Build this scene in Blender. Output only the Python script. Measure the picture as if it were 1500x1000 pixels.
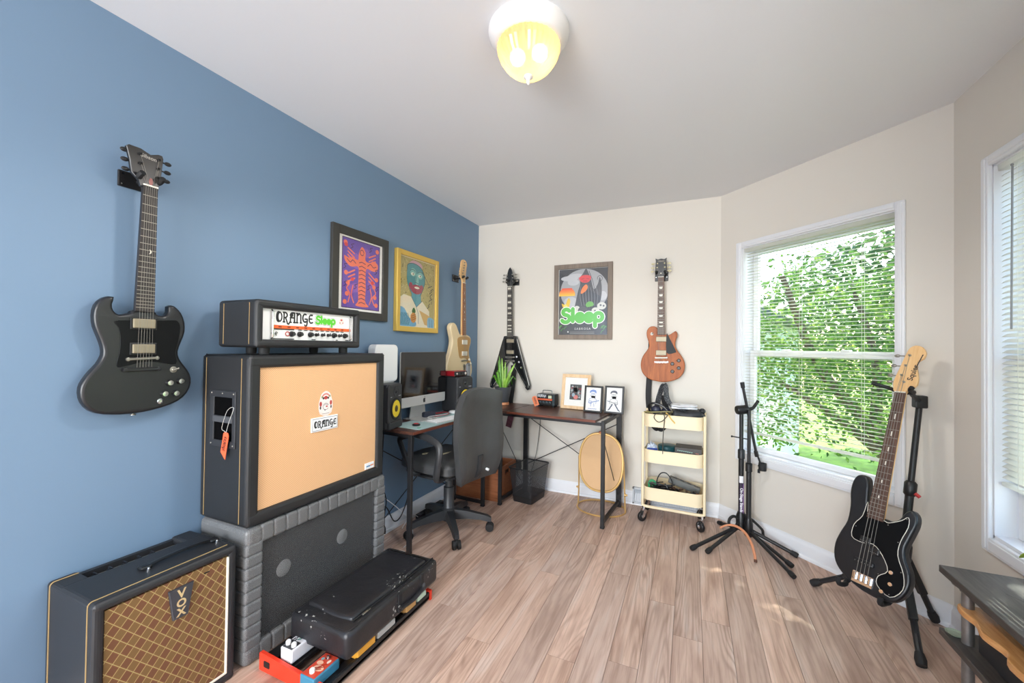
import bpy, bmesh, math, random
from mathutils import Matrix, Vector
from mathutils.geometry import tessellate_polygon
from math import sin, cos, pi, radians, degrees

SC = bpy.context.scene
COL = SC.collection
for _o in list(bpy.data.objects):
    bpy.data.objects.remove(_o)

# ------------------------------------------------------------------ camera
CAM_H = 1.2725
_yaw, _pit, _rol = radians(23.75), radians(0.708), radians(0.7233)
_F = Vector((-sin(_yaw) * cos(_pit), cos(_yaw) * cos(_pit), sin(_pit)))
_R0 = Vector((cos(_yaw), sin(_yaw), 0))
_U0 = _R0.cross(_F)
_R = _R0 * cos(_rol) + _U0 * sin(_rol)
_U = -_R0 * sin(_rol) + _U0 * cos(_rol)
_cd = bpy.data.cameras.new('camera')
_cd.sensor_width = 36.0
_cd.lens = 594.71 / 1500 * 36
_cd.clip_start = 0.02
cam = bpy.data.objects.new('camera', _cd)
COL.objects.link(cam)
cam.matrix_world = Matrix(((_R.x, _U.x, -_F.x, 0), (_R.y, _U.y, -_F.y, 0), (_R.z, _U.z, -_F.z, CAM_H), (0, 0, 0, 1)))
SC.camera = cam

# ------------------------------------------------------------------ colour management
SC.view_settings.view_transform = 'Standard'
SC.view_settings.look = 'None'
SC.view_settings.exposure = 0.17
SC.view_settings.gamma = 1.0
SC.view_settings.use_curve_mapping = False
SC.cycles.max_bounces = 10
SC.cycles.diffuse_bounces = 5
SC.cycles.glossy_bounces = 4
SC.cycles.transparent_max_bounces = 24
SC.cycles.sample_clamp_indirect = 4.0
SC.cycles.use_denoising = True
SC.cycles.caustics_reflective = False
SC.cycles.caustics_refractive = False

# ------------------------------------------------------------------ sky, sun, lights
world = bpy.data.worlds.new('sky')
SC.world = world
world.use_nodes = True
_wn = world.node_tree.nodes
_sky = _wn.new('ShaderNodeTexSky')
_sky.sky_type = 'NISHITA'
_sky.sun_disc = False
_sky.sun_elevation = radians(43)
_sky.sun_rotation = radians(39)
_sky.dust_density = 2.0
world.node_tree.links.new(_sky.outputs[0], _wn['Background'].inputs[0])
_wn['Background'].inputs[1].default_value = 0.9

def light(name, kind, loc, energy, color, aim=None, **kw):
    d = bpy.data.lights.new(name, kind)
    d.energy = energy
    d.color = color
    for k, v in kw.items():
        setattr(d, k, v)
    o = bpy.data.objects.new(name, d)
    COL.objects.link(o)
    o.location = loc
    if aim is not None:
        o.rotation_euler = Vector(aim).to_track_quat('-Z', 'Y').to_euler()
    return o

# sun: high, coming over the bay from beyond its slanted wall
light('sun', 'SUN', (4, 6, 6), 10.0, (1.0, 0.93, 0.82), aim=(-0.42, -0.52, -0.62), angle=radians(0.53))
# unseen fill light added in the rear opening to brighten the room frontally
light('rear_opening_fill', 'AREA', (-0.85, -3.30, 1.30), 215.0, (0.95, 0.975, 1.0), aim=(0, 1, 0.22), shape='RECTANGLE', size=1.9, size_y=2.2)

# second added fill behind the camera, high and tilted down, without any fixture
light('rear_overhead_fill', 'AREA', (-0.20, -1.9, 2.40), 52.0, (1.0, 0.985, 0.97), aim=(0, 0.45, -1.0), shape='DISK', size=0.9)

# ------------------------------------------------------------------ materials
def lin(h):
    if isinstance(h, str):
        h = h.lstrip('#')
        c = [int(h[i:i + 2], 16) / 255 for i in (0, 2, 4)]
    else:
        c = [v / 255 for v in h]
    return tuple((v / 12.92 if v <= 0.04045 else ((v + 0.055) / 1.055) ** 2.4) for v in c) + (1.0,)

class NT:
    def __init__(s, name):
        s.m = bpy.data.materials.new(name)
        s.m.use_nodes = True
        s.t = s.m.node_tree
        s.b = s.t.nodes['Principled BSDF']
        s.out = s.t.nodes['Material Output']
    def n(s, kind, **kw):
        nd = s.t.nodes.new('ShaderNode' + kind)
        for k, v in kw.items():
            setattr(nd, k, v)
        return nd
    def l(s, a, b):
        s.t.links.new(a, b)
    def math(s, op, a, b=None):
        nd = s.n('Math', operation=op)
        for i, v in enumerate((a, b)):
            if v is None:
                continue
            if isinstance(v, (int, float)):
                nd.inputs[i].default_value = v
            else:
                s.l(v, nd.inputs[i])
        return nd.outputs[0]
    def mix(s, fac, a, b):
        nd = s.n('Mix', data_type='RGBA')
        for sock, v in ((nd.inputs[0], fac), (nd.inputs[6], a), (nd.inputs[7], b)):
            if isinstance(v, (int, float)):
                sock.default_value = v
            elif isinstance(v, tuple):
                sock.default_value = v
            else:
                s.l(v, sock)
        return nd.outputs[2]
    def coord(s, scale=(1, 1, 1), kind='Object'):
        tc = s.n('TexCoord')
        mp = s.n('Mapping')
        mp.inputs['Scale'].default_value = scale
        s.l(tc.outputs[kind], mp.inputs[0])
        return mp.outputs[0]
    def noise(s, vec, scale, detail=3, rough=0.5, dist=0.0):
        nd = s.n('TexNoise')
        nd.inputs['Scale'].default_value = scale
        nd.inputs['Detail'].default_value = detail
        nd.inputs['Roughness'].default_value = rough
        nd.inputs['Distortion'].default_value = dist
        if vec is not None:
            s.l(vec, nd.inputs['Vector'])
        return nd.outputs['Fac']
    def ramp(s, fac, stops):
        nd = s.n('ValToRGB')
        while len(nd.color_ramp.elements) < len(stops):
            nd.color_ramp.elements.new(0.5)
        for e, (p, c) in zip(nd.color_ramp.elements, stops):
            e.position = p
            e.color = c if isinstance(c, tuple) and len(c) == 4 else lin(c)
        s.l(fac, nd.inputs[0])
        return nd.outputs[0]
    def bump(s, h, strength, dist=0.002):
        nd = s.n('Bump')
        nd.inputs['Strength'].default_value = strength
        nd.inputs['Distance'].default_value = dist
        s.l(h, nd.inputs['Height'])
        s.l(nd.outputs[0], s.b.inputs['Normal'])

def mat(name, col, rough=0.5, metal=0.0, var=0.0, vscale=8.0, bump=0.0, bscale=200.0, bdist=0.002, spec=0.5, emit=None, coat=0.0, stretch=(1, 1, 1)):
    t = NT(name)
    c = lin(col)
    t.b.inputs['Base Color'].default_value = c
    t.b.inputs['Roughness'].default_value = rough
    t.b.inputs['Metallic'].default_value = metal
    t.b.inputs['Specular IOR Level'].default_value = spec
    t.b.inputs['Coat Weight'].default_value = coat
    if emit:
        t.b.inputs['Emission Color'].default_value = lin(emit[0])
        t.b.inputs['Emission Strength'].default_value = emit[1]
    if var or bump:
        v = t.coord(stretch)
    if var:
        f = t.noise(v, vscale, 4, 0.6)
        d = tuple(max(0, x * (1 - var)) for x in c[:3]) + (1,)
        e = tuple(min(1, x * (1 + var)) for x in c[:3]) + (1,)
        t.l(t.ramp(f, [(0.3, d), (0.7, e)]), t.b.inputs['Base Color'])
    if bump:
        t.bump(t.noise(v, bscale, 2), bump, bdist)
    return t.m

def wood(name, dark, light, rough=0.45, axis='X', scale=1.0, coat=0.0):
    t = NT(name)
    st = {'X': (1.2, 14, 14), 'Y': (14, 1.2, 14), 'Z': (14, 14, 1.2)}[axis]
    v = t.coord(tuple(k * scale for k in st))
    f = t.noise(v, 3.0, 6, 0.6, 0.8)
    f2 = t.noise(v, 14.0, 3, 0.6, 0.2)
    s = t.math('ADD', t.math('MULTIPLY', f, 0.7), t.math('MULTIPLY', f2, 0.3))
    t.l(t.ramp(s, [(0.32, dark), (0.66, light)]), t.b.inputs['Base Color'])
    t.b.inputs['Roughness'].default_value = rough
    t.b.inputs['Coat Weight'].default_value = coat
    t.bump(f2, 0.15, 0.001)
    return t.m

# ------------------------------------------------------------------ mesh helpers
def tag(o, label=None, cat=None, group=None, kind=None):
    if label: o['label'] = label
    if cat: o['category'] = cat
    if group: o['group'] = group
    if kind: o['kind'] = kind
    return o

def thing(name, label, cat, loc=(0, 0, 0), rz=0.0, group=None, rot=None):
    o = bpy.data.objects.new(name, None)
    o.empty_display_size = 0.05
    COL.objects.link(o)
    o.location = loc
    o.rotation_euler = (0, 0, radians(rz))
    if rot is not None:
        o.matrix_world = rot
    return tag(o, label, cat, group)

class G:
    """collects shapes into one mesh"""
    def __init__(s):
        s.v, s.f, s.wn, s.pr, s.bx = [], [], False, False, False
    def add(s, vs, fs):
        k = len(s.v)
        s.v.extend([tuple(v) for v in vs])
        s.f.extend([tuple(i + k for i in f) for f in fs])
        return s
    def addbm(s, bm, mx=None):
        bm.verts.index_update()
        s.add([(mx @ v.co if mx else v.co) for v in bm.verts], [[v.index for v in f.verts] for f in bm.faces])
        bm.free()
        return s
    def box(s, x0, x1, y0, y1, z0, z1, bev=0.0, seg=2, mx=None, edges=None):
        s.bx = True
        bm = bmesh.new()
        bmesh.ops.create_cube(bm, size=1)
        for v in bm.verts:
            v.co = Vector(((x0 + x1) / 2 + v.co.x * (x1 - x0), (y0 + y1) / 2 + v.co.y * (y1 - y0), (z0 + z1) / 2 + v.co.z * (z1 - z0)))
        if bev:
            s.wn = True
            bev = min(bev, 0.49 * min(abs(x1 - x0), abs(y1 - y0), abs(z1 - z0)))
            bmesh.ops.bevel(bm, geom=list(bm.edges), offset=bev, segments=seg, profile=0.5, affect='EDGES')
        return s.addbm(bm, mx)
    def prism(s, pts, y0, y1, bev=0.0, seg=2, mx=None, back=False):
        """outline in x,z pushed from y0 (front) to y1 (back), rounded edges made of inset rings"""
        pts = [tuple(p) for p in pts]
        sg = 1 if y1 > y0 else -1
        rings = []
        s.pr = True
        if bev:
            s.wn = True
            for k in range(seg + 1):
                a = pi / 2 * k / seg
                rings.append((grow(pts, -bev * (1 - sin(a))), y0 + sg * bev * (1 - cos(a))))
            if back:
                for k in range(seg + 1):
                    a = pi / 2 * k / seg
                    rings.append((grow(pts, -bev * (1 - cos(a))), y1 - sg * bev * (1 - sin(a))))
            else:
                rings.append((pts, y1))
        else:
            rings = [(pts, y0), (pts, y1)]
        n = len(pts)
        vs, fs = [], []
        for r, y in rings:
            vs += [Vector((p[0], y, p[1])) for p in r]
        for i in range(len(rings) - 1):
            for k in range(n):
                l = (k + 1) % n
                fs.append((i * n + k, i * n + l, (i + 1) * n + l, (i + 1) * n + k))
        e = (len(rings) - 1) * n
        if n <= 4:
            fs.append(tuple(range(n))[::-1]); fs.append(tuple(e + k for k in range(n)))
        else:
            for t in tessellate_polygon([[Vector((p[0], p[1], 0)) for p in rings[0][0]]]): fs.append(tuple(t)[::-1])
            for t in tessellate_polygon([[Vector((p[0], p[1], 0)) for p in rings[-1][0]]]): fs.append(tuple(e + i for i in t))
        if mx: vs = [mx @ v for v in vs]
        return s.add(vs, fs)
    def tube(s, path, r, n=8, closed=False, flat=1.0):
        s.pr = True
        P = [Vector(p) for p in path]
        m = len(P)
        rs = r if isinstance(r, (list, tuple)) else [r] * m
        vs, fs = [], []
        up = None
        for i, p in enumerate(P):
            if closed:
                d = P[(i + 1) % m] - P[i - 1]
            else:
                d = P[min(i + 1, m - 1)] - P[max(i - 1, 0)]
            d.normalize()
            if up is None:
                up = Vector((0, 0, 1)) if abs(d.z) < 0.9 else Vector((0, 1, 0))
            sd = d.cross(up)
            if sd.length < 1e-6:
                sd = d.orthogonal()
            sd.normalize()
            up = sd.cross(d).normalized()
            for k in range(n):
                a = 2 * pi * k / n + pi / n
                vs.append(p + sd * (cos(a) * rs[i]) + up * (sin(a) * rs[i] * flat))
        for i in range(m if closed else m - 1):
            j = (i + 1) % m
            for k in range(n):
                l = (k + 1) % n
                fs.append((i * n + k, i * n + l, j * n + l, j * n + k))
        if not closed:
            fs.append(tuple(range(n))[::-1])
            fs.append(tuple((m - 1) * n + k for k in range(n)))
        return s.add(vs, fs)
    def bar(s, a, b, w, h=None, bev=0.0):
        """square bar between two points"""
        h = h or w
        a, b = Vector(a), Vector(b)
        d = (b - a)
        L = d.length
        q = d.to_track_quat('Z', 'Y') if abs(d.normalized().z) < 0.999 else Matrix.Identity(3).to_quaternion()
        if abs(d.normalized().z) >= 0.999 and d.z < 0:
            a, b = b, a
        mx = Matrix.Translation(a) @ q.to_matrix().to_4x4()
        return s.box(-w / 2, w / 2, -h / 2, h / 2, 0, L, bev=bev, seg=1, mx=mx)
    def lathe(s, prof, n=20, mx=None):
        """profile (r, z) turned about z"""
        s.pr = True
        vs, fs = [], []
        for r, z in prof:
            for k in range(n):
                a = 2 * pi * k / n
                vs.append(Vector((r * cos(a), r * sin(a), z)))
        for i in range(len(prof) - 1):
            for k in range(n):
                l = (k + 1) % n
                fs.append((i * n + k, i * n + l, (i + 1) * n + l, (i + 1) * n + k))
        if prof[0][0] > 1e-6:
            fs.append(tuple(range(n))[::-1])
        if prof[-1][0] > 1e-6:
            fs.append(tuple((len(prof) - 1) * n + k for k in range(n)))
        if mx:
            vs = [mx @ v for v in vs]
        return s.add(vs, fs)
    def ball(s, c, r, n=12):
        rr = r if isinstance(r, (tuple, list)) else (r, r, r)
        bm = bmesh.new()
        bmesh.ops.create_uvsphere(bm, u_segments=n, v_segments=max(6, n // 2), radius=1)
        return s.addbm(bm, Matrix.Translation(c) @ Matrix.Diagonal((*rr, 1)))
    def obj(s, name, m, parent=None, ang=40, label=None, kind=None, subd=0):
        me = bpy.data.meshes.new(name)
        me.from_pydata(s.v, [], s.f)
        if subd:
            pass
        bm = bmesh.new()
        bm.from_mesh(me)
        bmesh.ops.remove_doubles(bm, verts=bm.verts, dist=1e-6)
        bmesh.ops.recalc_face_normals(bm, faces=bm.faces)
        bm.to_mesh(me)
        bm.free()
        me.set_sharp_from_angle(angle=radians(ang))
        me.polygons.foreach_set('use_smooth', [not ((s.wn or (s.bx and not s.pr)) and q.area > (4e-4 if s.pr else 1.2e-5)) for q in me.polygons])
        me.materials.append(m)
        o = bpy.data.objects.new(name, me)
        COL.objects.link(o)
        o.cycles.shadow_terminator_geometry_offset = 0.0
        if s.wn and len(s.f) < 4000:
            w = o.modifiers.new('weighted_normal', 'WEIGHTED_NORMAL')
            w.keep_sharp = True
        if parent:
            o.parent = parent
        if label: o['label'] = label
        if kind: o['kind'] = kind
        return o

YF = Matrix.Rotation(radians(90), 4, 'X')      # lathe axis z -> -y (towards the viewer of a front elevation)
def at(x, y, z, mx=None):
    m = Matrix.Translation((x, y, z))
    return m @ mx if mx else m

def dup(root, loc=None, rz=None, label=None, mw=None):
    def cp(o, par):
        c = o.copy()
        COL.objects.link(c)
        if par: c.parent = par
        for ch in [k for k in o.children]:
            cp(ch, c)
        return c
    r = cp(root, root.parent)
    if loc is not None: r.location = loc
    if rz is not None: r.rotation_euler = (0, 0, radians(rz))
    if label: r['label'] = label
    return r

def inst(me_obj, name, parent, loc=(0, 0, 0), rot=(0, 0, 0), scale=(1, 1, 1)):
    o = bpy.data.objects.new(name, me_obj.data)
    COL.objects.link(o)
    o.cycles.shadow_terminator_geometry_offset = 0.0
    o.parent = parent
    o.location, o.rotation_euler, o.scale = loc, rot, scale
    return o

def smooth(pts, n=4, closed=True):
    """Catmull-Rom through the points"""
    out, m = [], len(pts)
    rng = range(m) if closed else range(m - 1)
    for i in rng:
        if closed:
            p = [pts[(i + k) % m] for k in (-1, 0, 1, 2)]
        else:
            p = [pts[max(0, min(m - 1, i + k))] for k in (-1, 0, 1, 2)]
        for j in range(n):
            t = j / n
            out.append(tuple(0.5 * ((2 * b) + (-a + c) * t + (2 * a - 5 * b + 4 * c - d) * t * t + (-a + 3 * b - 3 * c + d) * t ** 3)
                             for a, b, c, d in zip(*p)))
    if not closed:
        out.append(tuple(pts[-1]))
    return out

def rrect(x0, x1, z0, z1, r, n=4):
    out = []
    for cx, cz, a0 in ((x1 - r, z1 - r, 0), (x0 + r, z1 - r, 90), (x0 + r, z0 + r, 180), (x1 - r, z0 + r, 270)):
        for k in range(n + 1):
            a = radians(a0 + 90 * k / n)
            out.append((cx + r * cos(a), cz + r * sin(a)))
    return out

def ell(cx, cz, rx, rz, n=28, a0=0, a1=360):
    full = abs(a1 - a0) >= 360
    return [(cx + rx * cos(radians(a0 + (a1 - a0) * k / (n if full else n - 1))), cz + rz * sin(radians(a0 + (a1 - a0) * k / (n if full else n - 1)))) for k in range(n)]

def grow(pts, d):
    c = sum(p[0] * q[1] - q[0] * p[1] for p, q in zip(pts, pts[1:] + pts[:1]))
    s = 1 if c > 0 else -1
    out, m = [], len(pts)
    for i in range(m):
        a, b = pts[i - 1], pts[(i + 1) % m]
        t = Vector((b[0] - a[0], b[1] - a[1]))
        if t.length < 1e-9:
            out.append(pts[i]); continue
        t.normalize()
        out.append((pts[i][0] + t.y * d * s, pts[i][1] - t.x * d * s))
    return out

# ------------------------------------------------------------------ flat prints and lettering
def text_geo(body, size, bold=0.0, align='CENTER', space=1.0):
    cu = bpy.data.curves.new('text', 'FONT')
    cu.body, cu.size, cu.offset, cu.align_x = body, size, bold, align
    cu.space_character = space
    cu.resolution_u = 3
    o = bpy.data.objects.new('text', cu)
    COL.objects.link(o)
    bpy.context.view_layer.update()
    me = bpy.data.meshes.new_from_object(o.evaluated_get(bpy.context.evaluated_depsgraph_get()))
    v = [(p.co.x, p.co.y) for p in me.vertices]
    f = [tuple(p.vertices) for p in me.polygons]
    bpy.data.objects.remove(o)
    bpy.data.curves.remove(cu)
    bpy.data.meshes.remove(me)
    return v, f

_pm = NT('printed_ink')
_pa = _pm.n('Attribute', attribute_name='ink')
_pm.l(_pa.outputs[0], _pm.b.inputs['Base Color'])
_pm.b.inputs['Roughness'].default_value = 0.5
M_INK = _pm.m

class Art:
    """flat coloured shapes, each a hair in front of the one before"""
    STEP = 0.00004
    def __init__(s, y=0.0):
        s.y, s.v, s.f, s.c = y, [], [], []
    def up(s):
        s.y -= s.STEP
        return s
    def raw(s, col, vs, fs):
        s.y -= 0.000003
        k = len(s.v)
        s.v.extend((p[0], s.y, p[1]) for p in vs)
        for f in fs:
            s.f.append(tuple(i + k for i in f))
            s.c.append(lin(col))
    def poly(s, col, pts):
        s.up(); s.raw(col, pts, [tuple(range(len(pts)))]); return s
    def polys(s, col, lst):
        s.up()
        for p in lst: s.raw(col, p, [tuple(range(len(p)))])
        return s
    def rect(s, col, x0, x1, z0, z1):
        return s.poly(col, [(x0, z0), (x1, z0), (x1, z1), (x0, z1)])
    def ring(s, col, pts):
        return s.poly(col, pts)
    def strokes(s, col, lines, w, n=6):
        s.up()
        for pts in lines:
            ws = w if isinstance(w, (list, tuple)) else [w] * len(pts)
            for i in range(len(pts) - 1):
                a, b = Vector(pts[i]), Vector(pts[i + 1])
                d = b - a
                if d.length < 1e-7: continue
                d.normalize()
                q = Vector((-d.y, d.x))
                s.raw(col, [a - q * ws[i] / 2, a + q * ws[i] / 2, b + q * ws[i + 1] / 2, b - q * ws[i + 1] / 2], [(0, 1, 2, 3)])
            if n:
                for p, r in zip(pts, ws):
                    e = ell(p[0], p[1], r / 2, r / 2, n * 2)
                    s.raw(col, e, [tuple(range(len(e)))])
        return s
    def text(s, col, body, x, z, size, bold=0.0, align='CENTER', space=1.0, rot=0.0, sx=1.0):
        v, f = text_geo(body, size, bold, align, space)
        s.up()
        c, k = cos(radians(rot)), sin(radians(rot))
        s.raw(col, [(x + p[0] * sx * c - p[1] * k, z + p[0] * sx * k + p[1] * c) for p in v], f)
        return s
    def obj(s, name, parent=None, m=None, label=None, flip=None):
        me = bpy.data.meshes.new(name)
        vs = [flip @ Vector(v) for v in s.v] if flip else s.v
        me.from_pydata(vs, [], s.f)
        at_ = me.color_attributes.new('ink', 'FLOAT_COLOR', 'CORNER')
        i = 0
        for p, c in zip(me.polygons, s.c):
            for _ in p.loop_indices:
                at_.data[i].color = c
                i += 1
        me.materials.append(m or M_INK)
        o = bpy.data.objects.new(name, me)
        COL.objects.link(o)
        if parent: o.parent = parent
        if label: o['label'] = label
        return o

def arc(cx, cz, rx, rz, a0, a1, n=14):
    return [(cx + rx * cos(radians(a0 + (a1 - a0) * k / n)), cz + rz * sin(radians(a0 + (a1 - a0) * k / n))) for k in range(n + 1)]

def tf(lines, x, z, s, sx=None):
    sx = sx or s
    return [[(x + p[0] * sx, z + p[1] * s) for p in l] for l in lines]

# ornate capitals of the amplifier maker: heavy and light strokes, unit height
def ornate(a, col, x, z, h):
    def st(lines, w):
        a.strokes(col, tf(lines, x, z, h), w if not isinstance(w, list) else [q * h for q in w], 4)
    W = 0.13 * h
    st([arc(.30, .52, .22, .40, 0, 360, 20)], W * .9); st([arc(.22, .52, .12, .36, 90, 270)], W * 1.9)
    st([[(.72, .12), (.72, .92)], [(.64, .92), (.80, .92)], [(.64, .1), (.80, .1)]], W)
    st([arc(.80, .70, .22, .22, 90, -90), [(.86, .48), (.98, .2), (1.05, -.02), (1.15, -.08), (1.22, .02)]], W)
    st([[(1.32, .1), (1.34, .55), (1.40, .85), (1.52, .93)], [(1.25, .1), (1.42, .1)], [(1.30, .50), (1.70, .50)]], W)
    st([arc(1.42, .74, .10, .12, 0, 360, 12)], W * 1.2)
    st([[(1.45, .93), (1.72, .93), (1.72, .1)], [(1.65, .1), (1.80, .1)]], W * 1.15)
    st([[(1.98, .1), (1.98, .92)], [(1.90, .92), (2.05, .92)], [(1.90, .1), (2.06, .1)]], W)
    st([[(2.05, .75), (2.20, .93), (2.34, .80), (2.36, .1)], [(2.30, .1), (2.44, .1)]], W)
    st([arc(2.78, .56, .22, .36, 60, 300)], W * 1.1)
    st([[(2.78, .48), (3.02, .48), (3.02, .12), (2.96, -.12), (2.82, -.16), (2.76, -.06)]], W)
    st([arc(3.42, .52, .20, .38, 60, 300), [(3.26, .52), (3.52, .52)], [(3.50, .82), (3.56, .90)], [(3.50, .16), (3.60, .2)]], W)

SLEEP = [arc(.42, .98, .26, .22, 30, 250) + arc(.36, .48, .32, .28, 70, -150), [(.94, 1.22), (.94, .28)],
         arc(1.50, .55, .28, .30, -50, -360), [(1.24, .55), (1.76, .58)],
         arc(2.20, .55, .28, .30, -50, -360), [(1.94, .55), (2.46, .58)],
         arc(2.94, .58, .30, .30, 0, 360), [(2.68, .7), (2.68, -.12)]]
def bubble(a, x, z, h, outline='f4f4ec', fill='57c23c', rim=None):
    L = tf(SLEEP, x, z, h)
    if rim: a.strokes(rim, L, 0.50 * h, 6)
    a.strokes(outline, L, 0.43 * h, 6)
    a.strokes(fill, L, 0.31 * h, 6)
# ================================================================== materials in use
M_BLUE = mat('blue_wall_paint', '718aa4', 0.55, bump=0.06, bscale=160, spec=0.35)
M_CREAM = mat('cream_wall_paint', 'dcd6cc', 0.6, bump=0.05, bscale=160, spec=0.3)
M_CEIL = mat('ceiling_paint', 'e4e6e9', 0.8, bump=0.05, bscale=120, spec=0.2)
M_TRIM = mat('white_trim_paint', 'e4e5e8', 0.35)
M_VINYL = mat('white_vinyl', 'e9e9ea', 0.3)
M_BLIND = NT('blind_slat_white')
M_BLIND.b.inputs['Base Color'].default_value = lin('ecebe6')
M_BLIND.b.inputs['Roughness'].default_value = 0.35
_tr = M_BLIND.n('BsdfTranslucent'); _tr.inputs[0].default_value = lin('f0efe8')
_mx = M_BLIND.n('MixShader'); _mx.inputs[0].default_value = 0.6
M_BLIND.l(M_BLIND.b.outputs[0], _mx.inputs[1]); M_BLIND.l(_tr.outputs[0], _mx.inputs[2]); M_BLIND.l(_mx.outputs[0], M_BLIND.out.inputs[0])
M_BLIND = M_BLIND.m
def glassy(name, tint, gloss=0.08, rough=0.02):
    t = NT(name)
    tr = t.n('BsdfTransparent'); tr.inputs[0].default_value = lin(tint)
    gl = t.n('BsdfGlossy'); gl.inputs['Roughness'].default_value = rough
    ge = t.n('NewGeometry'); dt = t.n('VectorMath', operation='DOT_PRODUCT')
    t.l(ge.outputs['Normal'], dt.inputs[0]); t.l(ge.outputs['Incoming'], dt.inputs[1])
    sch = t.math('ADD', t.math('MULTIPLY', t.math('POWER', t.math('SUBTRACT', 1.0, t.math('ABSOLUTE', dt.outputs['Value'])), 5.0), 0.7), 0.025)
    mx = t.n('MixShader')
    t.l(sch, mx.inputs[0]); t.l(tr.outputs[0], mx.inputs[1]); t.l(gl.outputs[0], mx.inputs[2]); t.l(mx.outputs[0], t.out.inputs[0])
    return t.m
M_GLASS = glassy('window_glass', 'f4faf8')
M_FGLASS = glassy('frame_glass', 'ffffff')
M_BLACK = mat('black_satin', '161618', 0.38)
M_BLACKM = mat('black_powdercoat', '1b1b1d', 0.45, bump=0.05, bscale=900)
M_RUBBER = mat('black_rubber', '19191a', 0.7)
M_CHROME = mat('chrome', 'd8d8da', 0.14, 1.0)
M_NICKEL = mat('brushed_nickel', '9d988e', 0.42, .9)
M_STEEL = mat('string_steel', 'c9c7c0', 0.3, 1.0)
M_WHITE = mat('white_plastic', 'ecedee', 0.35)
M_GOLDP = mat('gold_piping', 'a1875a', 0.45)

# ---- floor boards: oak-look planks with printed grain
t = NT('oak_plank')
tc = t.n('TexCoord'); oi = t.n('ObjectInfo')
mp = t.n('Mapping'); t.l(tc.outputs['Object'], mp.inputs[0])
off = t.n('CombineXYZ'); t.l(t.math('MULTIPLY', oi.outputs['Random'], 37.0), off.inputs[0]); t.l(t.math('MULTIPLY', oi.outputs['Random'], 91.0), off.inputs[1])
t.l(off.outputs[0], mp.inputs['Location'])
def vscale(sc):
    m = t.n('VectorMath', operation='MULTIPLY'); t.l(mp.outputs[0], m.inputs[0]); m.inputs[1].default_value = sc
    return m.outputs[0]
big = t.noise(vscale((7, 0.8, 1)), 2.0, 3, 0.55, 0.8)
fine = t.noise(vscale((190, 4, 1)), 1.6, 4, 0.7)
ringf = t.noise(vscale((5.5, 0.55, 1)), 1.7, 1, 0.4, 0.3)
ring = t.math('ADD', t.math('MULTIPLY', t.math('SINE', t.math('MULTIPLY', ringf, 95.0)), 0.5), 0.5)
mask = t.ramp(t.noise(vscale((3.5, 0.7, 1)), 1.3, 2), [(0.42, (0.10, 0.10, 0.10, 1)), (0.62, (0.75, 0.75, 0.75, 1))])
streak = t.ramp(t.noise(vscale((60, 1.6, 1)), 1.5, 5, 0.7), [(0.36, (1, 1, 1, 1)), (0.50, (0, 0, 0, 1))])
base = t.ramp(big, [(0.26, 'b59d91'), (0.42, 'cdb7aa'), (0.55, 'e2cdc0'), (0.68, 'e6dad2'), (0.80, 'd5c5ba')])
c1 = t.mix(t.math('MULTIPLY', t.math('MULTIPLY', t.math('POWER', ring, 2.2), mask), 0.62), base, lin('8a7162'))
c1 = t.mix(t.math('MULTIPLY', streak, 0.46), c1, lin('9b8172'))
c2 = t.mix(t.math('MULTIPLY', t.math('SUBTRACT', 1.0, fine), 0.30), c1, lin('a48d7e'))
tone = t.ramp(t.math('FRACT', t.math('MULTIPLY', oi.outputs['Random'], 7.3)), [(0.0, 'd9cbc1'), (0.3, 'f8e8dd'), (0.6, 'e6ddd8'), (1.0, 'fff0e6')])
mu = t.n('Mix', data_type='RGBA', blend_type='MULTIPLY'); mu.inputs[0].default_value = 1.0
t.l(c2, mu.inputs[6]); t.l(tone, mu.inputs[7]); t.l(mu.outputs[2], t.b.inputs['Base Color'])
t.b.inputs['Roughness'].default_value = 0.42
t.b.inputs['Specular IOR Level'].default_value = 0.4
t.bump(fine, 0.12, 0.0008)
M_PLANK = t.m
M_SEAM = mat('plank_joint_dark_gap', '6d5a50', 0.8)  # dark brown slab colour showing in the plank joints

# ================================================================== the room
LW, BY, RW, CH = -1.8915, 3.4655, 1.12, 2.44     # left wall, back wall, bay front, ceiling height
BX = 0.2076                                       # where the back wall meets the slanted bay wall
S2 = 0.5 ** 0.5
BAYLEN = (RW - BX) / S2
RY = BY - (RW - BX)                               # bay front starts here (towards the back)
RY0 = 1.16                                        # and ends here
REAR = -3.2
TH = 0.14
def struct(o, label=None):
    o['kind'] = 'structure'
    if label: o['label'] = label
    return o

g = G(); g.box(LW - TH, LW, REAR - TH, BY + TH, 0, CH + .1); struct(g.obj('wall_left', M_BLUE))
g = G(); g.box(LW, BX + .06, BY, BY + TH, 0, CH + .1); struct(g.obj('wall_back', M_CREAM))
def wall_holed(g, L, x0, x1, z0, z1, th=TH, a=0.0):
    """front elevation wall, front face at y=0, hole x0..x1, z0..z1"""
    g.box(a, x0, 0, th, 0, CH + .1); g.box(x1, L, 0, th, 0, CH + .1)
    g.box(x0, x1, 0, th, 0, z0); g.box(x0, x1, 0, th, z1, CH + .1)
W1 = (0.186, 1.074, 0.545, 2.000)     # opening in the slanted wall, along u
o = G(); wall_holed(o, BAYLEN, *W1); o = struct(o.obj('wall_bay', M_CREAM)); o.location = (BX, BY, 0); o.rotation_euler = (0, 0, radians(-45))
W2 = (RY - 2.284, RY - 1.415, 0.530, 2.033)
o = G(); wall_holed(o, RY - RY0, *W2); o = struct(o.obj('wall_right', M_CREAM)); o.location = (RW, RY, 0); o.rotation_euler = (0, 0, radians(-90))
W3 = (0.22, 1.10, 0.545, 2.000)
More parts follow.
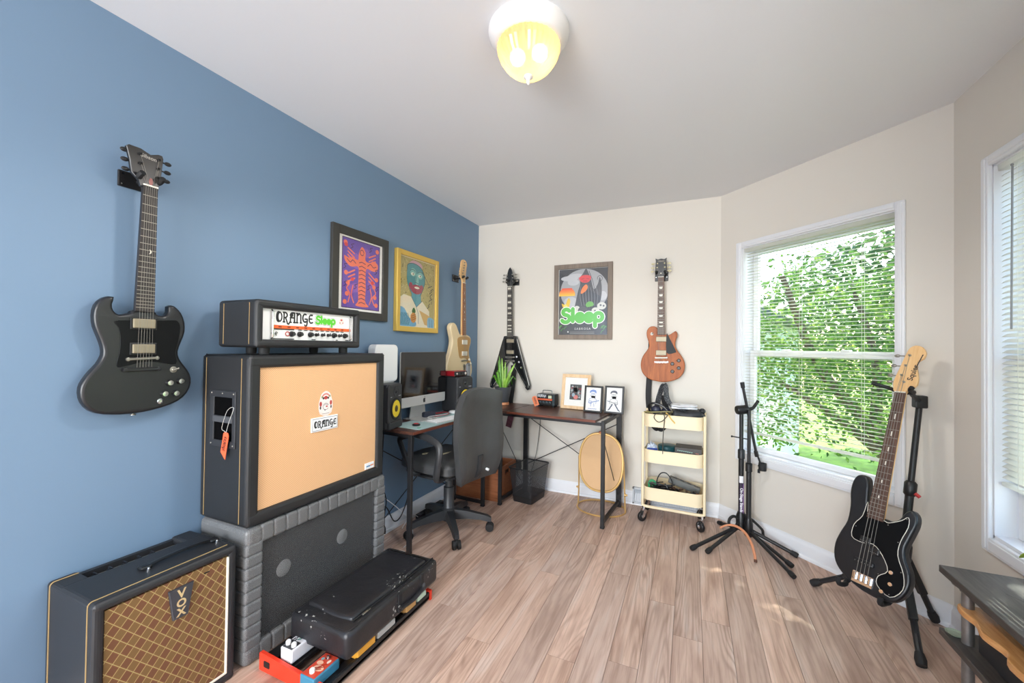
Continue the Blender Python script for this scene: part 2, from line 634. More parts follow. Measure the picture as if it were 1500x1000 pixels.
o = G(); wall_holed(o, BAYLEN, *W3); o = struct(o.obj('wall_bay_near', M_CREAM)); o.location = (RW, RY0, 0); o.rotation_euler = (0, 0, radians(-135))
NY = RY0 - (RW - BX)
g = G(); g.box(BX, BX + TH, REAR - TH, NY, 0, CH + .1); struct(g.obj('wall_right_near', M_CREAM))
g = G(); g.box(LW, -1.84, REAR - TH, REAR, 0, CH + .1); g.box(0.15, BX, REAR - TH, REAR, 0, CH + .1); g.box(-1.84, 0.15, REAR - TH, REAR, 2.38, CH + .1)
struct(g.obj('wall_rear', M_CREAM))
g = G(); g.prism([(LW - TH, REAR - .6), (RW + TH, REAR - .6), (RW + TH, BY + TH), (LW - TH, BY + TH)], CH, CH + .12, mx=Matrix(((1, 0, 0, 0), (0, 0, 1, 0), (0, 1, 0, 0), (0, 0, 0, 1))))
struct(g.obj('ceiling', M_CEIL))

# ---- floor: slab and single planks running away from the camera
g = G(); g.box(LW - TH, RW + TH, REAR - .6, BY + TH, -0.10, -0.004)
floor = struct(g.obj('floor', M_SEAM))
PW, PL = 0.1186, 1.22
_cache = {}
def plank(w, l):
    k = (round(w, 3), round(l, 3))
    if k not in _cache:
        c, gap = 0.0006, 0.0005
        bm = bmesh.new()
        x0, x1, y0, y1 = -w / 2 + gap, w / 2 - gap, -l / 2 + gap, l / 2 - gap
        lo = [bm.verts.new(p) for p in ((x0, y0, -.004), (x1, y0, -.004), (x1, y1, -.004), (x0, y1, -.004))]
        md = [bm.verts.new(p) for p in ((x0, y0, -.0012), (x1, y0, -.0012), (x1, y1, -.0012), (x0, y1, -.0012))]
        tp = [bm.verts.new(p) for p in ((x0 + c, y0, 0), (x1 - c, y0, 0), (x1 - c, y1, 0), (x0 + c, y1, 0))]
        bm.faces.new(tp)
        for a, b in ((lo, md), (md, tp)):
            for i in range(4):
                j = (i + 1) % 4
                bm.faces.new((a[i], a[j], b[j], b[i]))
        me = bpy.data.meshes.new('plank'); bm.to_mesh(me); bm.free()
        me.materials.append(M_PLANK)
        _cache[k] = me
    return _cache[k]
rnd = random.Random(11)
k0 = math.floor((LW - .055) / PW)
x = .055 + k0 * PW
row = 0
PIN = {-0.5: 1.62, -0.87: 1.57, -0.02: 1.965, -0.75: 2.2}
while x < RW:
    xa, xb = max(x, LW), min(x + PW, RW)
    st = [v for k, v in PIN.items() if xa <= k < xb]
    y = (st[0] if st else 1.7 + (row * 0.43 % 1) * PL + rnd.uniform(-.08, .08))
    while y > REAR: y -= PL
    while y < BY:
        ya, yb = max(y, REAR - .5), min(y + PL, BY)
        xm = (xa + xb) / 2
        if xb - xa > .02 and yb - ya > .02 and not (xm > BX and (ya > BY - (xm - BX) + .05 or yb < NY + (xm - BX) - .06)):
            o = bpy.data.objects.new('plank', plank(xb - xa, yb - ya))
            COL.objects.link(o); o.parent = floor
            o.location = (xm, (ya + yb) / 2, 0)
        y += PL
    x += PW
    row += 1

# ---- baseboards with a quarter-round shoe
def baseboard(name, L, loc, rz, h=0.105):
    g = G()
    prof = [(0, 0), (-.024, 0), (-.024, .010), (-.019, .018), (-.013, .020), (-.013, h - .03), (-.010, h - .018), (-.005, h - .012), (-.004, h), (0, h)]
    n = len(prof)
    g.add([(0, y, z) for y, z in prof] + [(L, y, z) for y, z in prof], [tuple(range(n)), tuple(range(n, 2 * n))[::-1]] + [(i, (i + 1) % n, (i + 1) % n + n, i + n) for i in range(n)])
    o = struct(g.obj(name, M_TRIM)); o.location = loc; o.rotation_euler = (0, 0, radians(rz))
    return o
baseboard('baseboard_left', BY - REAR, (LW, REAR, 0), 90)
baseboard('baseboard_back', BX - LW, (LW, BY, 0), 0)
baseboard('baseboard_bay', BAYLEN, (BX, BY, 0), -45)
baseboard('baseboard_right', RY - RY0, (RW, RY, 0), -90)

# ---- windows: casing, sill, double-hung sashes with glass
def window(n, W, loc, rz, cas=0.042, meet=1.235):
    x0, x1, z0, z1 = W
    root = thing('window_%d' % n, None, None, loc, rz); root['kind'] = 'structure'
    g = G()
    for s in ((x0 - cas, x0, z0 - cas - .02, z1 + cas), (x1, x1 + cas, z0 - cas - .02, z1 + cas), (x0, x1, z1, z1 + cas), (x0, x1, z0 - cas - .02, z0)):
        g.box(s[0], s[1], -.018, 0, s[2], s[3], bev=.005)
        g.box(s[0] + .010, s[1] - .010 if s[1] - s[0] < .1 else s[1], -.023, -.016, s[2] + .012, s[3] - .010, bev=.004)
    g.obj('casing', M_TRIM, root)
    g = G()
    g.box(x0 - .004, x0 + .006, -.001, TH - .01, z0, z1); g.box(x1 - .006, x1 + .004, -.001, TH - .01, z0, z1)
    g.box(x0, x1, -.001, TH - .01, z1 - .006, z1 + .004); g.box(x0, x1, -.001, TH - .01, z0 - .004, z0 + .012)
    g.obj('jamb', M_TRIM, root)
    def sash(name, za, zb, ya, w, wb, wt):
        g = G(); y1 = ya + .028
        g.box(x0 + .012, x0 + .012 + w, ya, y1, za, zb, bev=.004); g.box(x1 - .012 - w, x1 - .012, ya, y1, za, zb, bev=.004)
        g.box(x0 + .012 + w - .003, x1 - .009 - w, ya, y1, za, za + wb, bev=.004); g.box(x0 + .012 + w - .003, x1 - .009 - w, ya, y1, zb - wt, zb, bev=.004)
        o = g.obj(name, M_VINYL, root)
        q = G(); q.box(x0 + .012 + w - .002, x1 - .010 - w, ya + .012, ya + .016, za + wb - .002, zb - wt + .002)
        q.obj('glass', M_GLASS, o)
        return o
    sash('upper_sash', meet - .005, z1 - .008, .095, .034, .03, .034)
    lo = sash('lower_sash', z0 + .012, meet + .03, .062, .036, .034, .038)
    for q in (.3, .7):
        g = G(); g.box(x0 + (x1 - x0) * q - .025, x0 + (x1 - x0) * q + .025, .060, .085, meet + .03, meet + .042, bev=.004); g.obj('sash_lock', M_VINYL, lo)
    return root
window(1, W1, (BX, BY, 0), -45)
window(2, W2, (RW, RY, 0), -90)
window(3, W3, (RW, RY0, 0), -135)

# ---- venetian blinds: headrail, every slat, bottom rail, ladder cords, wand
def blind(W, loc, rz, label, zbot, tilt, wand_x, wand_len, pitch=0.0215, zb_r=None):
    x0, x1, z0, z1 = W
    root = thing('venetian_blind', label, 'blind', loc, rz)
    g = G(); g.box(x0 + .008, x1 - .008, .008, .045, z1 - .030, z1 - .004, bev=.003); g.obj('headrail', M_BLIND, root)
    w = x1 - x0 - .022
    gs = G()
    n = 5
    prof = [((k / (n - 1) - .5) * .025, .0022 * (1 - (2 * k / (n - 1) - 1) ** 2)) for k in range(n)]
    vs = [(x, p[0], p[1]) for x in (-w / 2, w / 2) for p in prof] + [(x, p[0], p[1] - .0006) for x in (-w / 2, w / 2) for p in prof]
    fs = [(i, i + 1, n + i + 1, n + i) for i in range(n - 1)] + [(2 * n + i + 1, 2 * n + i, 3 * n + i, 3 * n + i + 1) for i in range(n - 1)]
    fs += [(0, n, 3 * n, 2 * n), (n - 1, 3 * n - 1, 4 * n - 1, 2 * n - 1)]
    gs.add(vs, fs)
    m0 = None
    z = z1 - .046
    xm = (x0 + x1) / 2
    zs = []
    while z > zbot + .02:
        zs.append(z); z -= pitch
    for z in zs:
        if m0 is None:
            m0 = gs.obj('slat', M_BLIND, root); o = m0
            o.location = (xm, .028, z); o.rotation_euler = (radians(tilt), 0, 0)
        else:
            inst(m0, 'slat', root, (xm, .028, z), (radians(tilt), 0, 0))
    g = G(); g.box(x0 + .010, x1 - .010, .016, .040, zbot - .008, zbot + .008, bev=.003); g.obj('bottom_rail', M_BLIND, root)
    for q in (.12, .44, .82):
        xx = x0 + (x1 - x0) * q
        g = G()
        for dy in (.015, .041):
            g.tube([(xx, dy, z1 - .03), (xx, dy, zbot)], .0009, 4)
        g.obj('ladder_cord', M_BLIND, root)
    if wand_len:
        g = G(); g.tube([(wand_x, .004, z1 - .045), (wand_x, .0, z1 - .05 - wand_len)], .0035, 6); g.ball((wand_x, .003, z1 - .04), .005, 8)
        g.obj('tilt_wand', mat('clear_grey_wand', '8f9092', 0.2), root)
    return root
blind(W1, (BX, BY, 0), -45, 'white mini blind with open slats in the slanted-wall window, green leaves behind', 0.690, 0, 0.20, 0)
blind(W2, (RW, RY, 0), -90, 'white mini blind with closed bright slats and hanging wand at the far right window', 0.752, 34, W2[0] + .10, 0.62)

# ---- ceiling lamp
M_PAN = mat('lamp_pan_white', 'e6e2de', 0.4)
lamp = thing('ceiling_lamp', 'flush ceiling lamp with glowing amber ribbed glass bowl and white rim', 'lamp', (-0.557, 1.385, CH))
g = G(); g.lathe([(.148, 0), (.150, -.006), (.146, -.022), (.138, -.034), (.128, -.046), (.121, -.054), (.113, -.054), (.112, -.046)], 40); g.obj('pan', M_PAN, lamp, 50)
g = G(); g.lathe([(.112, -.046), (.02, -.046)], 40); g.obj('socket_plate', mat('dimming_disc_brown', '8a5f22', .4, .3), lamp)  # pan centre made dark to dim the bulb glow seen through the bowl
t = NT('ribbed_amber_glass')
tr = t.n('BsdfTransparent'); tr.inputs[0].default_value = (1.0, 0.80, 0.42, 1)
tl = t.n('BsdfTranslucent'); tl.inputs[0].default_value = (1.0, 0.78, 0.42, 1)
gl = t.n('BsdfGlossy'); gl.inputs['Roughness'].default_value = 0.15
m1 = t.n('MixShader'); m1.inputs[0].default_value = 0.22
m2 = t.n('MixShader'); m2.inputs[0].default_value = 0.06
t.l(tl.outputs[0], m1.inputs[1]); t.l(tr.outputs[0], m1.inputs[2]); t.l(m1.outputs[0], m2.inputs[1]); t.l(gl.outputs[0], m2.inputs[2]); t.l(m2.outputs[0], t.out.inputs[0])
g = G()
prof = [(.112, -.050), (.116, -.062), (.114, -.080), (.104, -.104), (.086, -.130), (.064, -.150), (.040, -.162), (.014, -.167)]
N = 72
vs, fs = [], []
for r, z in prof:
    for k in range(N):
        rr = r * (1.014 if k % 2 else 0.986)
        vs.append((rr * cos(2 * pi * k / N), rr * sin(2 * pi * k / N), z))
for i in range(len(prof) - 1):
    for k in range(N):
        l = (k + 1) % N
        fs.append((i * N + k, i * N + l, (i + 1) * N + l, (i + 1) * N + k))
g.add(vs, fs); g.obj('glass_bowl', t.m, lamp, 12)
g = G(); g.lathe([(.001, -.160), (.017, -.164), (.018, -.171), (.010, -.177), (.006, -.182), (.008, -.188), (.004, -.196), (.001, -.199)], 16); g.obj('finial', M_PAN, lamp)
M_BULB = mat('lit_bulb', 'ffffff', 0.5, emit=('fff0d8', 9.0))
for sx in (-.042, .042):
    g = G(); g.ball((sx, 0.005 * (1 if sx > 0 else -1), -.088), (.030, .030, .030), 14); g.obj('bulb', M_BULB, lamp)
    light('bulb_light', 'POINT', (-0.557 + sx, 1.385, CH - .088), 1.0, (1.0, 0.90, 0.70), shadow_soft_size=0.031)
light('lamp_downlight', 'SPOT', (-0.557, 1.385, CH - .215), 36.0, (1.0, 0.97, 0.945), aim=(0, 0, -1), shadow_soft_size=0.09, spot_size=radians(168), spot_blend=0.35)

# ---- outdoors: lawn, path, neighbour's house, tree, shrubs
M_LAWN = mat('lawn_green', '86a63c', 0.9, var=0.45, vscale=2.5)
g = G(); g.box(-14, 22, RY + .2, 24, -.75, -.62); struct(g.obj('ground', M_LAWN))
g = G(); g.prism([(2.0, -6), (22, -6), (22, 3.0), (2.0, 4.2)], -.64, -.60, mx=Matrix(((1, 0, 0, 0), (0, 0, 1, 0), (0, 1, 0, 0), (0, 0, 0, 1))))
g.obj('driveway', mat('pale_concrete', 'cfd0d0', 0.9, var=.08))['kind'] = 'structure'
M_SIDING = mat('pale_siding', 'dfe8ee', 0.7)
house = thing('house', 'pale blue clapboard house corner low behind the blind, left of the tree', 'house', (0.55, 6.4, -.62), -20)
g = G(); g.box(-4.0, .30, .03, 3.0, 0, 2.3); g.obj('wall', M_SIDING, house)
q = G(); q.box(-4.0, .31, 0, .035, -.055, .055)
sd = None
for k in range(20):
    if sd is None: sd = q.obj('clapboard', M_SIDING, house); sd.location = (0, 0, .07); sd.rotation_euler = (radians(4), 0, 0)
    else: inst(sd, 'clapboard', house, (0, 0, .07 + k * .112), (radians(4), 0, 0))
g = G(); g.box(-.75, -.05, -.03, 0, .25, 1.05, bev=.01); wf = g.obj('window', M_TRIM, house)
g = G(); g.box(-.69, -.11, -.034, -.02, .31, .99); g.obj('pane', mat('house_pane', '9fb4c0', .1), wf)
g = G(); g.prism([(-4.4, 2.28), (.7, 2.28), (-1.8, 3.5)], -.3, 3.3); g.obj('roof', mat('roof_grey', '6e7074', .9), house)

def bark(): return mat('tree_bark', '6b5a4a', 0.9, var=.35, vscale=20, bump=.5, bscale=40, bdist=.01)
M_BARK = bark()
def leafmat(name, a, b, c):
    t = NT(name)
    geo = t.n('NewGeometry')
    col = t.ramp(t.noise(t.coord((1, 1, 1)), 11.0, 3, .6), [(.34, a), (.55, b), (.70, c)])
    t.l(col, t.b.inputs['Base Color']); t.b.inputs['Roughness'].default_value = .45
    tr = t.n('BsdfTranslucent'); t.l(col, tr.inputs[0])
    mx = t.n('MixShader'); mx.inputs[0].default_value = .5
    t.l(t.b.outputs[0], mx.inputs[1]); t.l(tr.outputs[0], mx.inputs[2]); t.l(mx.outputs[0], t.out.inputs[0])
    return t.m
M_LEAF = leafmat('tree_leaf', '3a5f2b', '78a046', 'd6e07a')
M_LEAF2 = leafmat('shrub_leaf', '6f8a42', 'a9bf66', 'e2e6a8')
def leaves(name, pts, size, m, seed, parent):
    r = random.Random(seed)
    vs, fs = [], []
    for p in pts:
        d = Vector((r.gauss(0, 1), r.gauss(0, 1), r.gauss(-.35, .7))).normalized()
        e = d.orthogonal().normalized()
        e = (Matrix.Rotation(r.uniform(0, 6.28), 3, d) @ e)
        nn = d.cross(e)
        L = size * r.uniform(.7, 1.3); w = L * .24
        P = Vector(p); k = len(vs)
        vs += [P, P + d * L * .45 + e * w + nn * w * .35, P + d * L, P + d * L * .45 - e * w + nn * w * .35, P + d * L * .5]
        fs += [(k, k + 1, k + 4), (k + 1, k + 2, k + 4), (k + 2, k + 3, k + 4), (k + 3, k, k + 4)]
    g = G(); g.v, g.f = [tuple(v) for v in vs], fs
    me = bpy.data.meshes.new(name); me.from_pydata(g.v, [], g.f); me.materials.append(m)
    o = bpy.data.objects.new(name, me); COL.objects.link(o); o.parent = parent; o['kind'] = 'stuff'
    return o
tree = thing('tree', 'dense leafy tree with forked trunk filling the view through the open blind', 'tree', (1.95, 4.75, -.62))
r = random.Random(5)
g = G()
stems = [[(0, 0, 0), (-.12, .02, .55), (-.42, -.05, 1.15), (-.85, -.1, 1.75), (-1.15, -.15, 2.6)],
         [(0, 0, 0), (.02, .02, .6), (.10, .05, 1.3), (.05, .1, 2.2), (.0, .1, 3.0)],
         [(.02, 0, .4), (.30, -.05, 1.0), (.72, -.1, 1.6), (1.1, -.05, 2.4)],
         [(-.42, -.05, 1.15), (-.35, .15, 1.8), (-.5, .3, 2.6)], [(-.25, 0, .85), (-.7, -.25, 1.25), (-1.2, -.35, 1.6)]]
for st in stems:
    p = smooth(st, 5, False)
    g.tube(p, [.085 * (1 - .75 * i / len(p)) * (1 if st[0] == (0, 0, 0) else .6) for i in range(len(p))], 8)
g.obj('trunk', M_BARK, tree)
pts = []
while len(pts) < 24000:
    q = (r.uniform(-2.0, 2.4), r.uniform(-.85, 1.0), r.uniform(.95, 3.05))
    top = 2.62 + .05 * q[0] + .16 * sin(q[0] * 3.1 + 1) * sin(q[0] * 7.3) + .10 * sin(q[0] * 17)
    if q[2] > top and r.random() < .93: continue
    if (q[0] / 2.2) ** 2 * .6 + (q[1] / .95) ** 2 + ((q[2] - 1.85) / 1.1) ** 2 * .8 > 1: continue
    if sin(q[0] * 5.1 + 1) * sin(q[1] * 6.3) + sin(q[2] * 5.7 + q[0] * 2) < -.55 and r.random() < .85: continue
    pts.append(q)
leaves('foliage', pts, .056, M_LEAF, 3, tree)
shade = thing('tree', 'tall shade tree whose high canopy overhangs the lawn before the slanted window', 'tree', (4.3, 5.3, -.62))
g = G()
for st in ([(0, 0, 0), (-.05, -.05, 1.5), (-.2, -.1, 3.0), (-.9, -.3, 4.2)], [(-.1, -.06, 2.2), (-.9, -.2, 3.4), (-2.0, -.4, 4.1)], [(-.2, -.1, 3.0), (.4, .3, 4.0), (.9, .5, 4.8)]):
    p = smooth(st, 5, False); g.tube(p, [.14 * (1 - .8 * i / len(p)) * (1 if st[0][2] == 0 else .5) for i in range(len(p))], 8)
g.obj('trunk', M_BARK, shade)
pts = []
while len(pts) < 7000:
    q = (r.uniform(-3.4, 1.6), r.uniform(-1.3, 1.3), r.uniform(3.55, 5.6))
    if ((q[0] + .9) / 2.5) ** 2 + (q[1] / 1.3) ** 2 + ((q[2] - 4.4) / 1.0) ** 2 <= 1: pts.append(q)
leaves('foliage', pts, .11, M_LEAF, 6, shade)
for i, (x, y, h, w, lab) in enumerate(((1.35, 4.45, .55, .30, 'spiky light green border plant below the blind, left of the trunk'),
                                      (2.35, 4.15, .62, .42, 'pale flowering shrub seen low through the window beside the bass neck'),
                                      (3.4, 5.4, 1.1, .7, 'broad pale green shrub far behind the tree, low in the window'))):
    sh = thing('shrub', lab, 'shrub', (x, y, -.62))
    rr = random.Random(20 + i)
    leaves('foliage', [(rr.gauss(0, w * .45), rr.gauss(0, w * .35), abs(rr.gauss(h * .45, h * .25))) for _ in range(700)], .075, M_LEAF2, 30 + i, sh)
    g = G()
    for k in range(6):
        a = rr.uniform(0, 6.28); g.tube([(0, 0, 0), (.4 * w * cos(a), .4 * w * sin(a), h * .8)], .006, 5)
    g.obj('stem', M_BARK, sh)
hedge = thing('tree', 'darker evergreen far behind, closing the view high in the slanted window', 'tree', (4.4, 10.4, -.62))
rr = random.Random(9)
g = G(); g.tube([(0, 0, 0), (0, 0, 4.0)], [.15, .05], 8); g.obj('trunk', M_BARK, hedge)
pts = []
while len(pts) < 7000:
    q = (rr.uniform(-3.2, 4.5), rr.uniform(-.9, .9), rr.uniform(.9, 4.6))
    if ((q[0] - .6) / 3.8) ** 2 + (q[1] / .9) ** 2 + ((q[2] - 2.6) / 1.9) ** 2 <= 1: pts.append(q)
leaves('foliage', pts, .20, leafmat('evergreen_leaf', '3d5c34', '5f8048', '8fae62'), 8, hedge)
# ================================================================== guitars
M_EBONY = mat('black_guitar_lacquer', '1d1f22', 0.24, coat=0.3)
M_SATINBLACK = mat('charcoal_satin_body', '1b1c1f', 0.34)
M_ROSE = wood('rosewood_fretboard', '33221b', '6a4a3c', 0.5, 'Z')
M_DARKBOARD = mat('dark_fretboard', '2b2625', 0.5, var=.3, vscale=30)
M_ROASTED = wood('roasted_maple', '7d4a29', 'a76a3e', 0.4, 'Z')
M_MAPLE = wood('maple_neck', 'd9a466', 'ecc48c', 0.35, 'Z', coat=.3)
M_MAHOG = wood('worn_mahogany', '86401c', 'ba6a34', 0.55, 'Z')
M_CREAMBODY = mat('aged_cream_lacquer', 'e6cfa6', 0.3, coat=.4)
M_STEEL = mat('string_steel_dull', '8e8a82', 0.5, .3)
M_TAN = mat('gold_anodised_guard', 'c39a62', 0.4, .35)
M_GLOSSGUARD = mat('black_gloss_guard', '111214', 0.32, spec=.12)
M_PICKCOVER = mat('aged_nickel_cover', '978d78', 0.5, .6)
M_IVORY = mat('pearl_inlay', 'e3ded0', 0.3)
M_FRET = mat('fret_wire', '918c81', 0.5, .3)

def strings(g, a, b, w0, w1, y0, y1, n, r):
    """from nut point a to bridge point b; spread w0 -> w1"""
    for i in range(n):
        q = (i + .5) / n - .5
        g.tube([(a[0] + q * w0, y0, a[1]), (b[0] + q * w1, y1, b[1])], r * (1.25 - .5 * i / n), 4)

def guitar(name, label, loc, rz, P, rot=None):
    root = thing(name, label, 'guitar', loc, rz, rot=rot)
    fy, by = P['fy'], P['by']                   # body front and back planes
    g = G(); g.prism(grow(smooth(P['body'], P.get('sm', 3)) if P.get('sm', 3) > 1 else P['body'], P.get('grow', 0)), fy, by, bev=P.get('bev', .008), seg=3, back=True)
    body = g.obj('body', P['m_body'], root, 50)
    (xa, za), (xb, zb) = P['nut'], P['heel']    # nut centre, end-of-board centre
    wn, wh = P.get('wn', .043), P.get('wh', .056)
    bt = fy - .010                              # front of fretboard at the heel
    bn = P.get('ny', bt)                        # at the nut
    g = G()
    def slab(ya_n, yb_n, ya_h, yb_h, k=1.0):
        v = [(xa - wn / 2 * k, ya_n, za), (xa + wn / 2 * k, ya_n, za), (xa + wn / 2 * k, yb_n, za), (xa - wn / 2 * k, yb_n, za),
             (xb - wh / 2 * k, ya_h, zb), (xb + wh / 2 * k, ya_h, zb), (xb + wh / 2 * k, yb_h, zb), (xb - wh / 2 * k, yb_h, zb)]
        g.add(v, [(0, 1, 2, 3), (7, 6, 5, 4), (0, 4, 5, 1), (1, 5, 6, 2), (2, 6, 7, 3), (3, 7, 4, 0)])
    slab(bn, bn + .006, bt, bt + .008)
    board = g.obj('fretboard', P['m_board'], root)
    g = G()
    slab(bn + .006, bn + .014, bt + .008, bt + .016)
    slab(bn + .014, bn + .024, bt + .016, bt + .030, .72)
    g.obj('neck', P['m_neck'], root)
    # frets by the rule of 18
    L = math.hypot(xb - xa, zb - za)
    SLn = P.get('scale', .628)
    g = G()
    for k in range(1, P.get('nfret', 22) + 1):
        d = SLn * (1 - 2 ** (-k / 12))
        if d > L - .004: break
        q = d / L
        w = (wn + (wh - wn) * q) / 2
        cx, cz, y = xa + (xb - xa) * q, za + (zb - za) * q, bn + (bt - bn) * q
        g.box(cx - w, cx + w, y - .0013, y + .001, cz - .0011, cz + .0011)
    g.obj('fret', M_FRET, board, kind='stuff')
    for k in P.get('inlay', ()):
        d0 = SLn * (1 - 2 ** (-(k - 1) / 12)); d1 = SLn * (1 - 2 ** (-k / 12))
        q = (d0 + d1) / 2 / L
        if q > 1: break
        w = (wn + (wh - wn) * q) * P.get('iw', .30); h = (d1 - d0) * .28
        cx, cz, y = xa + (xb - xa) * q, za + (zb - za) * q, bn + (bt - bn) * q
        tk = P.get('itaper', 1)
        g = G(); g.prism([(cx - w * tk, cz - h), (cx + w * tk, cz - h), (cx + w, cz + h), (cx - w, cz + h)], y - .0006, y + .002)
        g.obj('inlay', M_IVORY, board)
    g = G(); g.box(xa - wn / 2, xa + wn / 2, bn - .003, bn + .008, za - .001, za + .004); g.obj('nut', M_IVORY, root)
    # headstock
    hy = bn + .004
    g = G(); g.prism(P['head'], hy, hy + .014, bev=.002, seg=1, back=True); hd = g.obj('headstock', P['m_head'], root)
    for x, z, dx in P['tuners']:
        g = G()
        g.lathe([(.0055, 0), (.0055, .003), (.003, .004), (.003, .012), (.0008, .013)], 10, at(x, hy, z, YF))
        tx = x + dx
        g.tube([(x, hy + .010, z), (tx - (.012 if dx > 0 else -.012), hy + .010, z)], .003, 6)
        g.ball((tx, hy + .010, z), (.012, .006, .008), 10)
        g.obj('tuner', P.get('m_tuner', M_BLACK), hd)
    # pickguard
    for pts, m in P.get('guards', ()):
        g = G(); g.prism(smooth(pts, 3), fy - .0026, fy + .001, bev=.0006, seg=1); g.obj('pickguard', m, root, 30)
    # pickups
    for x0, x1, z0, z1, m, ring in P.get('pickups', ()):
        g = G()
        if ring: g.box(x0 - .006, x1 + .006, fy - .0055, fy + .002, z0 - .005, z1 + .005, bev=.002)
        pr = g.obj('pickup_ring', M_BLACK, root) if ring else None
        g = G(); g.box(x0, x1, fy - .011, fy - .001, z0, z1, bev=.003)
        pk = g.obj('pickup', m, pr or root)
        g = G()
        for i in range(6):
            xx = x0 + (x1 - x0) * (i + .5) / 6
            g.lathe([(.0016, 0), (.0016, .0005)], 8, at(xx, fy - .011, z0 + (z1 - z0) * .28, YF))
        if not ring: g.obj('pole_screw', M_STEEL, pk, kind='stuff')
        else: del g
    # bridge and tailpiece bars
    for x0, z0, x1, z1, w, h, m, nm in P.get('bars', ()):
        g = G(); g.bar((x0, fy - h / 2, z0), (x1, fy - h / 2, z1), w, h, bev=.003)
        for x, z in ((x0, z0), (x1, z1)):
            g.lathe([(w * .6, 0), (w * .6, h * .9), (w * .35, h)], 12, at(x, fy, z, YF))
        g.obj(nm, m, root)
    for x, z, r, h, m1, m2 in P.get('knobs', ()):
        g = G(); g.lathe([(r * 1.1, 0), (r, .003), (r * .86, h), (r * .8, h + .001)], 18, at(x, fy, z, YF))
        k = g.obj('knob', m1, root)
        if m2:
            g = G(); g.lathe([(r * .80, h + .0008), (r * .80, h + .002), (.0004, h + .0023)], 18, at(x, fy, z, YF)); g.obj('knob_cap', m2, k)
    for x, z in P.get('switches', ()):
        g = G(); g.lathe([(.012, 0), (.012, .002), (.006, .003), (.004, .006)], 14, at(x, fy, z, YF)); g.tube([(x, fy, z), (x + .006, fy - .018, z + .004)], .0022, 6); g.ball((x + .007, fy - .020, z + .0045), .004, 8)
        g.obj('toggle_switch', P.get('m_switch', M_NICKEL), root)
    for x, z in P.get('jacks', ()):
        g = G(); g.lathe([(.010, 0), (.010, .002), (.006, .003), (.006, .0005), (.0005, .0004)], 14, at(x, fy, z, YF)); g.obj('jack_socket', M_CHROME, root)
    # strings
    g = G()
    n = P.get('nstr', 6)
    B = P['strend']
    strings(g, (xa, za), B, wn * .86, P.get('sw', .052), bn - .0035, fy - P.get('sh', .016), n, P.get('sr', .00042))
    hx = sum(q[0] for q in P['tuners']) / len(P['tuners'])
    for i, (x, z, dx) in enumerate(P['tuners']):
        q = 0.0
        g.tube([(xa + ((-1 if x < hx else 1) * (.1 + .3 * ((i % 3) / 3))) * wn, bn - .003, za), (x, hy - .005, z)], P.get('sr', .00042), 4)
    g.obj('string', M_STEEL, root, kind='stuff')
    if P.get('button'):
        x, z = P['button']
        g = G(); g.lathe([(.004, 0), (.004, .008), (.008, .010), (.008, .013)], 12, at(x, (fy + by) / 2, z, Matrix.Rotation(pi, 4, 'X'))); g.obj('strap_button', M_NICKEL, root)
    return root, body, hd

def hanger(label, loc, rz, x, z, depth, yw=.030, plate=(-.05, .05, -.028, .028), tip=.020):
    """plate on the wall, arm, and a padded fork that carries the headstock"""
    r = thing('guitar_hanger', label, 'hanger', loc, rz)
    g = G(); g.box(x + plate[0], x + plate[1], -.010, 0.0, z + plate[2], z + plate[3], bev=.003); g.obj('wall_plate', M_BLACK, r)
    g = G()
    for sx in (.8, -.8):
        for sz in (.6, -.6):
            g.lathe([(.004, 0), (.004, .0015), (.0015, .002)], 8, at(x + (plate[1] if sx > 0 else plate[0]) * abs(sx), -.010, z + sz * plate[3], YF))
    g.obj('screw', M_CHROME, r)
    g = G(); g.tube([(x, -.008, z), (x, -depth + .02, z)], .008, 8); g.obj('arm', M_BLACK, r)
    g = G()
    for s in (-1, 1):
        g.tube(smooth([(x, -depth + .022, z), (x + s * yw * .75, -depth + .02, z - .002), (x + s * yw * 1.05, -depth, z + .002), (x + s * yw * 1.0, -depth - tip, z + .012)], 4, False), [.009] * 4 + [.0095] * 9, 8)
    g.obj('fork', M_RUBBER, r)
    return r

# ---- black double-horned guitar on the blue wall
sg_body = [(.729, 1.425), (.706, 1.418), (.689, 1.394), (.684, 1.359), (.688, 1.322), (.700, 1.286), (.709, 1.253), (.710, 1.225), (.698, 1.195),
           (.681, 1.171), (.665, 1.144), (.656, 1.118), (.657, 1.086), (.669, 1.056), (.694, 1.033), (.736, 1.022), (.778, 1.018), (.825, 1.019), (.879, 1.028),
           (.928, 1.045), (.958, 1.072), (.972, 1.111), (.967, 1.146), (.950, 1.175), (.930, 1.206), (.924, 1.238), (.935, 1.276), (.946, 1.314), (.945, 1.351),
           (.933, 1.385), (.917, 1.404), (.908, 1.410), (.896, 1.408), (.896, 1.388), (.884, 1.371), (.869, 1.368), (.853, 1.374), (.843, 1.386), (.790, 1.384),
           (.782, 1.374), (.767, 1.368), (.745, 1.363), (.728, 1.379), (.724, 1.402)]
OX, OZ = .81, 1.02
def sh(pts, ox, oz): return [(round(p[0] - ox, 4), round(p[1] - oz, 4)) for p in pts]
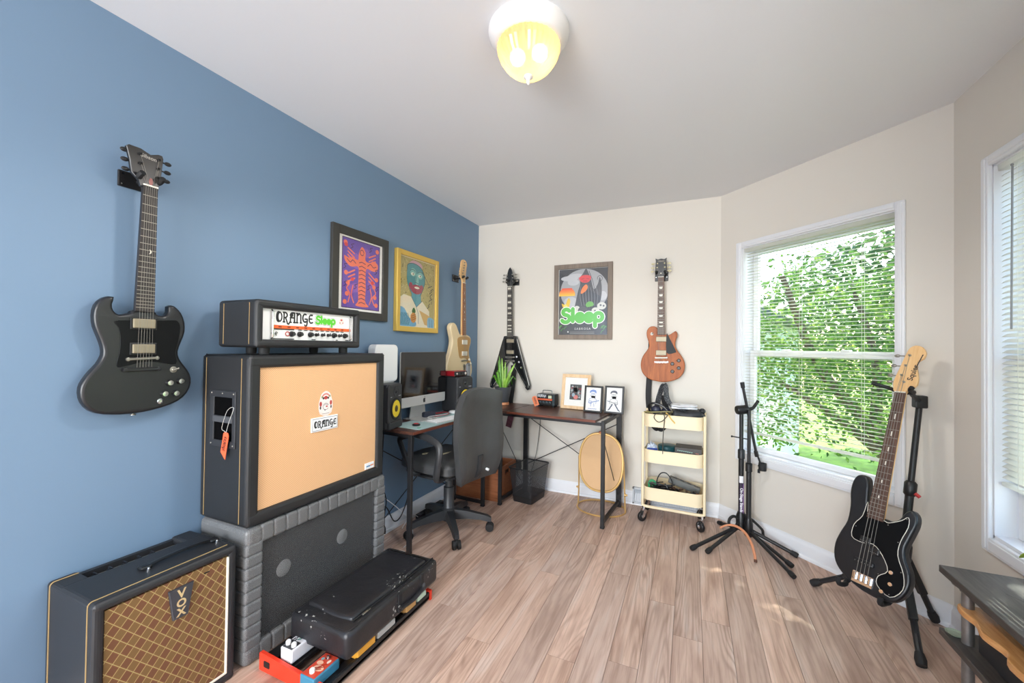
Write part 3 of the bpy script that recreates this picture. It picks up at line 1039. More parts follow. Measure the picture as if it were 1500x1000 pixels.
P = dict(fy=-.062, by=-.026, body=sh(sg_body, OX, OZ), m_body=M_SATINBLACK, bev=.010, grow=.004, sm=2,
         nut=(.005, .818), heel=(.004, .363), wn=.043, wh=.056, ny=-.088, m_board=M_DARKBOARD, m_neck=M_SATINBLACK, m_head=M_SATINBLACK,
         head=sh([(.786, 1.832), (.780, 1.852), (.760, 1.872), (.754, 1.917), (.744, 1.958), (.752, 1.966), (.785, 1.966), (.815, 1.955), (.838, 1.966), (.850, 1.966), (.854, 1.955), (.850, 1.915), (.847, 1.872), (.842, 1.852), (.840, 1.832)], OX, OZ),
         tuners=[(-.028, .925, -.040), (-.026, .892, -.040), (-.023, .859, -.040), (.028, .925, .034), (.027, .892, .034), (.025, .859, .034)],
         guards=[(sh([(.732, 1.343), (.78, 1.349), (.85, 1.352), (.905, 1.357), (.922, 1.353), (.930, 1.329), (.924, 1.276), (.915, 1.233), (.918, 1.188), (.855, 1.198), (.813, 1.199), (.759, 1.184), (.740, 1.188), (.747, 1.234), (.749, 1.278), (.744, 1.32)], OX, OZ), M_GLOSSGUARD)],
         pickups=[(-.029, .038, .302, .336, M_PICKCOVER, True), (-.029, .038, .211, .244, M_PICKCOVER, True)],
         bars=[(-.040, .190, .045, .193, .011, .010, M_NICKEL, 'bridge'), (-.048, .153, .050, .153, .012, .014, M_BLACK, 'tailpiece')],
         knobs=[(.088, .097, .0115, .011, M_BLACK, M_CHROME), (.124, .101, .0115, .011, M_BLACK, M_CHROME), (.072, .057, .0115, .011, M_BLACK, M_CHROME), (.109, .055, .0115, .011, M_BLACK, M_CHROME)],
         switches=[(.101, .147)], jacks=[(.060, .030)], strend=(.003, .160), button=(-.012, .0), m_tuner=M_BLACK)
sgr, _, hd = guitar('electric_guitar', 'black double-horned electric guitar hanging on the blue wall above the brown amplifier', (LW, OX, OZ), 90, P)
a = Art(-.0845); a.text('aaa6a0', 'Gibson', -.004, .917, .018, .0004, rot=-4); a.obj('lettering', hd)
g = G(); g.prism(ell(.006, .836, .006, .014, 14), -.0855, -.083); g.obj('truss_rod_cover', mat('pink_mark', 'a8706c', .5), hd)
g = G(); g.prism(smooth([(.009, .59), (.014, .585), (.014, .577), (.008, .573), (.011, .579), (.011, .584)], 2), -.0815, -.078); g.obj('inlay', M_IVORY, sgr)
hanger('black wall hanger holding the headstock of the black double-horned guitar', (LW, .812, 1.85), 90, .0, .012, .088, plate=(-.058, .042, -.028, .030))

# ---- cream offset guitar near the corner
jz = [(3.060, 1.372), (3.045, 1.362), (3.018, 1.378), (2.990, 1.414), (2.962, 1.450), (2.925, 1.466), (2.890, 1.456), (2.872, 1.424), (2.884, 1.378), (2.900, 1.335), (2.902, 1.291), (2.878, 1.222),
      (2.840, 1.151), (2.820, 1.099), (2.822, 1.046), (2.850, 1.012), (2.898, .994), (2.97, .985), (3.06, .978), (3.14, .974), (3.200, .985), (3.236, 1.02), (3.244, 1.07), (3.228, 1.120), (3.200, 1.165), (3.184, 1.212), (3.194, 1.262), (3.212, 1.300), (3.214, 1.335), (3.196, 1.357), (3.168, 1.366), (3.135, 1.372)]
OX, OZ = 3.05, .975
P = dict(fy=-.072, by=-.030, body=sh(jz, OX, OZ), m_body=M_CREAMBODY, bev=.009, nut=(.0, .842), heel=(.030, .390), wn=.042, wh=.056, ny=-.092,
         m_board=M_ROASTED, m_neck=M_MAPLE, m_head=M_MAPLE, scale=.648,
         head=sh(smooth([(3.028, 1.815), (3.018, 1.845), (2.990, 1.868), (2.984, 1.905), (2.998, 1.955), (3.008, 2.000), (3.040, 2.020), (3.080, 2.012), (3.098, 1.985), (3.090, 1.955), (3.082, 1.91), (3.076, 1.86), (3.072, 1.815)], 3), OX, OZ),
         tuners=[(-.036 + .007 * k, .900 + .024 * k, -.030) for k in range(6)], m_tuner=M_NICKEL,
         guards=[(sh([(3.04, 1.352), (3.10, 1.358), (3.160, 1.352), (3.195, 1.340), (3.200, 1.312), (3.180, 1.265), (3.166, 1.212), (3.176, 1.165), (3.205, 1.115), (3.190, 1.085), (3.160, 1.10), (3.135, 1.15), (3.10, 1.168), (3.03, 1.165), (3.005, 1.20), (2.985, 1.27), (2.980, 1.325), (3.0, 1.345)], OX, OZ), M_TAN)],
         pickups=[(.0, .085, .310, .350, M_IVORY, False), (.0, .085, .212, .250, M_IVORY, False)],
         bars=[(.0, .168, .085, .168, .012, .012, M_NICKEL, 'bridge'), (.045, .120, .045, .06, .03, .006, M_NICKEL, 'tremolo_plate')],
         knobs=[(.128, .175, .010, .012, M_IVORY, None), (.150, .140, .010, .012, M_IVORY, None)], strend=(.040, .168), inlay=(3, 5, 7, 9, 12), iw=.08)
guitar('electric_guitar', 'cream offset-body guitar with tan pickguard hanging near the blue wall corner', (LW, OX, OZ), 90, P)
hanger('black wall hanger under the tan headstock of the cream guitar', (LW, 3.05, 1.85), 90, .0, .010, .090, plate=(-.058, .042, -.03, .03))

# ---- black V-shaped guitar on the cream wall
OX, OZ = -1.52, .87
vb = [(-.062, .497), (.0, .503), (.062, .497), (.082, .44), (.202, .055), (.198, .020), (.178, .010), (.160, .024), (.020, .255), (.0, .270), (-.020, .255), (-.160, .024), (-.178, .010), (-.198, .020), (-.202, .055), (-.082, .44)]
P = dict(fy=-.060, by=-.022, body=vb, m_body=M_EBONY, bev=.006, sm=1, nut=(.0, .950), heel=(.001, .490), wn=.044, wh=.054, ny=-.084, m_board=M_DARKBOARD, m_neck=M_EBONY, m_head=M_EBONY,
         head=[(-.022, .95), (-.028, .975), (-.044, .992), (-.034, 1.04), (-.016, 1.105), (.0, 1.128), (.016, 1.105), (.034, 1.04), (.044, .992), (.028, .975), (.022, .95)],
         tuners=[(-.025, 1.06, -.035), (-.029, 1.03, -.035), (-.032, 1.00, -.035), (.025, 1.06, .035), (.029, 1.03, .035), (.032, 1.00, .035)], m_tuner=M_NICKEL,
         guards=[([(-.045, .475), (.045, .475), (.075, .40), (.10, .32), (.15, .15), (.165, .09), (.14, .11), (.06, .24), (.03, .30), (-.04, .31)], M_GLOSSGUARD)],
         pickups=[(-.030, .042, .438, .470, M_PICKCOVER, True), (-.030, .042, .335, .367, M_PICKCOVER, True)],
         bars=[(-.035, .305, .045, .305, .010, .010, M_NICKEL, 'bridge'), (-.04, .270, .045, .270, .010, .010, M_NICKEL, 'tailpiece')],
         knobs=[(.072, .310, .011, .011, M_BLACK, M_CHROME), (.096, .262, .011, .011, M_BLACK, M_CHROME), (.120, .212, .011, .011, M_BLACK, M_CHROME)], strend=(.004, .275),
         inlay=(1, 3, 5, 7, 9, 12, 15, 17, 19), iw=.36, button=None)
vr, vbd, _ = guitar('electric_guitar', 'black V-shaped electric guitar hanging on the cream wall behind the potted plant', (OX, BY, OZ), 0, P)
g = G()
for s in (-1, 1):
    g.tube([(s * .072, -.0605, .470), (s * .190, -.0605, .070), (s * .186, -.0605, .035)], .0016, 4)
    g.tube([(s * .160, -.0605, .040), (s * .022, -.0605, .262)], .0016, 4)
g.obj('edge_binding', M_IVORY, vbd)
hanger('black wall hanger behind the headstock of the black V guitar', (OX, BY, 1.84), 0, .014, .028, .082)

# ---- worn brown single-cut guitar on the cream wall
lp = [(-.240, 1.383), (-.238, 1.424), (-.262, 1.446), (-.298, 1.442), (-.319, 1.414), (-.322, 1.375), (-.311, 1.335), (-.302, 1.294), (-.317, 1.258), (-.350, 1.208), (-.365, 1.150), (-.360, 1.098), (-.337, 1.056), (-.290, 1.024),
      (-.203, 1.008), (-.140, 1.018), (-.084, 1.042), (-.050, 1.085), (-.040, 1.140), (-.052, 1.195), (-.085, 1.245), (-.108, 1.285), (-.108, 1.330), (-.094, 1.375), (-.104, 1.408), (-.128, 1.396), (-.155, 1.378), (-.185, 1.383)]
OX, OZ = -.205, 1.008
P = dict(fy=-.066, by=-.022, body=sh(lp, OX, OZ), m_body=M_MAHOG, bev=.006, nut=(-.012, .824), heel=(-.008, .370), wn=.043, wh=.056, ny=-.090, m_board=M_ROSE, m_neck=M_MAHOG, m_head=M_BLACK,
         head=sh([(-.238, 1.832), (-.246, 1.852), (-.262, 1.874), (-.255, 1.960), (-.259, 1.982), (-.240, 1.972), (-.217, 1.978), (-.194, 1.972), (-.175, 1.982), (-.179, 1.960), (-.172, 1.874), (-.188, 1.852), (-.196, 1.832)], OX, OZ),
         tuners=[(-.038, .932, -.036), (-.040, .900, -.036), (-.042, .872, -.036), (.014, .932, .036), (.016, .900, .036), (.018, .872, .036)], m_tuner=mat('aged_ivory_button', 'd9cfa8', .4),
         guards=[(sh([(-.172, 1.385), (-.155, 1.362), (-.125, 1.30), (-.103, 1.252), (-.112, 1.240), (-.172, 1.240)], OX, OZ), M_GLOSSGUARD)],
         pickups=[(-.046, .032, .317, .357, M_PICKCOVER, False), (-.046, .032, .210, .250, M_PICKCOVER, False)],
         bars=[(-.046, .190, .036, .192, .012, .012, M_NICKEL, 'bridge'), (-.049, .156, .042, .158, .012, .013, M_CHROME, 'tailpiece')],
         knobs=[(.076, .146, .013, .012, M_BLACK, None), (.122, .172, .013, .012, M_BLACK, None), (.122, .114, .013, .012, M_BLACK, None), (.077, .086, .013, .012, M_BLACK, None)],
         switches=[(-.077, .379)], strend=(-.006, .165), inlay=(3, 5, 7, 9, 12, 15, 17), iw=.30, itaper=.7)
lpr, _, hd = guitar('electric_guitar', 'worn brown single-cut guitar hanging on the cream wall above the wheeled cart', (OX, BY, OZ), 0, P)
a = Art(-.0865); a.text('a8a090', 'Gibson', -.012, .945, .017, .0003); a.rect('cfc8b8', -.018, -.006, .85, .858); a.obj('lettering', hd)
hanger('black wall hanger behind the headstock of the brown single-cut guitar', (OX, BY, 1.85), 0, -.012, .012, .088, plate=(-.05, .05, -.05, .03))
# its strap: over the back of the body, down behind the cart and round in a loop below the top tray
M_STRAP = mat('black_webbing', '1c1c1e', .7, bump=.3, bscale=400)
st = thing('guitar_strap', 'black strap of the brown guitar, looping down behind the cart', 'strap', (-.30, BY, .70))
def ribbon(path, w, th, side=(1, 0, 0)):
    g = G(); S = Vector(side); vs, fs = [], []
    P_ = [Vector(p) for p in path]
    for i, p in enumerate(P_):
        d = (P_[min(i + 1, len(P_) - 1)] - P_[max(i - 1, 0)]).normalized()
        sd = (S - d * S.dot(d)).normalized(); nn = d.cross(sd)
        vs += [p - sd * w / 2 - nn * th / 2, p + sd * w / 2 - nn * th / 2, p + sd * w / 2 + nn * th / 2, p - sd * w / 2 + nn * th / 2]
    for i in range(len(P_) - 1):
        for k in range(4):
            fs.append((i * 4 + k, i * 4 + (k + 1) % 4, i * 4 + 4 + (k + 1) % 4, i * 4 + 4 + k))
    fs += [(3, 2, 1, 0), tuple((len(P_) - 1) * 4 + k for k in range(4))]
    return g.add(vs, fs)
g = ribbon(smooth([(.012, -.012, .74), (.006, -.010, .55), (-.002, -.030, .36), (-.008, -.040, .20), (.0, -.036, .08), (.02, -.030, -.02), (.06, -.024, -.07), (.11, -.018, -.05), (.13, -.014, .06), (.10, -.010, .20)], 6, False), .042, .003)
g.obj('webbing', M_STRAP, st)
st = thing('guitar_strap', 'dark patterned strap hanging from the V guitar behind the pot', 'strap', (-1.53, BY, .60))
g = ribbon(smooth([(.030, -.014, .50), (.036, -.03, .38), (.034, -.05, .28), (.026, -.06, .20), (.020, -.055, .12)], 6, False), .05, .004)
g.obj('webbing', M_STRAP, st)
g = ribbon(smooth([(.020, -.055, .12), (.024, -.045, .06), (.010, -.04, -.01), (-.006, -.035, -.07)], 6, False), .055, .006); g.obj('strap_end', mat('maroon_leather', '5c2f3c', .5, var=.5, vscale=60), st, label='maroon patterned leather end')

# ---- black bass on its stand by the slanted window
BB = Vector((0.705, 2.279, 0.276))
A3 = Vector((0.22436827, 0.22436827, 0.94832366)); N3 = Vector((-0.67056609, -0.67056609, 0.31730466)); X3 = Vector((S2, -S2, 0))
Y3 = -N3
MBASS = Matrix(((X3.x, Y3.x, A3.x, BB.x), (X3.y, Y3.y, A3.y, BB.y), (X3.z, Y3.z, A3.z, BB.z), (0, 0, 0, 1)))
bb = [(-.078, .436), (-.100, .425), (-.113, .392), (-.114, .340), (-.104, .282), (-.104, .210), (-.122, .150), (-.134, .091), (-.126, .030), (-.098, -.012), (-.050, -.040), (.0, -.056), (.06, -.060), (.110, -.044), (.140, -.004), (.152, .045),
      (.146, .090), (.126, .134), (.118, .178), (.130, .235), (.140, .286), (.136, .322), (.118, .340), (.098, .325), (.082, .290), (.062, .272), (.034, .272), (-.026, .272), (-.036, .300), (-.042, .352), (-.048, .402), (-.058, .430)]
P = dict(fy=.0, by=.044, body=bb, m_body=M_SATINBLACK, bev=.009, nut=(.008, .846), heel=(.003, .255), wn=.040, wh=.060, ny=-.014, m_board=M_ROSE, m_neck=M_MAPLE, m_head=M_MAPLE, scale=.864, nfret=20,
         head=smooth([(-.014, .846), (-.024, .870), (-.027, .900), (-.014, .965), (.000, 1.035), (.010, 1.066), (.030, 1.078), (.056, 1.070), (.071, 1.042), (.066, 1.014), (.048, .998), (.050, .965), (.060, .925), (.060, .888), (.044, .868), (.030, .858), (.028, .846)], 2),
         tuners=[(.017, 1.028, -.052), (.009, .978, -.050), (.001, .930, -.048), (.014, .898, -.060)], m_tuner=M_NICKEL,
         guards=[([(-.036, .320), (-.045, .253), (-.070, .205), (-.070, .150), (-.030, .140), (.012, .150), (.050, .120), (.078, .066), (.050, .030), (.052, -.006), (.099, -.030), (.134, .018), (.128, .077), (.100, .140), (.100, .200), (.116, .266), (.112, .306), (.092, .285), (.052, .259), (.030, .262), (-.025, .262)], M_GLOSSGUARD)],
         pickups=[(-.036, .002, .142, .168, M_BLACK, False), (.002, .040, .108, .134, M_BLACK, False), (-.044, .030, .052, .070, M_BLACK, False)],
         bars=[], knobs=[(.094, .066, .009, .016, M_CHROME, None), (.098, .020, .009, .016, M_CHROME, None), (.074, -.022, .009, .016, M_CHROME, None)], strend=(-.003, .0), nstr=4, sw=.057, sr=.0009, sh=.012, inlay=(3, 5, 7, 9, 12, 15), iw=.06)
bass, bbody, bhead = guitar('bass_guitar', 'black bass with light maple headstock leaning on a stand by the window', (0, 0, 0), 0, P, rot=MBASS)
g = G(); g.prism(rrect(-.042, .036, -.034, .012, .003), -.004, .0, bev=.001, seg=1)
for k in range(4): g.box(-.036 + k * .0185, -.024 + k * .0185, -.012, -.003, -.022, .008, bev=.002)
g.obj('bridge', M_CHROME, bass)
g = G()
gp = P['guards'][0][0]
pp = smooth(gp, 3)
g.tube([(p[0], -.0022, p[1]) for p in grow(pp, .0008)], .0014, 4, closed=True); g.obj('guard_edge', M_IVORY, bass)
g = G()
for p in gp[::2]:
    q = Vector((.025, .13)) - Vector(p); q = Vector(p) + q.normalized() * .009
    g.lathe([(.0022, 0), (.0015, .001)], 6, at(q.x, -.0026, q.y, YF))
g.obj('guard_screw', M_STEEL, bass, kind='stuff')
a = Art(-.0105)
a.text('2a2420', 'Squier', .042, .905, .030, .0006, 'LEFT', rot=80)
a.strokes('2a2420', [[(.046 + .0022 * k, .966 + .0085 * k), (.0475 + .0022 * k, .972 + .0085 * k)] for k in range(8)], .0045, 3)
a.obj('lettering', bhead)
# ================================================================== amplifiers along the blue wall
def tolex(name, col):
    t = NT(name)
    v = t.coord()
    n = t.noise(v, 420, 3, .7); n2 = t.noise(v, 6, 3, .6)
    c = lin(col)
    t.l(t.mix(n2, tuple(k * .82 for k in c[:3]) + (1,), tuple(min(1, k * 1.25) for k in c[:3]) + (1,)), t.b.inputs['Base Color'])
    t.b.inputs['Roughness'].default_value = .48
    t.bump(n, .35, .0012)
    return t.m
M_TOLEX = tolex('charcoal_vinyl_cover', '1f2022')
M_TOLEX2 = tolex('worn_black_vinyl_cover', '242528')
def cloth(name, a, b, pitch):
    t = NT(name)
    tc = t.n('TexCoord'); sp = t.n('SeparateXYZ'); t.l(tc.outputs['Object'], sp.inputs[0])
    sx = t.math('SINE', t.math('MULTIPLY', sp.outputs[0], 2 * pi / pitch)); sz = t.math('SINE', t.math('MULTIPLY', sp.outputs[2], 2 * pi / pitch))
    f = t.math('ADD', t.math('MULTIPLY', t.math('MULTIPLY', sx, sz), .5), .5)
    t.l(t.mix(f, lin(a), lin(b)), t.b.inputs['Base Color'])
    t.b.inputs['Roughness'].default_value = .85
    t.bump(f, .4, .001)
    return t.m
M_BASKET = cloth('tan_basket_weave', 'd09a6a', 'f3c89a', .0085)
M_PIPING = M_GOLDP
M_CORNER = mat('corner_plastic', '2a2b2e', .5)
XF = -1.580                                    # plane of the cabinet fronts
def cab_shell(g, w, d, z0, z1, t, r, lip=.022):
    """open-fronted box, rounded edges; front at y=0"""
    g.box(0, t, .0012, d, z0 + .0012, z1 - .0012, bev=r, seg=3); g.box(w - t, w, .0012, d - .0006, z0 + .0012, z1 - .0012, bev=r, seg=3)
    g.box(.0012, w - .0012, 0, d - .0012, z1 - t, z1, bev=r, seg=3); g.box(.0012, w - .0012, 0, d - .0012, z0, z0 + t, bev=r, seg=3)
    g.box(t * .5, w - t * .5, d * .5, d - .004, z0 + t * .5, z1 - t * .5)
# ---- big two-tone cabinet with tan cloth
CZ0, CZ1, CW, CD = .545, 1.225, .772, .305
cab = thing('speaker_cabinet', 'large charcoal speaker cabinet with tan woven grille, standing on the grey padded cabinet', 'amplifier', (XF, 1.042, CZ0), 90)
H = CZ1 - CZ0
g = G(); cab_shell(g, CW, CD, 0, H, .052, .014)
g.obj('shell', M_TOLEX, cab)
g = G(); g.box(.05, CW - .05, .016, .034, .05, H - .05); g.obj('grille_cloth', M_BASKET, cab)
for side in (-1, 1):
    xx = -.0008 if side < 0 else CW + .0008
    for yy in (.045, .272):
        g = G(); g.tube([(xx, yy, .014), (xx, yy, H - .014)], .0014, 6); g.obj('gold_piping', M_PIPING, cab)
g = G()
for x0, x1 in ((-.002, .024), (CW - .024, CW + .002)):
    for z0, z1 in ((-.001, .024), (H - .024, H + .002)):
        for y0, y1 in ((-.002, .026), (CD - .026, CD + .001)):
            b = bmesh.new(); bmesh.ops.create_cube(b, size=1)
            for v in b.verts: v.co = Vector(((x0 + x1) / 2 + v.co.x * (x1 - x0), (y0 + y1) / 2 + v.co.y * (y1 - y0), (z0 + z1) / 2 + v.co.z * (z1 - z0)))
            bmesh.ops.bevel(b, geom=list(b.edges), offset=.012, segments=3, affect='EDGES')
            c = G().addbm(b); c.wn = True; c.obj('corner_protector', M_CORNER, cab)
# flat side handle with its bar (on the side that faces the camera)
hz0, hz1, hy0, hy1 = .305, .535, .072, .236
g = G()
for a_, b_, c_, d_ in ((hy0, hy1, hz1 - .028, hz1), (hy0, hy1, hz0, hz0 + .028), (hy0 + .0006, hy0 + .022, hz0 + .024, hz1 - .024), (hy1 - .026, hy1 - .0006, hz0 + .024, hz1 - .024)):
    g.box(-.006 + (.0008 if a_ != hy0 or b_ != hy1 else 0), .004, a_, b_, c_, d_, bev=.003)
hd = g.obj('handle_plate', M_CORNER, cab)
g = G(); g.box(-.0015, .003, hy0 + .022, hy1 - .026, hz0 + .028, hz1 - .028); g.obj('recess_shade_sheet', mat('painted_recess_shade', '060607', .95, spec=.05), hd)  # flat near-black sheet, the shade of a recess put into its colour
g = G(); g.box(-.008, .002, hy0 + .018, hy1 - .022, .405, .432, bev=.004); g.obj('handle_bar', mat('handle_bar_grey', '47484b', .45), hd)
g = G()
for yy, zz in ((hy0 + .012, hz1 - .012), (hy1 - .012, hz1 - .012), (hy0 + .012, hz0 + .012), (hy1 - .012, hz0 + .012), (.154, hz1 - .012)):
    g.ball((-.0062, yy, zz), (.0015, .0035, .0035), 8)
g.obj('screw', M_NICKEL, hd)
# maker's plate and crest on the cloth, model plate in the corner
a = Art(.0150)
g = G(); g.box(.300, .452, .010, .018, .318, .384, bev=.002, seg=1); pl = g.obj('name_plate', mat('plate_white', 'f1f2f4', .35), cab)
a = Art(.0098)
a.strokes('30343a', [[(.305, .324), (.447, .324), (.447, .378), (.305, .378), (.305, .324)]], .0016, 3)
ornate(a, '16171a', .314, .334, .0345); a.obj('lettering', pl)
a = Art(.0158)
cx, cz = .382, .448
a.poly('efe6e2', smooth([(cx - .030, cz - .050), (cx - .040, cz - .030), (cx - .040, cz + .000), (cx - .034, cz + .020), (cx - .024, cz + .044), (cx, cz + .056), (cx + .024, cz + .044), (cx + .034, cz + .020), (cx + .040, cz), (cx + .040, cz - .030), (cx + .030, cz - .050), (cx, cz - .058)], 3))
a.poly('d98c86', arc(cx, cz + .020, .026, .026, 20, 160)); a.poly('fbf7f2', arc(cx, cz + .016, .019, .022, 10, 170))
a.polys('b8453f', [ell(cx, cz + .024, .011, .009, 14), ell(cx - .029, cz - .004, .007, .012, 12), ell(cx + .030, cz - .002, .007, .012, 12), ell(cx + .006, cz - .018, .006, .004, 10)])
a.polys('2c2a2c', [ell(cx - .014, cz + .022, .005, .006, 10), ell(cx + .014, cz + .022, .005, .006, 10), ell(cx - .030, cz - .022, .004, .008, 10), ell(cx + .031, cz - .022, .004, .008, 10), ell(cx - .004, cz - .034, .003, .004, 10)])
a.strokes('3a3a3e', [arc(cx, cz - .018, .016, .016, 20, 330), arc(cx, cz - .014, .010, .006, 20, 160)], .0018, 3)
a.polys('7f9a5c', [ell(cx - .022, cz + .028, .004, .006, 10), ell(cx + .023, cz + .030, .004, .006, 10)])
a.poly('e9dcd4', smooth([(cx - .034, cz - .050), (cx, cz - .064), (cx + .034, cz - .050), (cx + .030, cz - .042), (cx, cz - .052), (cx - .030, cz - .042)], 3))
a.strokes('8f8684', [[(cx - .020, cz - .051), (cx + .020, cz - .051)]], .002, 3)
a.obj('crest_emblem', cab)
g = G(); g.box(CW - .128, CW - .064, .011, .018, .056, .088, bev=.001, seg=1); pl = g.obj('corner_plate', mat('plate_white2', 'eef0f2', .4), cab)
a = Art(.0108); a.strokes('4a86b8', [[(CW - .118 + .0042 * k, .0705), (CW - .1155 + .0042 * k, .0715)] for k in range(6)], .007, 3); a.strokes('e5803e', [[(CW - .090 + .004 * k, .0720), (CW - .0875 + .004 * k, .0728)] for k in range(5)], .0065, 3); a.obj('lettering', pl)
# orange swing tag
M_TAG = mat('orange_card_tag', 'e8623a', .55)
tg = thing('price_tag', 'orange pointed tag on a white string hanging from the side handle of the large cabinet', 'tag', (XF - .108, 1.034, CZ0 + .342), 90)
q = Matrix.Rotation(radians(90), 4, 'Z') @ Matrix.Rotation(radians(-14), 4, 'Y')
g = G(); g.prism([(-.017, .0), (-.017, -.076), (.017, -.098), (.017, .0), (.010, .010), (-.010, .010)], -.0008, .0008, mx=at(-.008, 0, .02) @ Matrix.Rotation(radians(-90), 4, 'Z') @ Matrix.Rotation(radians(12), 4, 'Y')); tb = g.obj('card', M_TAG, tg)
a = Art(-.0012); a.strokes('3a1d14', tf(SLEEP[:1], 0, 0, .0001), .0001, 2)
a = Art(-.0012); ornate(a, '3a1d14', 0, 0, .016)
a.v = [(p[2] - .008, p[1], -p[0] - .008) for p in a.v]
a.obj('lettering', tb, flip=at(-.008, 0, .02) @ Matrix.Rotation(radians(-90), 4, 'Z') @ Matrix.Rotation(radians(12), 4, 'Y'))
g = G(); g.tube(smooth([(-.008, .0, .03), (-.010, -.020, .075), (-.009, -.045, .130), (-.006, .0, .115), (-.004, .035, .045), (-.010, .010, .035), (-.008, 0, .03)], 4, False), .0008, 4); g.obj('string', mat('white_string', 'dcdad4', .7), tg)

# ---- amplifier head on top
HZ, HW, HH, HD = CZ1 + .030, .560, .196, .245
head = thing('amplifier_head', 'charcoal amplifier head with white control panel, on top of the large cabinet', 'amplifier', (XF + .0, 1.066, CZ1), 90)
g = G(); cab_shell(g, HW, HD, .030, .030 + HH, .034, .013); g.obj('shell', M_TOLEX, head)
for x, y in ((.07, .05), (.115, .2), (HW - .07, .05), (HW - .12, .2)):
    g = G(); g.lathe([(.019, 0), (.021, .010), (.021, .030)], 16, at(x, y, 0.002)); g.obj('rubber_foot', M_RUBBER, head)
for xx in (-.0008, HW + .0008):
    for yy in (.042, .205):
        g = G(); g.tube([(xx, yy, .044), (xx, yy, .016 + HH)], .0013, 6); g.obj('gold_piping', M_PIPING, head)
PX0, PX1, PZ0, PZ1 = .034, HW - .034, .030 + .034, .030 + HH - .034
g = G(); g.box(PX0 - .004, PX1 + .004, .022, .034, PZ0 - .004, PZ1 + .004); panel = g.obj('control_panel', mat('panel_white', 'f3f3f1', .35), head)
for xx in (PX0 + .045, PX1 - .022):
    g = G(); g.tube([(xx, .021, PZ0 + .004), (xx, .012, PZ0 + .012), (xx, .012, PZ1 - .012), (xx, .021, PZ1 - .004)], .0042, 8); g.obj('guard_rod', M_CHROME, head)
a = Art(.0218)
ornate(a, '1b1b1d', .100, PZ1 - .056, .050)
bubble(a, .296, PZ1 - .056, .034, 'f6f6f2', '59c436', '33452f')
a.poly('f2ddd6', ell(.447, PZ1 - .030, .015, .018, 16)); a.polys('b9564e', [ell(.447, PZ1 - .024, .007, .005, 10), ell(.438, PZ1 - .038, .003, .004, 8), ell(.456, PZ1 - .038, .003, .004, 8)])
zs = PZ0 + .048
a.rect('e4642c', PX0 + .050, PX1 - .028, zs, zs + .014); a.rect('2a2320', PX0 + .050, PX0 + .150, zs - .005, zs)
a.polys('2a2320', [rrect(PX0 + .17 + .030 * k, PX0 + .188 + .030 * k, zs - .005, zs - .001, .001, 2) for k in range(9)])
a.polys('7c2f18', [rrect(PX0 + .075 + .042 * k, PX0 + .090 + .042 * k, zs + .004, zs + .010, .001, 2) for k in range(9)])
a.polys('3b3b3d', [rrect(PX0 + .05, PX0 + .15, PZ0 + .002, PZ0 + .006, .001, 2), rrect(PX0 + .24, PX0 + .262, PZ0 + .002, PZ0 + .006, .001, 2), rrect(PX0 + .38, PX0 + .392, PZ0 + .002, PZ0 + .006, .001, 2), rrect(PX0 + .44, PX0 + .462, PZ0 + .002, PZ0 + .006, .001, 2)])
a.strokes('4a4a4c', [arc(PX0 + .066, PZ0 + .026, .006, .008, 0, 300), [(PX0 + .066, PZ0 + .015), (PX0 + .066, PZ0 + .028)]], .0016, 3)
a.strokes('b23a2c', [arc(PX0 + .118, PZ0 + .026, .010, .009, 0, 360)], .004, 3)
a.obj('panel_printing', panel)
for k, xx in enumerate((.145, .185, .240, .272, .306, .340, .374, .408, .442)):
    r_ = .0125 if k in (0, 1, 2, 6, 8) else .008
    g = G(); g.lathe([(r_, 0), (r_ * .95, .006), (r_ * .7, .008), (r_ * .62, .018), (.0005, .0185)], 14, at(xx + .028, .0215, PZ0 + .026, YF)); g.box(xx + .0265, xx + .0295, .002, .008, PZ0 + .020, PZ0 + .036, bev=.001, seg=1); g.obj('knob', M_BLACK, panel)
for xx in (.082, .098):
    g = G(); g.tube([(xx, .022, PZ0 + .026), (xx, .012, PZ0 + .031)], .0022, 6); g.lathe([(.005, 0), (.005, .002)], 10, at(xx, .022, PZ0 + .026, YF)); g.obj('toggle_switch', M_CHROME, panel)

# ---- grey padded cabinet under it
def sparkle():
    t = NT('grey_sparkle_vinyl')
    v = t.coord()
    n = t.noise(v, 700, 2, .6)
    n2 = t.noise(v, 350, 3, .7)
    t.l(t.ramp(n, [(.36, '4c4d4f'), (.55, '6b6c6d'), (.70, 'a3a3a1')]), t.b.inputs['Base Color'])
    t.b.inputs['Roughness'].default_value = .42
    t.bump(n2, .25, .001)
    return t.m
M_SPARK = sparkle()
KW, KH, KD = .792, .540, .312
kus = thing('speaker_cabinet', 'grey sparkle padded speaker cabinet with black see-through grille, at the floor under the large cabinet', 'amplifier', (XF, 1.045, 0), 90)
g = G(); g.box(.012, KW - .012, .03, KD, .012, KH - .002, bev=.018, seg=3); g.obj('box', M_SPARK, kus)
RB = .072
def pleat(name, x0, x1, y0, y1, z0, z1, bev):
    g = G(); g.box(x0, x1, y0, y1, z0, z1, bev=bev, seg=3); return g.obj(name, M_SPARK, kus)
nv = 9
ph = (KH - 2 * RB + .02) / nv
src = pleat('padded_roll', -RB / 2, RB / 2, 0, KD - .01, -ph / 2 - .0015, ph / 2 + .0015, .011)
src.location = (RB / 2, 0, RB - .01 + ph / 2)
for s_ in (0, 1):
    for k in range(nv):
        if s_ == 0 and k == 0: continue
        inst(src, 'padded_roll', kus, (RB / 2 if s_ == 0 else KW - RB / 2, 0, RB - .01 + ph * (k + .5)))
nh = 12
pw = (KW - 2 * RB + .02) / nh
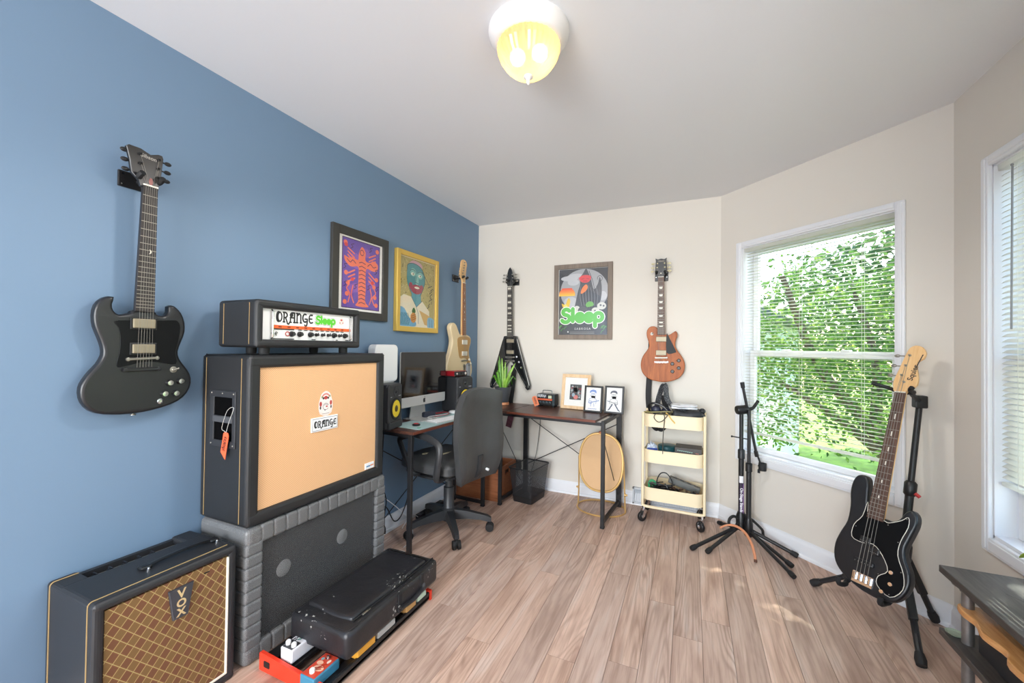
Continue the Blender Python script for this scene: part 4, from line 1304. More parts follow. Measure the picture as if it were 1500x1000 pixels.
src = pleat('padded_roll', -pw / 2 - .0015, pw / 2 + .0015, 0, .060, -RB / 2, RB / 2, .011)
src.location = (RB - .01 + pw / 2, 0, KH - RB / 2)
for k in range(nh):
    for zz in (KH - RB / 2, RB / 2):
        if k == 0 and zz > .2: continue
        inst(src, 'padded_roll', kus, (RB - .01 + pw * (k + .5), 0, zz))
for xx in (0, KW - RB - .004):
    for zz in (0, KH - RB - .004):
        g = G(); g.box(xx, xx + RB + .004, -.001, KD - .004, zz, zz + RB + .004, bev=.022, seg=4); g.obj('padded_corner', M_SPARK, kus)
g = G(); g.box(RB - .008, KW - RB + .008, .054, .060, RB - .008, KH - RB + .008); g.obj('baffle', mat('baffle_black', '0e0e0f', .7), kus)
t = NT('black_grille_weave')
tc = t.n('TexCoord'); sp = t.n('SeparateXYZ'); t.l(tc.outputs['Object'], sp.inputs[0])
sx = t.math('SINE', t.math('MULTIPLY', sp.outputs[0], 2 * pi / .006)); sz = t.math('SINE', t.math('MULTIPLY', sp.outputs[2], 2 * pi / .006))
f = t.math('ADD', t.math('MULTIPLY', t.math('MULTIPLY', sx, sz), .20), .60)
tr = t.n('BsdfTransparent'); mx = t.n('MixShader')
t.b.inputs['Base Color'].default_value = lin('4c4c4d'); t.b.inputs['Roughness'].default_value = .7
t.l(f, mx.inputs[0]); t.l(t.b.outputs[0], mx.inputs[1]); t.l(tr.outputs[0], mx.inputs[2]); t.l(mx.outputs[0], t.out.inputs[0])
g = G(); g.box(RB - .008, KW - RB + .008, .018, .019, RB - .008, KH - RB + .008); g.obj('grille', t.m, kus)
M_CONE = mat('paper_cone', '4e4e50', .8); M_DOME = mat('aluminium_dome', 'f4f4f2', .45)
for cx in (.185, .508):
    g = G(); g.lathe([(.175, .006), (.170, .014), (.155, .014), (.150, .004), (.05, .002)], 36, at(cx, .054, .300, YF)); c = g.obj('speaker_cone', M_CONE, kus)
    g = G(); g.lathe([(.046, 0), (.043, .012), (.034, .021), (.020, .0265), (.001, .028)], 24, at(cx, .050, .300, YF)); g.obj('dust_cap', M_DOME, c)

# ---- small old combo with the brown diamond cloth
VW, VH, VD = .412, .502, .300
vox = thing('combo_amplifier', 'small worn black combo amplifier with brown diamond-pattern grille in the near corner', 'amplifier', (XF - .005, .602, 0), 90)
g = G()
t_ = .030
g.box(0, t_, .0012, VD, .0010, VH - .0014, bev=.012, seg=3); g.box(VW - t_, VW, .0012, VD, .0010, VH - .0014, bev=.012, seg=3)
g.box(.0012, VW - .0012, 0, VD - .085, VH - t_, VH, bev=.012, seg=3); g.box(.0012, VW - .0012, 0, VD - .001, 0, t_, bev=.010)
g.box(.0018, .072, VD - .10, VD - .0008, VH - t_, VH - .0007, bev=.010); g.box(VW - .072, VW - .0018, VD - .10, VD - .0008, VH - t_, VH - .0007, bev=.010)
g.box(.02, VW - .02, VD - .02, VD - .003, .02, VH - .01); g.box(.06, VW - .06, VD - .09, VD - .08, VH - .09, VH - .006)
g.obj('shell', M_TOLEX2, vox)
g = G(); g.box(.068, VW - .068, VD - .088, VD - .006, VH - .050, VH - .030); cp_ = g.obj('control_panel', mat('panel_grey_brown', '77726a', .4, .4, var=.3), vox)
for k in range(5):
    g = G(); g.lathe([(.012, 0), (.011, .008), (.007, .012), (.0005, .0125)], 14, at(.10 + .040 * k, VD - .045, VH - .030)); g.box(.097 + .04 * k, .103 + .04 * k, VD - .060, VD - .034, VH - .022, VH - .012, bev=.002); g.obj('knob', M_BLACK, cp_)
t = NT('brown_diamond_cloth')
tc = t.n('TexCoord'); sp = t.n('SeparateXYZ'); t.l(tc.outputs['Object'], sp.inputs[0])
p = .034
u = t.math('DIVIDE', t.math('ADD', sp.outputs[0], t.math('MULTIPLY', sp.outputs[2], .86)), p); w = t.math('DIVIDE', t.math('SUBTRACT', sp.outputs[0], t.math('MULTIPLY', sp.outputs[2], .86)), p)
u = t.math('ADD', u, 40); w = t.math('ADD', w, 40)
fu = t.math('ABSOLUTE', t.math('SUBTRACT', t.math('FRACT', u), .5)); fw = t.math('ABSOLUTE', t.math('SUBTRACT', t.math('FRACT', w), .5))
line = t.math('GREATER_THAN', t.math('MAXIMUM', fu, fw), .466)
edge = t.math('GREATER_THAN', t.math('MAXIMUM', fu, fw), .38)
chk = t.math('MODULO', t.math('ADD', t.math('FLOOR', u), t.math('FLOOR', w)), 2.0)
thread = t.math('ADD', t.math('MULTIPLY', t.math('SINE', t.math('MULTIPLY', sp.outputs[2], 2 * pi / .003)), .5), .5)
c = t.mix(chk, lin('6f472e'), lin('785c34')); c = t.mix(t.math('MULTIPLY', edge, .5), c, lin('8a5a38')); c = t.mix(t.math('MULTIPLY', thread, .30), c, lin('4e301e'))
t.l(t.mix(line, c, lin('aa9c66')), t.b.inputs['Base Color']); t.b.inputs['Roughness'].default_value = .8
t.bump(line, .3, .001)
g = G(); g.box(.030, VW - .030, .008, .020, .028, VH - .034); g.obj('grille_cloth', t.m, vox)
g = G(); g.tube([(VW - .031, .006, .032), (VW - .031, .006, VH - .036)], .0045, 6); g.tube([(.036, .006, .034), (VW - .031, .006, .034)], .0045, 6); g.obj('white_piping', M_IVORY, vox)
def piping(y, r=.0018):
    g = G(); pts = [(-.0006, y, .02), (-.0006, y, VH - .03)] + [(.012 - .0126 * cos(radians(a)), y, VH - .0120 + .0126 * sin(radians(a))) for a in (20, 45, 70, 90)] + [(VW - .02, y, VH + .0006)]
    g.tube(pts, r, 5); return g.obj('gold_piping', M_PIPING, vox)
piping(.030)
g = G(); pts = [(-.0006, VD - .028, .02), (-.0006, VD - .028, VH - .03)] + [(.012 - .0126 * cos(radians(a)), VD - .028, VH - .0120 + .0126 * sin(radians(a))) for a in (20, 45, 70, 90)] + [(.066, VD - .028, VH + .0006)]; g.tube(pts, .0018, 5); g.obj('gold_piping', M_PIPING, vox)
g = G(); g.prism([(.190, .438), (.264, .438), (.248, .335), (.204, .335)], -.001, .010, bev=.002, seg=1); bd = g.obj('name_badge', mat('badge_dark_grey', '3b3d43', .35), vox)
a = Art(-.0013)
for k, (ch, sz) in enumerate((('V', .040), ('O', .036), ('X', .036))):
    a.text('c9b184', ch, .2265, .404 - .0305 * k, sz, .0012)
a.obj('lettering', bd)
g = G(); g.tube(smooth([(.175, .02 + .09, VH + .004), (.215, .11, VH + .010), (.285, .11, VH + .013), (.355, .11, VH + .010), (.392, .11, VH + .004)], 5, False), .011, 8, flat=.40)
hn = g.obj('carry_handle', M_BLACK, vox)
for xx in (.172, .388):
    g = G(); g.box(xx - .016, xx + .016, .094, .126, VH - .001, VH + .012, bev=.006); g.obj('handle_end', M_BLACK, hn)
    g = G(); g.lathe([(.006, 0), (.006, .003), (.003, .005)], 10, at(xx, .086, VH)); g.ball((xx, .086, VH + .006), (.004, .004, .004), 8); g.obj('handle_screw', M_CHROME, hn)
g = G(); g.box(.300, .318, .0068, .009, .442, .446); g.obj('grille_tear', M_BLACK, vox)

# ================================================================== pedalboard and its soft case
M_RED = mat('red_end_cap', 'df3b24', .4)
PBX, PBY = -1.186, 1.072
pb = thing('pedalboard', 'long black pedalboard with bright red end caps on the floor before the grey cabinet', 'pedalboard', (PBX, PBY, 0), 90)
PBW, PBD = .655, .345
g = G()
for y in (.0, .095, .19, .285): 
    z = .010 + .02 * y / .3
    g.box(.012, PBW - .012, y, y + .058, z, z + .018, bev=.004)
g.box(.012, PBW - .012, .0, .014, .006, .040, bev=.004)
g.obj('rail', M_BLACKM, pb)
for xx, s in ((0, 1), (PBW - .016, -1)):
    g = G()
    mx = Matrix(((0, 1, 0, 0), (1, 0, 0, 0), (0, 0, 1, 0), (0, 0, 0, 1)))
    g.prism([(-.004, .0), (PBD, .0), (PBD, .068), (.10, .054), (.10, .046), (.085, .046), (.085, .054), (-.004, .046)][::-1], xx, xx + .016, bev=.003, seg=1, mx=mx)
    cpp = g.obj('end_cap', M_RED, pb)
    if s > 0:
        g = G(); g.prism(rrect(.285, .318, .022, .046, .004, 2), -.0012, .002, mx=mx); g.obj('port', M_BLACK, cpp)
# case: a soft black bag with a zipped lid pocket
def leather(name, col, rough=.42):
    t = NT(name); v = t.coord(); n = t.noise(v, 7, 5, .62, .5); n2 = t.noise(v, 420, 2)
    c = lin(col)
    t.l(t.mix(n, tuple(k * .7 for k in c[:3]) + (1,), tuple(k * 1.5 for k in c[:3]) + (1,)), t.b.inputs['Base Color'])
    t.b.inputs['Roughness'].default_value = rough
    t.bump(t.math('ADD', t.math('MULTIPLY', n, 3.0), t.math('MULTIPLY', n2, .4)), .40, .003)
    return t.m
M_BAG = leather('scuffed_black_bag', '1f1f22', .36)
_bt = M_BAG.node_tree; _bp = _bt.nodes['Principled BSDF']; _src = _bp.inputs['Base Color'].links[0].from_socket
_n1 = _bt.nodes.new('ShaderNodeTexNoise'); _n1.inputs['Scale'].default_value = 75.0; _n1.inputs['Detail'].default_value = 2.0
_n2 = _bt.nodes.new('ShaderNodeTexNoise'); _n2.inputs['Scale'].default_value = 6.0
_tc = _bt.nodes.new('ShaderNodeTexCoord'); _bt.links.new(_tc.outputs['Object'], _n1.inputs['Vector']); _bt.links.new(_tc.outputs['Object'], _n2.inputs['Vector'])
_m = _bt.nodes.new('ShaderNodeMath'); _m.operation = 'MULTIPLY'; _bt.links.new(_n1.outputs['Fac'], _m.inputs[0]); _bt.links.new(_n2.outputs['Fac'], _m.inputs[1])
_g = _bt.nodes.new('ShaderNodeMath'); _g.operation = 'GREATER_THAN'; _g.inputs[1].default_value = 0.445; _bt.links.new(_m.outputs[0], _g.inputs[0])
_mi = _bt.nodes.new('ShaderNodeMix'); _mi.data_type = 'RGBA'; _bt.links.new(_g.outputs[0], _mi.inputs[0]); _bt.links.new(_src, _mi.inputs[6]); _mi.inputs[7].default_value = lin('a8a6a0'); _bt.links.new(_mi.outputs[2], _bp.inputs['Base Color'])
BGX = -1.172
bag = thing('gear_bag', 'scuffed black soft equipment bag with zipped lid pocket lying on the pedalboard', 'bag', (BGX, 1.165, .072), 90.0)
BW, BD, BHt = .600, .318, .112
def pillow(g, x0, x1, y0, y1, z0, z1, r, sag, seed, nx=26, ny=16):
    rr = random.Random(seed)
    ph = [rr.uniform(0, 6.28) for _ in range(6)]
    bm = bmesh.new(); bmesh.ops.create_cube(bm, size=1)
    for v in bm.verts: v.co = Vector(((x0 + x1) / 2 + v.co.x * (x1 - x0), (y0 + y1) / 2 + v.co.y * (y1 - y0), (z0 + z1) / 2 + v.co.z * (z1 - z0)))
    bmesh.ops.bevel(bm, geom=list(bm.edges), offset=r, segments=3, profile=.5, affect='EDGES')
    bmesh.ops.subdivide_edges(bm, edges=[e for e in bm.edges if e.calc_length() > .05], cuts=10, use_grid_fill=True)
    for v in bm.verts:
        c = v.co; u = (c.x - x0) / (x1 - x0); w = (c.y - y0) / (y1 - y0); h = (c.z - z0) / (z1 - z0)
        k = sin(pi * min(max(u, 0), 1)) * sin(pi * min(max(w, 0), 1))
        c.z += h * (-sag * k + .25 * sag * sin(9 * u + ph[0]) * cos(5 * w + ph[1]))
        c.x += .35 * sag * sin(pi * h) * sin(7 * w + ph[2]) * (1 if u > .5 else -1)
        c.y += .30 * sag * sin(pi * h) * sin(11 * u + ph[3])
    return g.addbm(bm)
g = G(); pillow(g, 0, BW, 0, BD, 0, BHt, .022, .010, 3); g.obj('bag_body', M_BAG, bag, 60)
g = G(); pillow(g, .060, BW - .045, .040, BD - .030, BHt - .020, BHt + .012, .014, .012, 5); g.obj('lid_pocket', M_BAG, bag, 60)
g = G()
zp = [(.060, .035), (BW - .050, .030), (BW - .030, .055), (BW - .035, BD - .04)]
g.tube(smooth([(x, y, BHt + .001) for x, y in zp], 4, False), .004, 6)
g.tube([(x, y, BHt - .006) for x, y in rrect(.012, BW - .012, .012, BD - .012, .02, 3)], .004, 6, closed=True)
g.obj('zip', mat('zip_black', '101011', .5), bag)
g = G(); g.box(.105, .135, .024, .032, BHt + .001, BHt + .006, bev=.001, seg=1); g.box(.132, .150, .026, .030, BHt + .001, BHt + .004, bev=.001, seg=1); g.box(.074, .082, .130, .160, BHt - .004, BHt + .002, bev=.001, seg=1)
g.obj('zip_pull', M_NICKEL, bag)
g = G(); g.tube(smooth([(.29, -.003, .052), (.31, -.010, .040), (.38, -.014, .034), (.45, -.010, .044), (.47, -.003, .058)], 5, False), .011, 8, flat=.4); g.obj('side_handle', M_BAG, bag)
for xx in (.30, .46):
    g = G(); g.box(xx - .012, xx + .012, -.005, .003, .02, .105, bev=.002); g.obj('handle_strap', M_STRAP, bag)
a = Art(BHt + .012)
rr = random.Random(4)
# pedals: two show in full at the near end, others as slivers under the bag
def pedal(label, x, y, w, d, h, m, zbase, nk, kmat, art=None, rot=0):
    p_ = thing('effects_pedal', label, 'effects pedal', (PBX - y, PBY + x, zbase), 90 + rot)
    g = G(); g.box(-w / 2, w / 2, -d / 2, d / 2, 0, h, bev=.005); bx_ = g.obj('enclosure', m, p_)
    for k in range(nk):
        g = G(); g.lathe([(.0095, 0), (.0095, .012), (.007, .015), (.0005, .0155)], 14, at(-w / 2 + w * (k + .5) / nk, d * .30, h)); g.obj('knob', kmat, p_)
    g = G(); g.lathe([(.008, 0), (.008, .004), (.005, .005), (.005, .012), (.0005, .013)], 12, at(0, -d * .30, h)); g.obj('foot_switch', M_CHROME, p_)
    if art:
        a = Art(0); art(a, w, d); a.v = [(v[0], v[2], h + .0004 - v[1]) for v in a.v]; a.obj('top_printing', bx_)
    return p_
def art_white(a, w, d):
    a.rect('3a3c40', -w / 2 + .005, w / 2 - .005, .010, d / 2 - .004)
    rr = random.Random(2)
    a.polys('2d3036', [rrect(x, x + .006, z, z + .012, .001, 2) for x, z in [(rr.uniform(-w / 2 + .006, w / 2 - .014), rr.uniform(-d / 2 + .006, 0)) for _ in range(12)]])
    a.polys('5f8f86', [ell(rr.uniform(-w * .3, w * .3), rr.uniform(-d * .4, 0), .004, .006, 8) for _ in range(6)])
pedal('small white effects pedal with white knobs at the near red end of the pedalboard', .082, .230, .062, .112, .052, mat('white_enclosure', 'eeeef2', .35), .0475, 2, mat('white_knob', 'f6f6f6', .4), art_white, rot=90)
def art_blue(a, w, d):
    a.rect('c8432c', -w / 2 + .004, w / 2 - .004, -d / 2 + .004, d / 2 - .004)
    a.polys('efb79a', [ell(-.005, .012, .022, .014, 14), ell(.012, -.010, .014, .010, 12)])
    a.strokes('a3321f', [[(-.02, .0), (.015, .02)], [(-.015, .012), (.02, .03)], [(-.02, -.02), (.0, .01)]], .005, 3)
    a.polys('7fa9b0', [ell(.018, -.028, .007, .007, 10)]); a.polys('f3d9c6', [ell(-.016, -.026, .006, .010, 10)])
pedal('blue effects pedal with red and cream printed top, half under the bag', .050, .075, .072, .118, .040, mat('blue_enclosure', '3d7f9c', .4), .030, 1, mat('cream_knob', 'f2ece4', .4), art_blue, rot=90)
pedal('yellow effects pedal peeking out below the near part of the bag', .215, .035, .100, .062, .036, mat('yellow_enclosure', 'e9a63a', .4), .030, 0, M_BLACK)
pedal('pale grey effects pedal, a thin strip under the middle of the bag', .335, .036, .110, .062, .034, mat('grey_enclosure', 'b9b8b2', .4), .030, 0, M_BLACK)
pedal('tan effects pedal under the bag handle', .500, .034, .072, .062, .034, mat('tan_enclosure', 'cf9d5f', .4), .030, 0, M_BLACK)
pedal('mint effects pedal under the far end of the bag', .585, .036, .070, .062, .032, mat('mint_enclosure', 'cfe0c8', .4), .030, 0, M_BLACK)
# ================================================================== the two dark-topped desks in the corner
M_DESK = wood('dark_walnut_laminate', '3d2620', '5e3e33', 0.32, 'X')
M_DESKEDGE = wood('walnut_edge_band', '5a2f22', '7d4634', 0.4, 'X')
D1Z = .745
desk1 = thing('computer_desk', 'dark walnut desk with black frame along the blue wall, under the computer', 'desk', (-1.545, 2.036, 0), 86)
L1, DP1 = .868, .330
g = G(); g.prism([(-.02, -.012)] + [(L1 - .0, -.012), (L1 - .0, DP1), (-.02, DP1)], D1Z - .018, D1Z, mx=Matrix(((1, 0, 0, 0), (0, 0, 1, 0), (0, 1, 0, 0), (0, 0, 0, 1)))); g.obj('desktop', M_DESK, desk1)
g = G(); g.box(-.018, L1 - .002, -.014, -.011, D1Z - .0175, D1Z - .0005); g.obj('edge_band', M_DESKEDGE, desk1)
def frame_end(parent, x, dp, top, w=.022, d=.030, low=True):
    for y in (0.006, dp - .012 - d):
        g = G(); g.box(x - w / 2, x + w / 2, y, y + d, 0.004, top - .018, bev=.002, seg=1); lg = g.obj('leg', M_BLACKM, parent)
        g = G(); g.box(x - w / 2 - .001, x + w / 2 + .001, y - .001, y + d + .001, 0, .012, bev=.002, seg=1); g.obj('foot_cap', M_RUBBER, lg)
    g = G(); g.box(x - w / 2, x + w / 2, .006 + d - .001, dp - .011 - d, top - .040, top - .0185); g.obj('side_rail', M_BLACKM, parent)
    if low:
        g = G(); g.box(x - w / 2, x + w / 2, .006 + d - .001, dp - .011 - d, .020, .042); g.obj('side_rail', M_BLACKM, parent)
frame_end(desk1, .0, DP1, D1Z, low=False); frame_end(desk1, L1 - .02, DP1, D1Z)
g = G(); g.tube([(.015, DP1 - .03, .60), (L1 - .03, DP1 - .03, .10)], .0035, 6); g.tube([(.015, DP1 - .034, .10), (L1 - .03, DP1 - .034, .60)], .0035, 6); g.obj('cross_brace', M_BLACKM, desk1)

D2Z = .757
desk2 = thing('side_desk', 'dark walnut folding desk with black metal frame along the cream wall', 'desk', (-1.397, 2.955, 0), -5)
L2, DP2 = .848, .495
g = G(); g.box(.062, L2 - .060, -.004, DP2, D2Z - .018, D2Z, bev=.0015, seg=1); g.obj('desktop', M_DESK, desk2)
g = G(); g.box(-.455, .055, .06, DP2 - .045, D2Z - .018, D2Z, bev=.0015, seg=1); g.box(-.02, .056, -.004, .07, D2Z - .018, D2Z, bev=.0015, seg=1); g.obj('corner_board', M_DESK, desk2)
g = G(); g.box(.063, L2 - .061, -.0065, -.0035, D2Z - .0175, D2Z - .0005); g.obj('edge_band', M_DESKEDGE, desk2)
def frame_end2(x):
    for y, w in ((.0, .026), (DP2 - .040, .040)):
        g = G(); g.box(x - w / 2, x + w / 2, y, y + .026, .004, D2Z - .004, bev=.002, seg=1); lg = g.obj('leg', M_BLACKM, desk2)
        g = G(); g.box(x - w / 2 - .0015, x + w / 2 + .0015, y - .0015, y + .0275, 0, .016, bev=.002, seg=1); g.obj('foot_cap', M_RUBBER, lg)
    for z in (D2Z - .030, .030):
        g = G(); g.box(x - .011, x + .011, .024, DP2 - .038, z, z + .024, bev=.002, seg=1); g.obj('side_rail', M_BLACKM, desk2)
frame_end2(.0); frame_end2(L2 - .010)
g = G(); g.box(.012, L2 - .02, DP2 - .04, DP2 - .018, D2Z - .042, D2Z - .020); g.box(.012, L2 - .02, .012, .030, D2Z - .040, D2Z - .0185); g.obj('top_rail', M_BLACKM, desk2)
g = G(); g.tube([(.01, DP2 - .045, .66), (L2 - .02, DP2 - .045, .20)], .0035, 6); g.tube([(.01, DP2 - .050, .22), (L2 - .02, DP2 - .050, .66)], .0035, 6)
g.tube([(.0, .02, .62), (.0, DP2 - .05, .10)], .003, 6); g.tube([(L2 - .01, .02, .62), (L2 - .01, DP2 - .05, .10)], .003, 6)
g.obj('cross_brace', M_BLACKM, desk2)

# ---- things on the computer desk
def on1(x, y, z=0): 
    v = desk1.matrix_basis @ Vector((x, y, z)); return (v.x, v.y, v.z)
bpy.context.view_layer.update()
M_MAT = mat('pale_teal_pad', 'a9c5c4', .6)
pad = thing('desk_mat', 'pale teal desk mat covering the front of the computer desk', 'mat', on1(.02, 0, D1Z), 86)
g = G(); g.prism(rrect(.035, .80, .0, .250, .03, 4), 0, .0025, mx=Matrix(((1, 0, 0, 0), (0, 0, 1, 0), (0, 1, 0, 0), (0, 0, 0, 1)))); g.obj('sheet', M_MAT, pad)
M_KRK = mat('speaker_charcoal', '2c2d30', .5, bump=.1, bscale=700); M_KYEL = mat('yellow_woven_cone', 'f0d22e', .5)
def monitor(label, loc, rz):
    r = thing('studio_monitor', label, 'speaker', loc, rz)
    w, d, h = .185, .170, .284
    g = G(); g.box(-w / 2, w / 2, .012, d, 0.006, h, bev=.012, seg=3); g.obj('cabinet', M_KRK, r)
    g = G(); g.prism(rrect(-w / 2, w / 2, .034, h - .002, .026, 5), 0, .020, bev=.010, seg=3); g.prism(rrect(-w / 2 + .004, w / 2 - .004, .004, .048, .010, 4), -.006, .020, bev=.006, seg=3); bf = g.obj('baffle', M_KRK, r)
    g = G(); g.box(-w / 2 + .03, w / 2 - .03, -.0012, .003, .040, .052, bev=.004); g.obj('bass_port', M_RUBBER, bf)
    c = (0, -.0005, .128)
    g = G(); g.lathe([(.070, 0), (.070, .004), (.062, .007), (.054, .004), (.053, -.001)], 32, at(*c, YF)); wf = g.obj('woofer_surround', M_RUBBER, r)
    g = G(); g.lathe([(.0535, .004), (.040, -.002), (.024, -.006)], 32, at(c[0], c[1] - .0005, c[2], YF)); 
    g = G(); g.lathe([(.0535, .0045), (.045, .0038), (.022, .0015)], 32, at(*c, YF)); g.obj('woofer_cone', M_KYEL, wf)
    g = G(); g.lathe([(.0225, .002), (.020, .0065), (.012, .010), (.0005, .011)], 20, at(*c, YF)); g.obj('woofer_dome', mat('dome_dark_amber', '4c4124', .4), wf)
    g = G(); g.lathe([(.034, 0), (.033, .003), (.024, .001)], 28, at(0, -.0005, .235, YF)); tw = g.obj('tweeter_guide', M_KRK, r)
    g = G(); g.lathe([(.014, .001), (.011, .006), (.005, .009), (.0005, .010)], 16, at(0, -.0005, .235, YF)); g.obj('tweeter_dome', M_BLACK, tw)
    a = Art(-.0007); a.strokes('b9bac0', [[(-.070 + .0045 * k, .2045), (-.0675 + .0045 * k, .2045)] for k in range(4)] + [[(.040 + .0045 * k, .2045), (.0425 + .0045 * k, .2045)] for k in range(7)], .0045, 3); a.obj('printing', r)
    for xx in (-.06, .06):
        g = G(); g.box(xx - .02, xx + .02, .02, d - .02, 0, .007); g.obj('foot_pad', M_RUBBER, r)
    return r
monitor('charcoal studio speaker with yellow cone, half behind the large cabinet', (-1.700, 2.055, D1Z), 104)
monitor('charcoal studio speaker with yellow cone and red box on top, beside the office chair', (-1.640, 2.815, D1Z), 78)
rt = thing('wifi_router', 'tall white rounded wireless router on top of the near speaker, against the blue wall', 'router', (-1.812, 2.062, D1Z + .284), 90)
g = G(); g.prism(rrect(-.105, .105, .004, .246, .030, 6), -.035, .035, bev=.012, seg=3, back=True); g.obj('housing', M_WHITE, rt)
g = G(); g.box(-.07, .07, -.03, .03, 0, .006); g.obj('base', mat('router_base_grey', 'bfc2c4', .5), rt)
# red audio box and small grey recorder on the far speaker
ai = thing('audio_interface', 'small red audio interface with dark front on the far studio speaker', 'audio device', (-1.672, 2.795, D1Z + .284), 80)
g = G(); g.box(-.072, .072, .002, .100, .004, .044, bev=.004); g.obj('housing', mat('anodised_red', 'b3202c', .3, .3), ai)
g = G(); g.box(-.074, .074, -.004, .004, .006, .042, bev=.003); fp = g.obj('front_panel', M_BLACK, ai)
for xx, rr_ in ((-.055, .010), (-.020, .008), (.008, .006), (.048, .012)):
    g = G(); g.lathe([(rr_, 0), (rr_ * .9, .008), (.0005, .0085)], 14, at(xx, -.004, .024, YF)); g.obj('knob', M_CHROME if rr_ > .009 else M_KRK, fp)
for xx in (-.06, .06):
    g = G(); g.box(xx - .01, xx + .01, .01, .09, 0, .005); g.obj('foot', M_RUBBER, ai)
rc = thing('sound_recorder', 'small grey hand recorder standing on the far speaker beside the red box', 'recorder', (-1.660, 2.890, D1Z + .284), 84)
g = G(); g.prism(rrect(-.022, .022, 0, .100, .012, 4), -.010, .010, bev=.004, back=True); g.obj('housing', mat('recorder_grey', '7c7f83', .45), rc)
g = G(); g.ball((0, -.002, .092), (.020, .014, .016), 12); g.obj('microphone_head', mat('recorder_mesh', '55585c', .6), rc)
# all-in-one computer
im = thing('desktop_computer', 'silver all-in-one computer with black screen between the two studio speakers', 'computer', (-1.765, 2.445, D1Z), 88)
M_ALU = mat('brushed_aluminium', 'c9cac9', .35, .35)
g = G(); g.prism(rrect(-.255, .258, .100, .480, .012, 4), -.0, .012, bev=.002, seg=1, back=True); g.prism(rrect(-.20, .20, .16, .44, .06, 5), .010, .030, bev=.016, seg=3, back=True); g.obj('housing', M_ALU, im)
g = G(); g.prism([(-.255, .162), (.258, .162)] + rrect(-.255, .258, .162, .480, .012, 4)[:10], -.003, .001) if False else g.prism(rrect(-.2545, .2575, .170, .4795, .010, 4), -.0025, .001); g.obj('screen', mat('black_screen_glass', '0b0b0e', .06, spec=.5), im)
a = Art(-.0006); 
ap = smooth([(0, .146), (.008, .148), (.012, .140), (.009, .131), (.013, .124), (.007, .116), (0, .118), (-.007, .116), (-.013, .126), (-.012, .140), (-.007, .147)], 3)
a.poly('26282a', [(p[0], p[1] + .0) for p in ap]); a.poly('26282a', smooth([(.001, .151), (.003, .158), (.008, .160), (.006, .153)], 3)); a.obj('maker_emblem', im)
g = G(); g.prism([(-.09, .0), (.09, .0), (.07, .14), (-.07, .14)], .055, .062); g.box(-.10, .10, -.075, .11, .0, .007, bev=.003); g.obj('stand', M_ALU, im)
kb = thing('keyboard', 'slim white keyboard on the teal desk mat before the computer', 'keyboard', on1(.475, .058, D1Z + .0025), 80)
g = G(); g.box(-.21, .21, -.057, .057, 0, .008, bev=.003); g.obj('base', M_ALU, kb)
gk = G(); gk.box(-.0085, .0085, -.0078, .0078, 0, .003, bev=.0012, seg=1); k0_ = None
for r_ in range(5):
    for c_ in range(22):
        p_ = (-.200 + .019 * c_ + .0015 * r_, -.044 + .0215 * r_, .0075)
        if p_[0] > .202: continue
        if k0_ is None: k0_ = gk.obj('key', M_WHITE, kb); k0_.location = p_
        else: inst(k0_, 'key', kb, p_)
ms = thing('computer_mouse', 'white oval computer mouse behind the keyboard', 'mouse', on1(.66, .175, D1Z + .0025), 70)
g = G(); g.ball((0, 0, .010), (.030, .055, .016), 18); 
g.v = [(v[0], v[1], max(v[2], 0)) for v in g.v]; g.obj('shell', M_WHITE, ms)
tp = thing('trackpad', 'flat silver trackpad lying left of the keyboard, before the screen', 'trackpad', on1(.34, .205, D1Z + .0025), 82)
g = G(); g.box(-.08, .08, -.055, .055, 0, .006, bev=.002); g.obj('plate', M_ALU, tp)
hp = thing('earphone_cable', 'thin red and white cable coiled at the computer foot', 'cable', on1(.52, .215, D1Z + .009), 86)
g = G(); g.tube(smooth([(-.09, -.03, .004), (-.02, -.055, .006), (.06, -.05, .004), (.10, .0, .006), (.03, .03, .010), (-.04, .02, .014), (.0, -.02, .016), (.05, .0, .012)], 5, False), .0028, 6); g.obj('wire', mat('red_cable', '8d2e38', .5), hp)
g = G(); g.tube(smooth([(-.15, -.06, .003), (-.16, -.03, .004), (-.10, .0, .004), (.0, -.04, .005), (.10, -.03, .004), (.12, .02, .003)], 5, False), .002, 6); g.obj('white_wire', M_WHITE, hp)
wl = thing('fabric_pouch', 'dark blue folded pouch under the computer screen', 'pouch', on1(.43, .235, D1Z + .0025), 70)
g = G(); g.prism(rrect(-.05, .05, 0, .042, .012, 4), -.02, .02, bev=.008, back=True); g.obj('cover', mat('navy_fabric', '2b3140', .7), wl)
cs = thing('pick_tin', 'small red and black round tin on the teal mat near the near speaker', 'tin', on1(.145, .105, D1Z + .0025), 0)
g = G(); g.lathe([(.024, 0), (.026, .004), (.026, .010), (.020, .013), (.0005, .013)], 22); g.obj('box', M_BLACK, cs)
g = G(); g.lathe([(.017, .0128), (.014, .016), (.0005, .0165)], 18); g.obj('lid', mat('tin_red', 'b5323a', .4), cs)
pk = thing('guitar_pick', 'tiny green plectrum on the near corner of the teal mat', 'plectrum', on1(.095, .040, D1Z + .0025), 20)
g = G(); g.prism(smooth([(-.012, .008), (.012, .008), (.010, -.004), (0, -.014), (-.010, -.004)], 3), 0, .0012, mx=Matrix(((1, 0, 0, 0), (0, 0, 1, 0), (0, 1, 0, 0), (0, 0, 0, 1)))); g.obj('blade', mat('pick_green', '3e9a6a', .4), pk)

